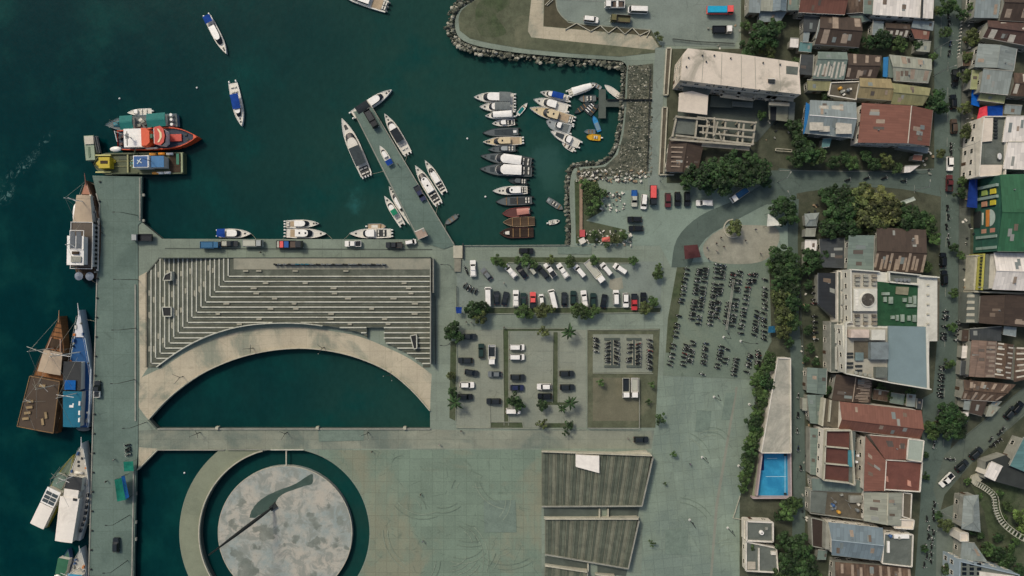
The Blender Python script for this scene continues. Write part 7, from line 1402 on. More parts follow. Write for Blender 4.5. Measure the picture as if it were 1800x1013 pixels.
t = HB('red roof wing running down beside the white box roof', [(1521, 766), (1556, 810), (1553, 862), (1518, 864)], 7.5, 'shed', RED, WHITEC, 1.2, 'w'); HB('red roof section joining the longest red roof', [(1526, 764), (1600, 770), (1594, 808), (1556, 808)], 7.6, 'shed', RED, WHITEC, 1.0, 's', cap=SHEET2, win=False)
t = FB('square red brown roof terrace at the street', [(1556, 808), (1620, 812), (1616, 864), (1553, 860)], 7, M('terr_red', (112, 72, 62), .85, .14, .4, (92, 66, 56), .6, .15), WHITEC, par=.5); 
for x, y in ((1556, 836), (1596, 844)): onroof(t, 'planter_box', [(x, y), (x + 5, y + 2), (x + 6, y + 12), (x, y + 10)], 7, 7.4, M('pinkish', (190, 140, 120), .8))
FB('pale box roof at the corner of the red roofs', [(1597, 772), (1624, 775), (1620, 812), (1594, 808)], 8.2, M('pale_box', (160, 170, 156), .8, .06, .4), WHITEC, par=.15)
HB('grey green roof below the red bays', [(1426, 840), (1520, 844), (1516, 866), (1428, 862)], 4.6, 'shed', GREEN_G, rise=.5, ridge='s'); t = FB('cluttered grey roof yard below the grey green roof', [(1424, 862), (1518, 866), (1516, 914), (1424, 902)], 4, FLATB, GREYW, par=.25); clutter(t, rect(1450, 866, 1512, 904), 4, 12); onroof(t, 'pale_sheet', [(1426, 864), (1454, 866), (1450, 904), (1424, 900)], 4, 4.3, GREEN_G and FLATG); onroof(t, 'white_tank_box', rect(1494, 872, 1516, 884), 4, 5, GREYW)
HB('pale grey gabled roof below the red wing', [(1519, 864), (1586, 866), (1584, 925), (1518, 916)], 6.5, 'gable', PALEG, WHITEC, 1.0, 'v', cap=PALE, cut=.58); FB('narrow brown roof beside the pale grey gable', [(1587, 866), (1602, 868), (1600, 912), (1586, 908)], 6, FLATB, WHITEC, par=.3); FB('small white roof below the narrow brown one', [(1572, 912), (1606, 914), (1604, 930), (1572, 928)], 6.2, FLATW, WHITEC, par=.4)
t = HB('smooth blue grey gabled roof low in the block', [(1456, 918), (1552, 928), (1548, 986), (1462, 976)], 6.5, 'gable', SLATE, WHITEC, 1.2, 'h', cap=GBLUE and paint((150, 164, 168), .6)); onroof(t, 'ledge', [(1452, 920), (1460, 920), (1458, 966), (1451, 966)], 0, 5.5, GREYW)
t = FB('grey stained roof deck right of the blue grey gable', [(1554, 938), (1604, 940), (1602, 996), (1550, 990)], 6.4, FLATG, WHITEC, par=.4); clutter(t, rect(1556, 936, 1600, 950), 6.4, 5); onroof(t, 'white_pipe', rect(1560, 952, 1564, 972), 6.4, 6.9, WHITE); onroof(t, 'white_duct', rect(1572, 940, 1598, 947), 6.4, 7.2, WHITE)
HB('rusty brown ribbed roof at the bottom edge', [(1468, 988), (1600, 998), (1598, 1050), (1464, 1046)], 5, 'gable', RUST, rise=1.0, strips=(SHEET, 16, 'b')); FB('dark brown yard roof left of the blue grey gable', [(1426, 910), (1452, 916), (1448, 964), (1428, 960)], 3, M('yard_roof', (62, 52, 46), .9, .15, .3), GREYW, par=.2, win=False); HB('small grey roof at the bottom beside dark trees', [(1438, 966), (1454, 968), (1452, 984), (1436, 984)], 3, 'shed', GREEN_G, rise=.3, ridge='s', win=False)
# -- wedge building with the blue court, and small block below
t = FB('long pale wedge shaped roof narrowing to the top', [(1367, 630), (1389, 630), (1390, 796), (1338, 796)], 4.5, M('wedge_roof', (182, 177, 161), .85, .1, .3, (138, 140, 128), .8, .07, .46, .62, grain=.12), WHITEC, par=.35, win=False)
bc = thing('blue_court', 'sunken bright blue court with pale rim walls', 'court', (*XY(1360, 835), 0)); q = [(1340, 796), (1390, 796), (1391, 876), (1323, 876)]
MB().prism(wpoly([(1338, 796), (1387, 796), (1387, 873), (1330, 873)], .3), 0, .3).build('floor', M('blue_floor', (56, 148, 186), .35, .14, .35, (40, 122, 166), .7, .16, .42, .62, grain=.1), bc); MB().prism(wpoly([(1338, 797), (1343, 797), (1343, 827), (1336, 827)], .34), .3, .34).build('painted_wall_shadow', M('navy_shadow', (20, 40, 92), .4), bc)  # navy patch: shadow of the rim wall painted onto the court floor
for a, b in (((1338, 795), (1390, 795)), ((1390, 795), (1391, 876)), ((1391, 876), (1323, 876)), ((1331, 872), (1340, 797))): MB().bar(P(*a, 2.5)[:2], P(*b, 2.5)[:2], .4, 0, 2.5).build('rim_wall', M('rim_m', (176, 160, 156), .8, .1, .5), bc)
for a, b in (((1346, 838), (1382, 838)), ((1380, 800), (1380, 868)), ((1348, 806), (1366, 806))): MB().bar(P(*a, .35)[:2], P(*b, .35)[:2], .12, .3, .35).build('court_line', paint((190, 220, 224)), bc)
for y in (800, 868): MB().rbox(P(1380, y, .5)[:2], .7, .5, .3, .9).build('corner_box', DARK, bc)
MB().prism(wpoly([(1322, 874), (1334, 800), (1338, 800), (1328, 874)], .6), 0, .6).build('side_ledge', M('ledge_m', (132, 138, 112), .85, .12, .4), bc)
t = FB('small pale flat roofed house with a white tank, upper of two', [(1312, 916), (1358, 918), (1358, 952), (1312, 950)], 4, FLATG, WHITEC, par=.5, pw=.45, pm=WHITEC); cc = P(1339, 937, 4.6); MB().tube((cc.x, cc.y, 4), (cc.x, cc.y, 4.8), .7, .6, 14).build('water_tank', WHITE, t); MB().tube((cc.x, cc.y, 4.8), (cc.x, cc.y, 4.9), .2, n=8).build('tank_lid', DARK, t); onroof(t, 'air_conditioner', rect(1346, 928, 1350, 932), 4, 4.7, GREYW); onroof(t, 'side_ledge', [(1308, 914), (1314, 916), (1314, 950), (1308, 948)], 0, 2.6, WHITEC)
t = FB('small pale flat roofed house, lower of two beside the plaza', [(1311, 952), (1364, 963), (1367, 1006), (1311, 1003)], 3.4, FLATG, WHITEC, par=.4, pw=.4, pm=WHITEC); onroof(t, 'divider_wall', rect(1333, 964, 1335.5, 1004), 3.4, 3.9, WHITEC); onroof(t, 'pale_cover', rect(1314, 988, 1328, 1001), 3.4, 3.6, M('pale_cover', (176, 168, 150), .8)); onroof(t, 'air_conditioner', rect(1356, 970, 1364, 976), 3.4, 4.2, OFFW)
# -- waterfront extras
t = HB('small tilted kiosk with pinkish roof at the foot of the narrow pier', [(729, 408), (745, 401), (752, 414), (735, 421)], 3.0, 'shed', M('kiosk_roof', (168, 148, 128), .8) and roofm((168, 148, 130), .15, (140, 120, 104), 1.), OFFW, .3, 's', name='kiosk', cat='kiosk', eave=.2)
V('mini', 722, 426, 10, 'white', 'small white van beside the pinkish kiosk')
tarp('large green and blue tarpaulin tent on the main pier', [(201, 844), (218, 838), (224, 878), (206, 882)], 2.6, cloth((28, 110, 92)), .5); tarp('blue tarpaulin strip beside the green pier tent', [(213, 838), (219, 836), (227, 874), (221, 878)], 2.9, cloth((24, 76, 130)), .4); tarp('small square green tent on the main pier', [(217, 812), (234, 811), (235, 828), (218, 829)], 2.8, cloth((30, 112, 94)), .3)
tarp('dark red round cornered canopy at the top of the bike lot', [(1202, 432), (1226, 430), (1232, 452), (1204, 456)], 3, cloth((82, 50, 50)), -.6); tarp('torn white shade sail by the lane trees', [(1350, 376), (1362, 384), (1374, 396), (1348, 398)], 3, paint((206, 206, 192), .8), .3, 'shade_sail', 'shade sail')
tarp('coral parasol cloth in the planted harbour corner', [(1058, 418), (1072, 416), (1072, 425), (1058, 425)], 2.6, cloth((196, 104, 92)), -.4); tarp('small blue cover at the car park corner', [(801, 540), (812, 540), (811, 551), (802, 551)], 2.4, cloth((28, 60, 130)), .1); tarp('small blue cover under the trees beside the bike lot', [(1351, 574), (1362, 573), (1363, 585), (1350, 585)], 2.4, cloth((40, 92, 120)), .1)
tarp('pale sail like canopy at the road bend by the ribbed roof trees', [(1578, 356), (1606, 346), (1610, 352), (1582, 362)], 3, paint((170, 178, 164), .8), .2, 'shade_sail', 'shade sail')
gw = thing('shore_wall', 'reddish brick edged shore wall beside the planted corner', 'wall', (*XY(1021, 365), 0)); MB().bar(XY(1021, 312), XY(1021, 405), .9, 0, .7).build('wall', M('shore_wall_m', (150, 128, 108), .85, .15, .5), gw); MB().rbox(XY(1023, 411), 1.6, 2.2, 0, 1.5).build('red_booth', paint((186, 76, 78), .6), gw); MB().rbox(XY(1023, 424), 1.9, 1.7, 0, 1.2, .5).build('white_booth', OFFW, gw)
ck = thing('water_stair', 'pale concrete landing steps between the quay and the car park', 'steps', (*XY(804, 450), 0)); MB().prism([XY(*p) for p in ((797, 432), (813, 432), (813, 454), (797, 454))], 0, .35).build('landing', PALE, ck); MB().prism([XY(*p) for p in ((799, 455), (811, 455), (810, 478), (799, 478))], 0, .5).build('ramp', M('ramp_m', (136, 134, 118), .85), ck); MB().bar(XY(814, 428), XY(814, 455), .3, 0, 1.0).build('side_wall', DARK, ck)
for i, (a, b, lb) in enumerate((((803, 503), (803, 545), 'dark fence at the left end of the car park'), ((1393, 470), (1412, 640), 'thin wall along the left side of the lane'), ((1299, 870), (1288, 905), 'white kerb wall at the corner below the blue court'), ((1288, 906), (1312, 912), 'short white kerb wall above the small pale house'))):
    pass
# ------------------------------------------------------------------ trees and plants
LEAF = {k: [leafm('leaf_%s_%d' % (k, i), tuple(min(255, int(c * f)) for c in v)) for i, f in enumerate((.72, 1.0, 1.27))] for k, v in dict(dark=(42, 64, 34), mid=(58, 80, 42), olive=(68, 80, 44), light=(74, 96, 48), khaki=(76, 84, 48)).items()}
BARK = M('bark', (84, 74, 60), .95, .25, 2.0, grain=.2)
def crown_mesh(seed, flat=.62, clumps=17, per=105, leaf=.085):
    rg = random.Random(seed); mb = MB(); cs = []
    for i in range(clumps):
        a = i * 2.4 + rg.uniform(-.4, .4); r = math.sqrt((i + .5) / clumps) * .74; r *= rg.uniform(.78, 1.22); cs.append((r * math.cos(a), r * math.sin(a), (1 - r * r) * flat * .7 + rg.uniform(-.24, .16), rg.uniform(.14, .36)))
    for cx, cy, cz, cr in cs:
        tone = rg.choices((0, 1, 2), (4, 5, 3))[0]
        for k in range(per):
            u = Vector((rg.gauss(0, 1), rg.gauss(0, 1), rg.gauss(0, 1))).normalized(); d = cr * rg.uniform(.55, 1.05); p = Vector((cx, cy, cz)) + Vector((u.x * d, u.y * d, u.z * d * .72))
            nrm = (u * .8 + Vector((rg.uniform(-.6, .6), rg.uniform(-.6, .6), rg.uniform(.2, 1.2)))).normalized(); e = nrm.orthogonal().normalized(); e.rotate(Matrix.Rotation(rg.uniform(0, 6.3), 3, nrm)); f = nrm.cross(e)
            s = leaf * rg.uniform(.55, 1.25); s2 = s * rg.uniform(.5, .8)
            mi = tone if rg.random() < .75 else rg.choice((0, 1, 2))
            mb.add([p - e * s, p - f * s2, p + e * s, p + f * s2], [(0, 1, 2, 3)], mi)
    return mb.mesh('crown', LEAF['mid'])
def trunk_mesh(seed):
    rg = random.Random(seed); mb = MB(); mb.tube((0, 0, -1.1), (.03, .02, -.25), .085, .06, 7)
    for i in range(6):
        a = i * 1.05 + rg.uniform(-.3, .3); r = rg.uniform(.35, .6); mid = (r * .45 * math.cos(a), r * .45 * math.sin(a), -.02)
        mb.tube((.03, .02, -.3), mid, .045, .03, 5); mb.tube(mid, (r * math.cos(a), r * math.sin(a), rg.uniform(.12, .35)), .03, .012, 5)
    return mb.mesh('trunk', BARK)
CROWN = [crown_mesh(i) for i in range(7)]; SPARSE = [crown_mesh(40 + i, .5, 9, 60, .1) for i in range(3)]; TRUNK = [trunk_mesh(i) for i in range(4)]
def palm_mesh(seed):
    rg = random.Random(seed); mb = MB(); nf = rg.choice((8, 9, 11, 12))
    for i in range(nf):
        a = 2 * math.pi * i / nf + rg.uniform(-.2, .2); L = rg.uniform(.6, 1.1); n = 7; d = Vector((math.cos(a), math.sin(a), 0)); w = Vector((-math.sin(a), math.cos(a), 0)); pr = None
        for k in range(n + 1):
            t = k / n; c = d * (L * t) + Vector((0, 0, .28 * math.sin(t * 2.2) - .35 * t * t)); hw_ = .12 * math.sin(math.pi * min(1, t * .9 + .1)) + .01
            q = (c - w * hw_ - Vector((0, 0, hw_ * .5)), c, c + w * hw_ - Vector((0, 0, hw_ * .5)))
            if pr: mb.add([pr[0], pr[1], q[1], q[0]], [(3, 2, 1, 0)], i % 3); mb.add([pr[1], pr[2], q[2], q[1]], [(3, 2, 1, 0)], (i + 1) % 3)
            pr = q
    return mb.mesh('fronds', LEAF['mid'])
PALM = [palm_mesh(i) for i in range(6)]
PT = MB(); PT.tube((0, 0, -1), (.03, 0, -.4), .07, .055, 7); PT.tube((.03, 0, -.4), (0, 0, .02), .055, .05, 7); PTRUNK = PT.mesh('trunk', BARK)
nt_ = [0]
def tree(px, py, r, label, tone='mid', kind='tree', h=None, group=None):
    nt_[0] += 1; i = nt_[0]; rm = r * S * 1.12; h = h or (1.1 + rm * 1.15 if kind != 'palm' else 3.5 + rm)
    zc = max(.6, h * .68); c = P(px, py, zc); nm = dict(tree='broadleaf_tree', palm='palm_tree', bush='shrub', thin='young_tree')[kind]
    o = tag(empty(nm, (c.x, c.y, 0)), label, dict(tree='tree', palm='palm', bush='shrub', thin='tree')[kind], group)
    me = PALM[i % 6] if kind == 'palm' else SPARSE[i % 3] if kind == 'thin' else CROWN[i % 7]
    k = link('fronds' if kind == 'palm' else 'crown', me, o); k.location = (0, 0, zc); k.rotation_euler = (U(-.08, .08), U(-.08, .08), U(0, 6.3)); k.scale = (rm * U(.92, 1.08), rm * U(.92, 1.08), rm * (1.0 if kind != 'bush' else .8))
    for s_, m in enumerate(LEAF[tone]): setmat(k, m, s_)
    if kind == 'palm': t = link('trunk', PTRUNK, o); t.location = (0, 0, zc); t.scale = (2.4, 2.4, zc + .05)
    else: t = link('trunk', TRUNK[i % 4], o); t.location = (0, 0, zc); t.scale = (rm, rm, zc / 1.1)
    t.rotation_euler = (0, 0, U(0, 6.3))
def grove(phrase, items, tone='mid', kind='tree', axis='left', group=None):
    """several trees of one place, told apart by their order"""
    items = sorted(items, key=lambda p: p[0] if axis == 'left' else p[1]); noun = dict(tree='tree', palm='palm', bush='shrub', thin='young tree')
    for i, it in enumerate(items):
        k = it[4] if len(it) > 4 else kind; t = it[3] if len(it) > 3 and it[3] else tone
        tree(it[0], it[1], it[2], '%s %s from the %s %s' % (ORD[i], noun[kind] if all((len(q) < 5 or q[4] == kind) for q in items) else 'tree or shrub', axis, phrase), t, k, group=group)
grove('in the dark clump below the roofless ruin', [(1205, 320, 15), (1230, 311, 25), (1252, 298, 22), (1268, 316, 26), (1284, 288, 22), (1302, 308, 24), (1320, 285, 20), (1332, 304, 22), (1244, 326, 15), (1345, 322, 10)], 'dark')
grove('beside the forecourt right of the ruin', [(1396, 224, 15), (1404, 248, 15), (1415, 268, 22), (1400, 280, 15), (1436, 276, 16, 'mid'), (1338, 204, 9, 'mid')], 'dark')
grove('in the corner garden along the curved road', [(1462, 286, 12), (1482, 278, 13), (1498, 288, 13, 'mid'), (1520, 276, 12), (1536, 290, 12), (1556, 283, 14, 'olive'), (1576, 296, 9, 'mid')], 'dark')
grove('in the yard behind the white roof', [(1340, 62, 26), (1362, 50, 16), (1318, 86, 18), (1352, 88, 15, 'olive')], 'dark')
grove('among the roofs behind the red house', [(1526, 74, 13), (1550, 70, 16), (1580, 78, 13, 'mid'), (1612, 80, 10), (1450, 168, 9)], 'dark')
grove('along the upper main street', [(1664, 12, 17, 'mid'), (1690, 26, 11, 'dark'), (1712, 16, 13, 'mid'), (1661, 58, 10, 'mid'), (1706, 66, 14), (1698, 102, 11), (1697, 134, 12), (1640, 178, 20, 'dark'), (1654, 190, 13, 'dark'), (1694, 190, 12), (1697, 231, 13), (1653, 270, 8), (1648, 20, 9)], 'olive', axis='top')
grove('along the middle of the main street', [(1688, 340, 11, 'dark'), (1690, 318, 9, 'mid'), (1688, 450, 8), (1676, 436, 8, 'dark'), (1676, 515, 8), (1672, 575, 9), (1626, 470, 11, 'mid'), (1640, 420, 12), (1668, 640, 10)], 'mid', axis='top')
grove('in the large clump below the curved road', [(1452, 346, 18), (1474, 342, 20), (1462, 372, 24), (1490, 366, 22), (1484, 396, 22), (1456, 402, 20), (1512, 346, 24, 'olive'), (1540, 352, 28, 'khaki'), (1560, 374, 24, 'khaki'), (1520, 380, 24, 'khaki'), (1540, 396, 20, 'olive'), (1584, 372, 17), (1588, 394, 22), (1612, 384, 20), (1628, 396, 17, 'mid'), (1500, 404, 15)], 'dark')
grove('beside the torn shade sail', [(1364, 366, 14), (1382, 362, 17), (1388, 382, 16), (1374, 390, 9)], 'dark')
grove('between the lane and the small white roof', [(1422, 452, 16), (1436, 462, 12), (1418, 474, 12), (1448, 446, 10), (1408, 478, 8, 'mid')], 'dark', axis='top')
grove('in the long belt right of the bike lot', [(1368, 450, 19), (1386, 454, 17), (1356, 466, 12, 'mid'), (1378, 476, 22), (1396, 486, 13), (1366, 496, 16), (1386, 506, 20), (1372, 524, 18, 'olive'), (1390, 532, 19), (1376, 552, 19, 'olive'), (1392, 566, 16), (1376, 582, 15, 'olive'), (1386, 600, 10)], 'dark', axis='top')
grove('along the left side of the wedge roof', [(1352, 636, 15), (1340, 652, 15), (1346, 672, 18, 'dark'), (1328, 668, 13), (1336, 690, 14), (1330, 722, 14), (1324, 742, 15, 'dark'), (1334, 758, 12), (1320, 772, 15), (1316, 796, 14, 'dark'), (1312, 818, 13), (1308, 842, 12), (1306, 858, 9), (1338, 706, 11), (1326, 756, 12), (1314, 808, 11, 'dark'), (1310, 832, 11), (1332, 734, 10), (1322, 784, 11, 'dark')], 'mid', axis='top')
grove('around the small pale houses by the plaza', [(1382, 894, 20, 'mid'), (1398, 884, 12, 'mid'), (1370, 905, 10), (1378, 950, 18), (1398, 958, 22), (1414, 976, 18), (1388, 986, 22), (1410, 1002, 22), (1378, 1006, 18, 'mid'), (1430, 1010, 14, 'mid'), (1322, 962, 10, 'mid')], 'dark', axis='top')
grove('around the left corner of the car parks', [(832, 544, 15), (848, 540, 12), (842, 556, 13, 'olive'), (796, 578, 14), (806, 592, 11), (790, 590, 10)], 'dark')
grove('on the verge above the slanting cars', [(874, 459, 10), (886, 466, 7), (910, 458, 7), (924, 458, 12), (938, 464, 8), (968, 457, 9, 'olive'), (1002, 460, 10), (1044, 458, 9), (1112, 458, 9)], 'mid', 'bush')
grove('on the verge below the straight row', [(918, 548, 13), (932, 552, 9), (952, 546, 13, 'olive'), (968, 544, 9, 'olive'), (1018, 546, 15), (1034, 552, 10), (1046, 546, 9), (1134, 542, 12, 'olive'), (1148, 530, 10), (1156, 482, 10), (1158, 470, 7)], 'mid', 'bush')
grove('among the bays of the lower car park', [(1000, 584, 15, None, 'palm'), (955, 583, 11, 'olive', 'thin'), (800, 708, 15, None, 'palm'), (904, 704, 13, None, 'tree'), (912, 712, 11, None, 'tree'), (953, 712, 10, None, 'tree'), (1002, 708, 13, None, 'palm'), (988, 718, 9, None, 'palm'), (954, 746, 11, 'olive', 'thin'), (1000, 748, 9, None, 'thin'), (994, 760, 8, None, 'thin'), (796, 690, 9, None, 'bush'), (793, 660, 8, 'olive', 'bush')], 'dark', 'tree')
grove('scattered over the east plaza and yard', [(1160, 736, 11), (1184, 798, 7), (1146, 956, 7), (1146, 676, 7), (1056, 672, 8), (1140, 706, 6), (1169, 850, 4)], 'mid', 'thin')
grove('in the planted harbour corner', [(1028, 324, 11), (1044, 330, 11), (1058, 340, 9), (1034, 346, 10), (1048, 356, 11), (1036, 372, 9), (1044, 412, 8), (1080, 420, 9, 'olive'), (1096, 414, 8), (1066, 430, 6)], 'mid', 'bush')
grove('around the road fork and corner yard', [(1664, 722, 20), (1680, 738, 19), (1656, 745, 18), (1668, 757, 18), (1686, 760, 12), (1640, 762, 12, 'mid'), (1632, 750, 11, 'mid'), (1660, 922, 13, 'olive'), (1648, 905, 8), (1664, 1000, 10, 'mid'), (1627, 800, 6), (1627, 838, 7), (1624, 965, 7)], 'dark', axis='top')
grove('on the grassy hill at the lower right', [(1734, 966, 14, 'mid'), (1750, 972, 15), (1768, 984, 15), (1790, 908, 13, 'light'), (1798, 928, 13, 'light'), (1754, 944, 9), (1790, 1000, 12), (1708, 935, 8), (1722, 940, 8)], 'dark', axis='top')
grove('in the yards left of the red roofs', [(1452, 686, 11, 'dark'), (1546, 682, 9), (1562, 694, 9), (1590, 700, 8), (1600, 690, 9)], 'mid')
grove('on the grassy headland', [(1160, 68, 6), (1154, 60, 5)], 'olive', 'bush')
grove('filling yards between the upper town roofs', [(1500, 90, 9), (1422, 120, 8), (1520, 122, 7), (1640, 100, 8), (1400, 110, 9), (1310, 45, 9), (1480, 24, 6), (1590, 36, 6), (1396, 140, 8)], 'mid', 'bush')
grove('filling yards left of the lane roofs', [(1420, 500, 8), (1416, 540, 8), (1420, 580, 9), (1424, 612, 9), (1434, 636, 8), (1416, 632, 7)], 'dark', 'bush', 'top')
grove('along the foot of the hill wall at the lower right', [(1700, 845, 7), (1722, 872, 6), (1756, 868, 8), (1770, 890, 9), (1786, 950, 9), (1762, 910, 8), (1776, 965, 9)], 'mid', 'bush', 'top')
# round planter
rp = thing('round_planter', 'round planter with an olive bush in the sandy square', 'planter', (*XY(1290, 402), 0)); mb = MB(); q = arc_pts(1288, 402, 16, 90, 300, 22)
for a, b in zip(q, q[1:]): mb.bar(XY(*a), XY(*b), .35, 0, .45)
mb.build('rim', PALE, rp); tree(1290, 400, 15, 'olive bush inside the round planter', 'olive', 'bush')
# ------------------------------------------------------------------ lamp posts, poles
def lamp(px, py, h, arm, label, base=None, m=None, double=False):
    o = tag(empty('lamp_post', (*XY(px, py), .1), 0), label, 'lamp post', 'lamp posts'); m = m or DSTEEL
    MB().tube((0, 0, 0), (0, 0, h), .11, .07, 8).build('pole', m, o, (0, 0, 0))
    if base: MB().tube((0, 0, 0), (0, 0, .25), .42, .36, 12).build('base', base, o, (0, 0, 0))
    for s_ in ((1, -1) if double else (1,)):
        a = R(arm); e = (math.cos(a) * 1.6 * s_, math.sin(a) * 1.6 * s_, h + .25)
        MB().tube((0, 0, h - .05), e, .06, .04, 6).build('arm', m, o, (0, 0, 0)); MB().rbox((e[0] * 1.15, e[1] * 1.15), .7, .28, h + .18, h + .3, a).build('lamp_head', DSTEEL if m is not STEEL else GREYW, o, (0, 0, 0))
WB = paint((206, 206, 196), .6)
for i, (x, y) in enumerate(((242, 379), (243, 492), (240, 577), (238, 667), (258, 742), (229, 905), (225, 985))): lamp(x, y, 9.5, 180, ORD[i] + ' lamp post from the top along the main pier')
for i, (x, y) in enumerate(sorted(((1255, 698), (1317, 711), (1234, 804), (1298, 819), (1212, 914), (1279, 928), (1272, 593)), key=lambda p: p[1])): lamp(x, y, 7.5, 120, ORD[i] + ' white footed lamp post from the top on the east plaza', WB)
lamp(791, 467, 8, 180, 'lamp post beside the upper right corner of the terraces'); lamp(1302, 600, 9, 0, 'tall lamp post between the upper and lower bike rows', WB); lamp(790, 604, 7, 180, 'lamp post beside the walk right of the terraces')
for i, (x, y, a) in enumerate(((1642, 88, 0), (1640, 134, 20), (1698, 452, 180), (1607, 335, 90), (1372, 352, 120), (1700, 505, 180), (1690, 620, 180), (1654, 900, 340), (1684, 262, 30), (1160, 318, 90), (1366, 320, 60))): lamp(x, y, 8, a, ORD[i] + [' street lamp of the town, at the upper main street', ' street lamp of the town, opposite the yellow awning', ' street lamp of the town, before the white gable', ' street lamp of the town, on the curved road', ' street lamp of the town, at the shade sail', ' street lamp of the town, below the white gable', ' street lamp of the town, before the tiled roofs', ' street lamp of the town, at the lower street', ' street lamp of the town, near the white car', ' street lamp of the town, at the planter end', ' street lamp of the town, at the road bend'][i], None, STEEL)
def forked(px, py, label, h=4.5):
    o = tag(empty('forked_lamp', (*XY(px, py), .02), U(0, 6)), label, 'lamp post', 'forked lamp posts'); MB().tube((0, 0, 0), (0, 0, h * .55), .14, .1, 7).build('trunk', DSTEEL, o, (0, 0, 0))
    for k in range(3):
        a = k * 2.1; MB().tube((0, 0, h * .5), (math.cos(a) * 1.7, math.sin(a) * 1.7, h), .09, .04, 6).build('branch', DSTEEL, o, (0, 0, 0)); MB().ball((math.cos(a) * 1.7, math.sin(a) * 1.7, h), .16, .16, .12, 8, 5).build('lamp_head', GREYW, o, (0, 0, 0), True)
for x, y, lb in ((352, 760, 'left of three forked lamps on the causeway'), (505, 760, 'middle of three forked lamps on the causeway'), (648, 760, 'right of three forked lamps on the causeway'), (322, 662, 'forked lamp at the left of the curved promenade'), (445, 612, 'forked lamp left of the top of the curved promenade'), (570, 611, 'forked lamp right of the top of the curved promenade'), (688, 658, 'forked lamp at the right of the curved promenade')): forked(x, y, lb)
# ------------------------------------------------------------------ rails, racks, fences
zr = thing('zigzag_rail', 'white zigzag rail beside the headland path', 'rail', (*XY(1080, 52), 0)); zz = [(993, 53), (1013, 42), (1038, 56), (1055, 46), (1069, 59), (1084, 48), (1098, 61), (1111, 50), (1124, 63), (1143, 54), (1136, 66)]
for a, b in zip(zz, zz[1:]): MB().bar(XY(*a), XY(*b), .22, .2, .5).build('beam', PALE, zr)
zr2 = thing('slanting_rail', 'two short white rails beside the headland path at the top edge', 'rail', (*XY(962, 5), 0))
for a, b in (((958, 10), (968, 0)), ((961, 11), (972, 1))): MB().bar(XY(*a), XY(*b), .18, .2, .5).build('beam', PALE, zr2)
sb = thing('shelter_beam', 'thin double beam shelter running through the bike lot', 'shelter', (*XY(1283, 535), 0))
for dx in (-1.2, 1.2): MB().bar(P(1290 + dx, 492, 2.3)[:2], P(1277 + dx, 580, 2.3)[:2], .16, 2.2, 2.35).build('beam', GREYW, sb)
for t in range(7): c = P(1290 - 13 * t / 6, 492 + 88 * t / 6, 1); MB().tube((c.x, c.y, 0), (c.x, c.y, 2.2), .07).build('post', GREYW, sb); MB().bar(P(1288 - 13 * t / 6, 492 + 88 * t / 6, 2.2)[:2], P(1292 - 13 * t / 6, 492 + 88 * t / 6, 2.2)[:2], .1, 2.1, 2.2).build('cross_bar', GREYW, sb)
for i, (x0, x1) in enumerate(((1062, 1089), (1101, 1127))):
    rk = thing('bike_rack', ['left', 'right'][i] + ' H shaped planter rack in the bike bay', 'rack', (*XY((x0 + x1) / 2, 620), 0)); xm = (x0 + x1) / 2
    for a, b, w_ in (((x0, 596), (x1, 596), .7), ((x0, 644), (x1, 644), .7), ((xm, 598), (xm, 642), .8)): MB().bar(XY(*a), XY(*b), w_, 0, .4).build('low_wall', CONC_D, rk)
    mb = MB(); mb.bar(XY(xm - 2.4, 598), XY(xm - 2.4, 642), .12, 0, .5); mb.build('rail', PALE, rk); MB().bar(XY(xm + 2.4, 598), XY(xm + 2.4, 642), .12, 0, .5).build('rail', PALE, rk)
def fence(label, pts, h=1.1, m=None, w=.12, name='fence', cat='fence'):
    t = thing(name, label, cat, (*XY(*pts[0]), 0))
    for a, b in zip(pts, pts[1:]):
        A, B = Vector(XY(*a)), Vector(XY(*b)); n = max(1, int((B - A).length / 2.5)); MB().bar(A, B, w, h - .15, h).build('top_rail', m or DSTEEL, t); MB().bar(A, B, w * .8, h * .4, h * .4 + .1).build('mid_rail', m or DSTEEL, t)
        for i in range(n): c = A.lerp(B, i / n); MB().tube((c.x, c.y, 0), (c.x, c.y, h), .06, n=6).build('post', m or DSTEEL, t)
    return t
fence('dark fence at the left end of the upper car park', [(803, 503), (803, 545)]); fence('pale fence along the right side of the fenced yard', [(1123, 664), (1123, 752)], 1.2, GREYW); fence('fence along the bottom of the fenced yard', [(1034, 752), (1122, 753)], 1.2, GREYW); fence('white kerb rail at the plaza corner below the blue court', [(1300, 872), (1288, 910), (1312, 914)], .6, PALE); fence('fence along the headland lot in front of the white roof', [(1182, 70), (1226, 75), (1290, 78)], 1.0, DSTEEL); fence('thin pale fence along the lane left of the hotel', [(1404, 450), (1406, 560), (1412, 640)], 1.0, CONC_D); fence('white gate rails at the forecourt entrance', [(1362, 262), (1390, 264), (1390, 268), (1362, 266), (1362, 262)], 1.0, PALE); fence('railing on the right side of the terraces walk', [(765, 520), (766, 640)], .9, DSTEEL)
fence('dark railing along the shore road', [(1142, 120), (1140, 200), (1137, 300)], .9, DSTEEL); fence('low quay railing above the car park', [(815, 432), (1000, 431)], .6, GREYW); fence('railing along the lower edge of the causeway', [(400, 789.5), (476, 790)], .9, GREYW)
# white street bollards
for i in range(11): x, y = 1688 - i * .55, 40 + i * 6.2; MB().tube((0, 0, 0), (0, 0, .8), .22, .18, 8).build('street_bollard', OFFW).location = (*XY(x, y), .12)
for i, o in enumerate(sorted([o for o in COL.objects if o.name.startswith('street_bollard')], key=lambda q: -q.location.y)): tag(o, ORD[i] + ' white bollard from the top along the upper main street', 'bollard', 'street bollards')
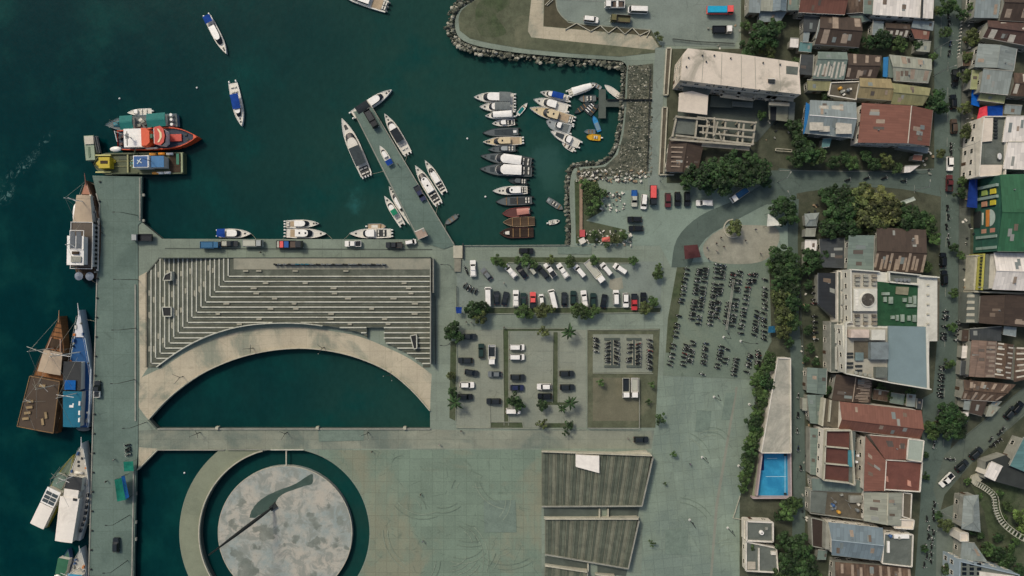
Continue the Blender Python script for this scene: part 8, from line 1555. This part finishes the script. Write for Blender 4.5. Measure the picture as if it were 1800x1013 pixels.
# buoys
for i, (x, y, lb) in enumerate(((342, 152, 'small white buoy below the two yachts in open water'), (821, 242, 'white buoy left of the moored column, upper'), (853, 345, 'white buoy left of the moored column, lower'), (205, 171, 'tiny white buoy above the narrow white boat'), (320, 834, 'white float in the canal beside the ring path'))): tag(MB().ball((*XY(x, y), WL + .15), .32, .32, .3, 10, 6).tube((*XY(x, y), WL + .4), (*XY(x, y), WL + .65), .05).build('mooring_buoy', WHITE, None, (*XY(x, y), WL)), lb, 'buoy')
# power lines over the streets
for i, (a, b, lb) in enumerate((((1642, 88), (1640, 134), 'sagging wire over the upper main street'), ((1640, 134), (1684, 262), 'sagging wire crossing the main street above the white car'), ((1684, 262), (1698, 452), 'sagging wire before the green building'), ((1698, 452), (1690, 620), 'sagging wire before the brown roofs right of the street'), ((1366, 320), (1607, 335), 'long sagging wire over the curved road'), ((1690, 620), (1654, 900), 'long sagging wire past the big corner trees'))):
    A, B3 = Vector((*XY(*a), 7.9)), Vector((*XY(*b), 7.9)); mb = MB(); pr = A
    for k in range(1, 13): q = A.lerp(B3, k / 12); q.z -= 1.0 * math.sin(math.pi * k / 12); mb.tube(pr, q, .03, n=4); pr = q
    tag(mb.build('power_line', DSTEEL, None, tuple(A)), lb, 'wire')
# crates, pots and litter
DEB = [OFFW, GREYW, paint((150, 130, 104), .8), DARK]
mb = MB()
for i in range(430):
    r_ = rnd()
    if r_ < .3: x, y = U(1012, 1135), U(300, 320)
    elif r_ < .45: x, y = U(1015, 1110), U(405, 432)
    elif r_ < .55: x, y = U(1050, 1098), U(335, 372)
    elif r_ < .72: x, y = U(1405, 1440), U(360, 940)
    elif r_ < .86: x, y = U(1690, 1712), U(20, 700)
    else: x, y = random.choice(((U(1340, 1400), U(200, 250)), (U(1240, 1320), U(40, 90)), (U(1600, 1640), U(260, 310)), (U(1190, 1250), U(165, 250))))
    mb.rbox(XY(x, y), U(.2, .9), U(.2, .7), .05, U(.25, .8), U(0, 3), random.choices((0, 1, 2, 3), (4, 3, 2, 3))[0])
tag(mb.build('litter', DEB), 'scattered crates, pots and litter along yards and streets', 'litter', None, 'stuff')
# more sheds squeezed between the roofs
for i, (lb, q, rm, rd, z_) in enumerate([('rusty lean-to squeezed below the hotel blue roof', [(1536, 684), (1562, 688), (1560, 706), (1534, 702)], RUST, 's', 3), ('grey green lean-to right of the rusty one below the hotel', [(1566, 690), (1590, 694), (1588, 712), (1564, 708)], GREEN_G, 's', 3), ('narrow grey lean-to at the street end below the hotel', [(1594, 692), (1610, 694), (1608, 716), (1592, 714)], GRY, 'e', 3), ('dark lean-to right of the narrow grey one', [(1611, 700), (1622, 702), (1620, 720), (1610, 718)], DGREY, 'e', 2.8), ('long grey shed along the lane beside the red bays', [(1424, 752), (1440, 754), (1438, 836), (1424, 834)], GREEN_G, 'w', 3.4), ('pale stall beside the lane left of the grey green low roof', [(1411, 700), (1418, 700), (1418, 722), (1411, 722)], PALEG, 'w', 2.4), ('rust lean-to left of the pale grey gable street roof', [(1692, 92), (1711, 92), (1710, 116), (1692, 116)], RUST, 'w', 2.8), ('blue grey stall roof below the deep blue tarpaulin', [(1766, 184), (1796, 186), (1794, 202), (1765, 200)], GBLUE, 's', 3), ('brown stall roof before the dark flat roof', [(1692, 580), (1703, 580), (1702, 600), (1690, 600)], BROWN, 'w', 2.6), ('violet grey stall roof before the tiled roofs', [(1690, 634), (1700, 634), (1698, 660), (1688, 660)], DGREY, 'w', 2.6), ('white stall roof before the tiled roofs', [(1692, 608), (1701, 608), (1700, 630), (1690, 630)], WHITER, 'w', 2.6), ('patched shed beside the slanting road', [(1752, 690), (1776, 684), (1756, 706), (1744, 706)], RUST, 's', 3), ('grey shed above the small pale yard roof', [(1744, 706), (1760, 706), (1752, 716), (1740, 714)], GRY, 's', 2.8), ('low rust shed at the lane below the tiny white roof', [(1415, 446), (1440, 447), (1438, 470), (1414, 470)], RUST, 's', 2.6), ('tiny pale roof above the tiny white square roof', [(1416, 402), (1434, 402), (1433, 416), (1415, 416)], PALEG, 's', 3), ('grey shed among rust roofs at the top', [(1490, 28), (1516, 26), (1514, 33), (1514, 40)][:2] + [(1530, 36), (1512, 40)], GREEN_G, 's', 3), ('teal shed beside the grey green gable', [(1406, 74), (1428, 76), (1426, 92), (1404, 90)], TEALG, 's', 3), ('pale shed below the pale blue roof at the street', [(1612, 72), (1636, 74), (1634, 92), (1610, 90)], PALEG, 's', 3)]):
    HB(lb, q, z_, 'shed', rm, rise=.4, ridge=rd, win=False, name='shed', cat='shed', eave=.15)
# ------------------------------------------------------------------ people
def person_mesh(seed, stride):
    me = bpy.data.meshes.new('person'); v = [(0, 0, .95), (0, 0, 1.2), (0, 0, 1.42), (.01, 0, 1.52), (.03, 0, 1.66), (0, .1, .9), (stride, .1, .48), (stride * .9, .1, .06), (stride * .9 + .14, .1, .04), (0, -.1, .9), (-stride, -.1, .48), (-stride * 1.4, -.1, .06), (-stride * 1.4 + .14, -.1, .04), (0, .19, 1.38), (-stride * .5, .25, 1.1), (stride * .3, .26, .86), (0, -.19, 1.38), (stride * .5, -.25, 1.1), (stride * .9, -.26, .86)]
    e = [(0, 1), (1, 2), (2, 3), (3, 4), (0, 5), (5, 6), (6, 7), (7, 8), (0, 9), (9, 10), (10, 11), (11, 12), (2, 13), (13, 14), (14, 15), (2, 16), (16, 17), (17, 18)]
    me.from_pydata(v, e, []); o = bpy.data.objects.new('tmp', me); COL.objects.link(o); sk = o.modifiers.new('s', 'SKIN'); r = [.15, .15, .16, .06, .11, .1, .075, .05, .045, .1, .075, .05, .045, .07, .05, .04, .07, .05, .04]
    for i, d in enumerate(me.skin_vertices[0].data): d.radius = (r[i], r[i] * (1.15 if i in (0, 1, 2) else 1)); d.use_root = i == 0
    ss = o.modifiers.new('d', 'SUBSURF'); ss.levels = 1; ss.render_levels = 1
    dg = bpy.context.evaluated_depsgraph_get(); m2 = bpy.data.meshes.new_from_object(o.evaluated_get(dg)); bpy.data.objects.remove(o)
    rg = random.Random(seed); shirt = paint(rg.choice([(190, 186, 176), (40, 44, 48), (120, 40, 40), (50, 70, 110), (150, 140, 100)]), .9); pant = paint(rg.choice([(36, 40, 52), (60, 56, 48), (24, 24, 26)]), .9)
    m2.materials.clear()
    for m in (paint((150, 104, 80), .7), shirt, pant, paint((22, 18, 16), .8)): m2.materials.append(m)
    for p in m2.polygons:
        c = p.center; p.use_smooth = True
        p.material_index = 3 if c.z > 1.66 or (c.z > 1.55 and c.x < -.0) else 0 if c.z > 1.47 or (abs(c.y) > .2 and c.z < 1.12) else 1 if c.z > .92 else 2
    return m2
PM = [person_mesh(i, (.0, .18, .12)[i % 3]) for i in range(5)]
PEO = [(1242, 436, 'the sandy square, leftmost'), (1258, 428, 'the sandy square near its left edge'), (1259, 441, 'the sandy square below another person'), (1271, 434, 'the middle of the sandy square'), (1266, 418, 'the sandy square left of the round planter'), (1327, 404, 'the sandy square right of the round planter'), (1309, 423, 'the sandy square below the planter bush'), (1336, 446, 'the sandy square at its lower right'), (1244, 455, 'the sandy square beside the dark red canopy'), (820, 566, 'the walk below the blue corner cover'), (829, 567, 'the walk below the car park corner tree'), (852, 565, 'the walk right of the car park corner tree'), (886, 498, 'the middle of the upper car park'), (886, 575, 'the walk at the top of the planting beds'), (460, 444, 'the quay between the grey box truck and the terraces'), (744, 950, 'the broad lower plaza'), (740, 868, 'the broad lower plaza near the moat'), (773, 781, 'the causeway right of the pool'), (655, 793, 'the plaza edge right of the moat'), (1262, 560, 'the bike lot aisle'), (179, 397, 'the main pier beside the schooner'), (181, 410, 'the main pier below another person'), (204, 807, 'the main pier left of the small green tent'), (190, 845, 'the main pier left of the large green tent'), (700, 290, 'the narrow pier below the lifted boat'), (1212, 815, 'the east plaza left of a lamp post'), (811, 757, 'the causeway at the corner of the lower car park'), (1103, 770, 'the causeway left of the dark car')]
for i, (x, y, lb) in enumerate(PEO):
    o = link('person', PM[i % 5]); o.location = (*XY(x, y), .2 if x < 243 or 690 < x < 720 else .11); o.rotation_euler = (0, 0, U(0, 6.3)); tag(o, 'person in dark trousers on ' + lb if False else 'person standing on ' + lb, 'person', 'people about the waterfront')
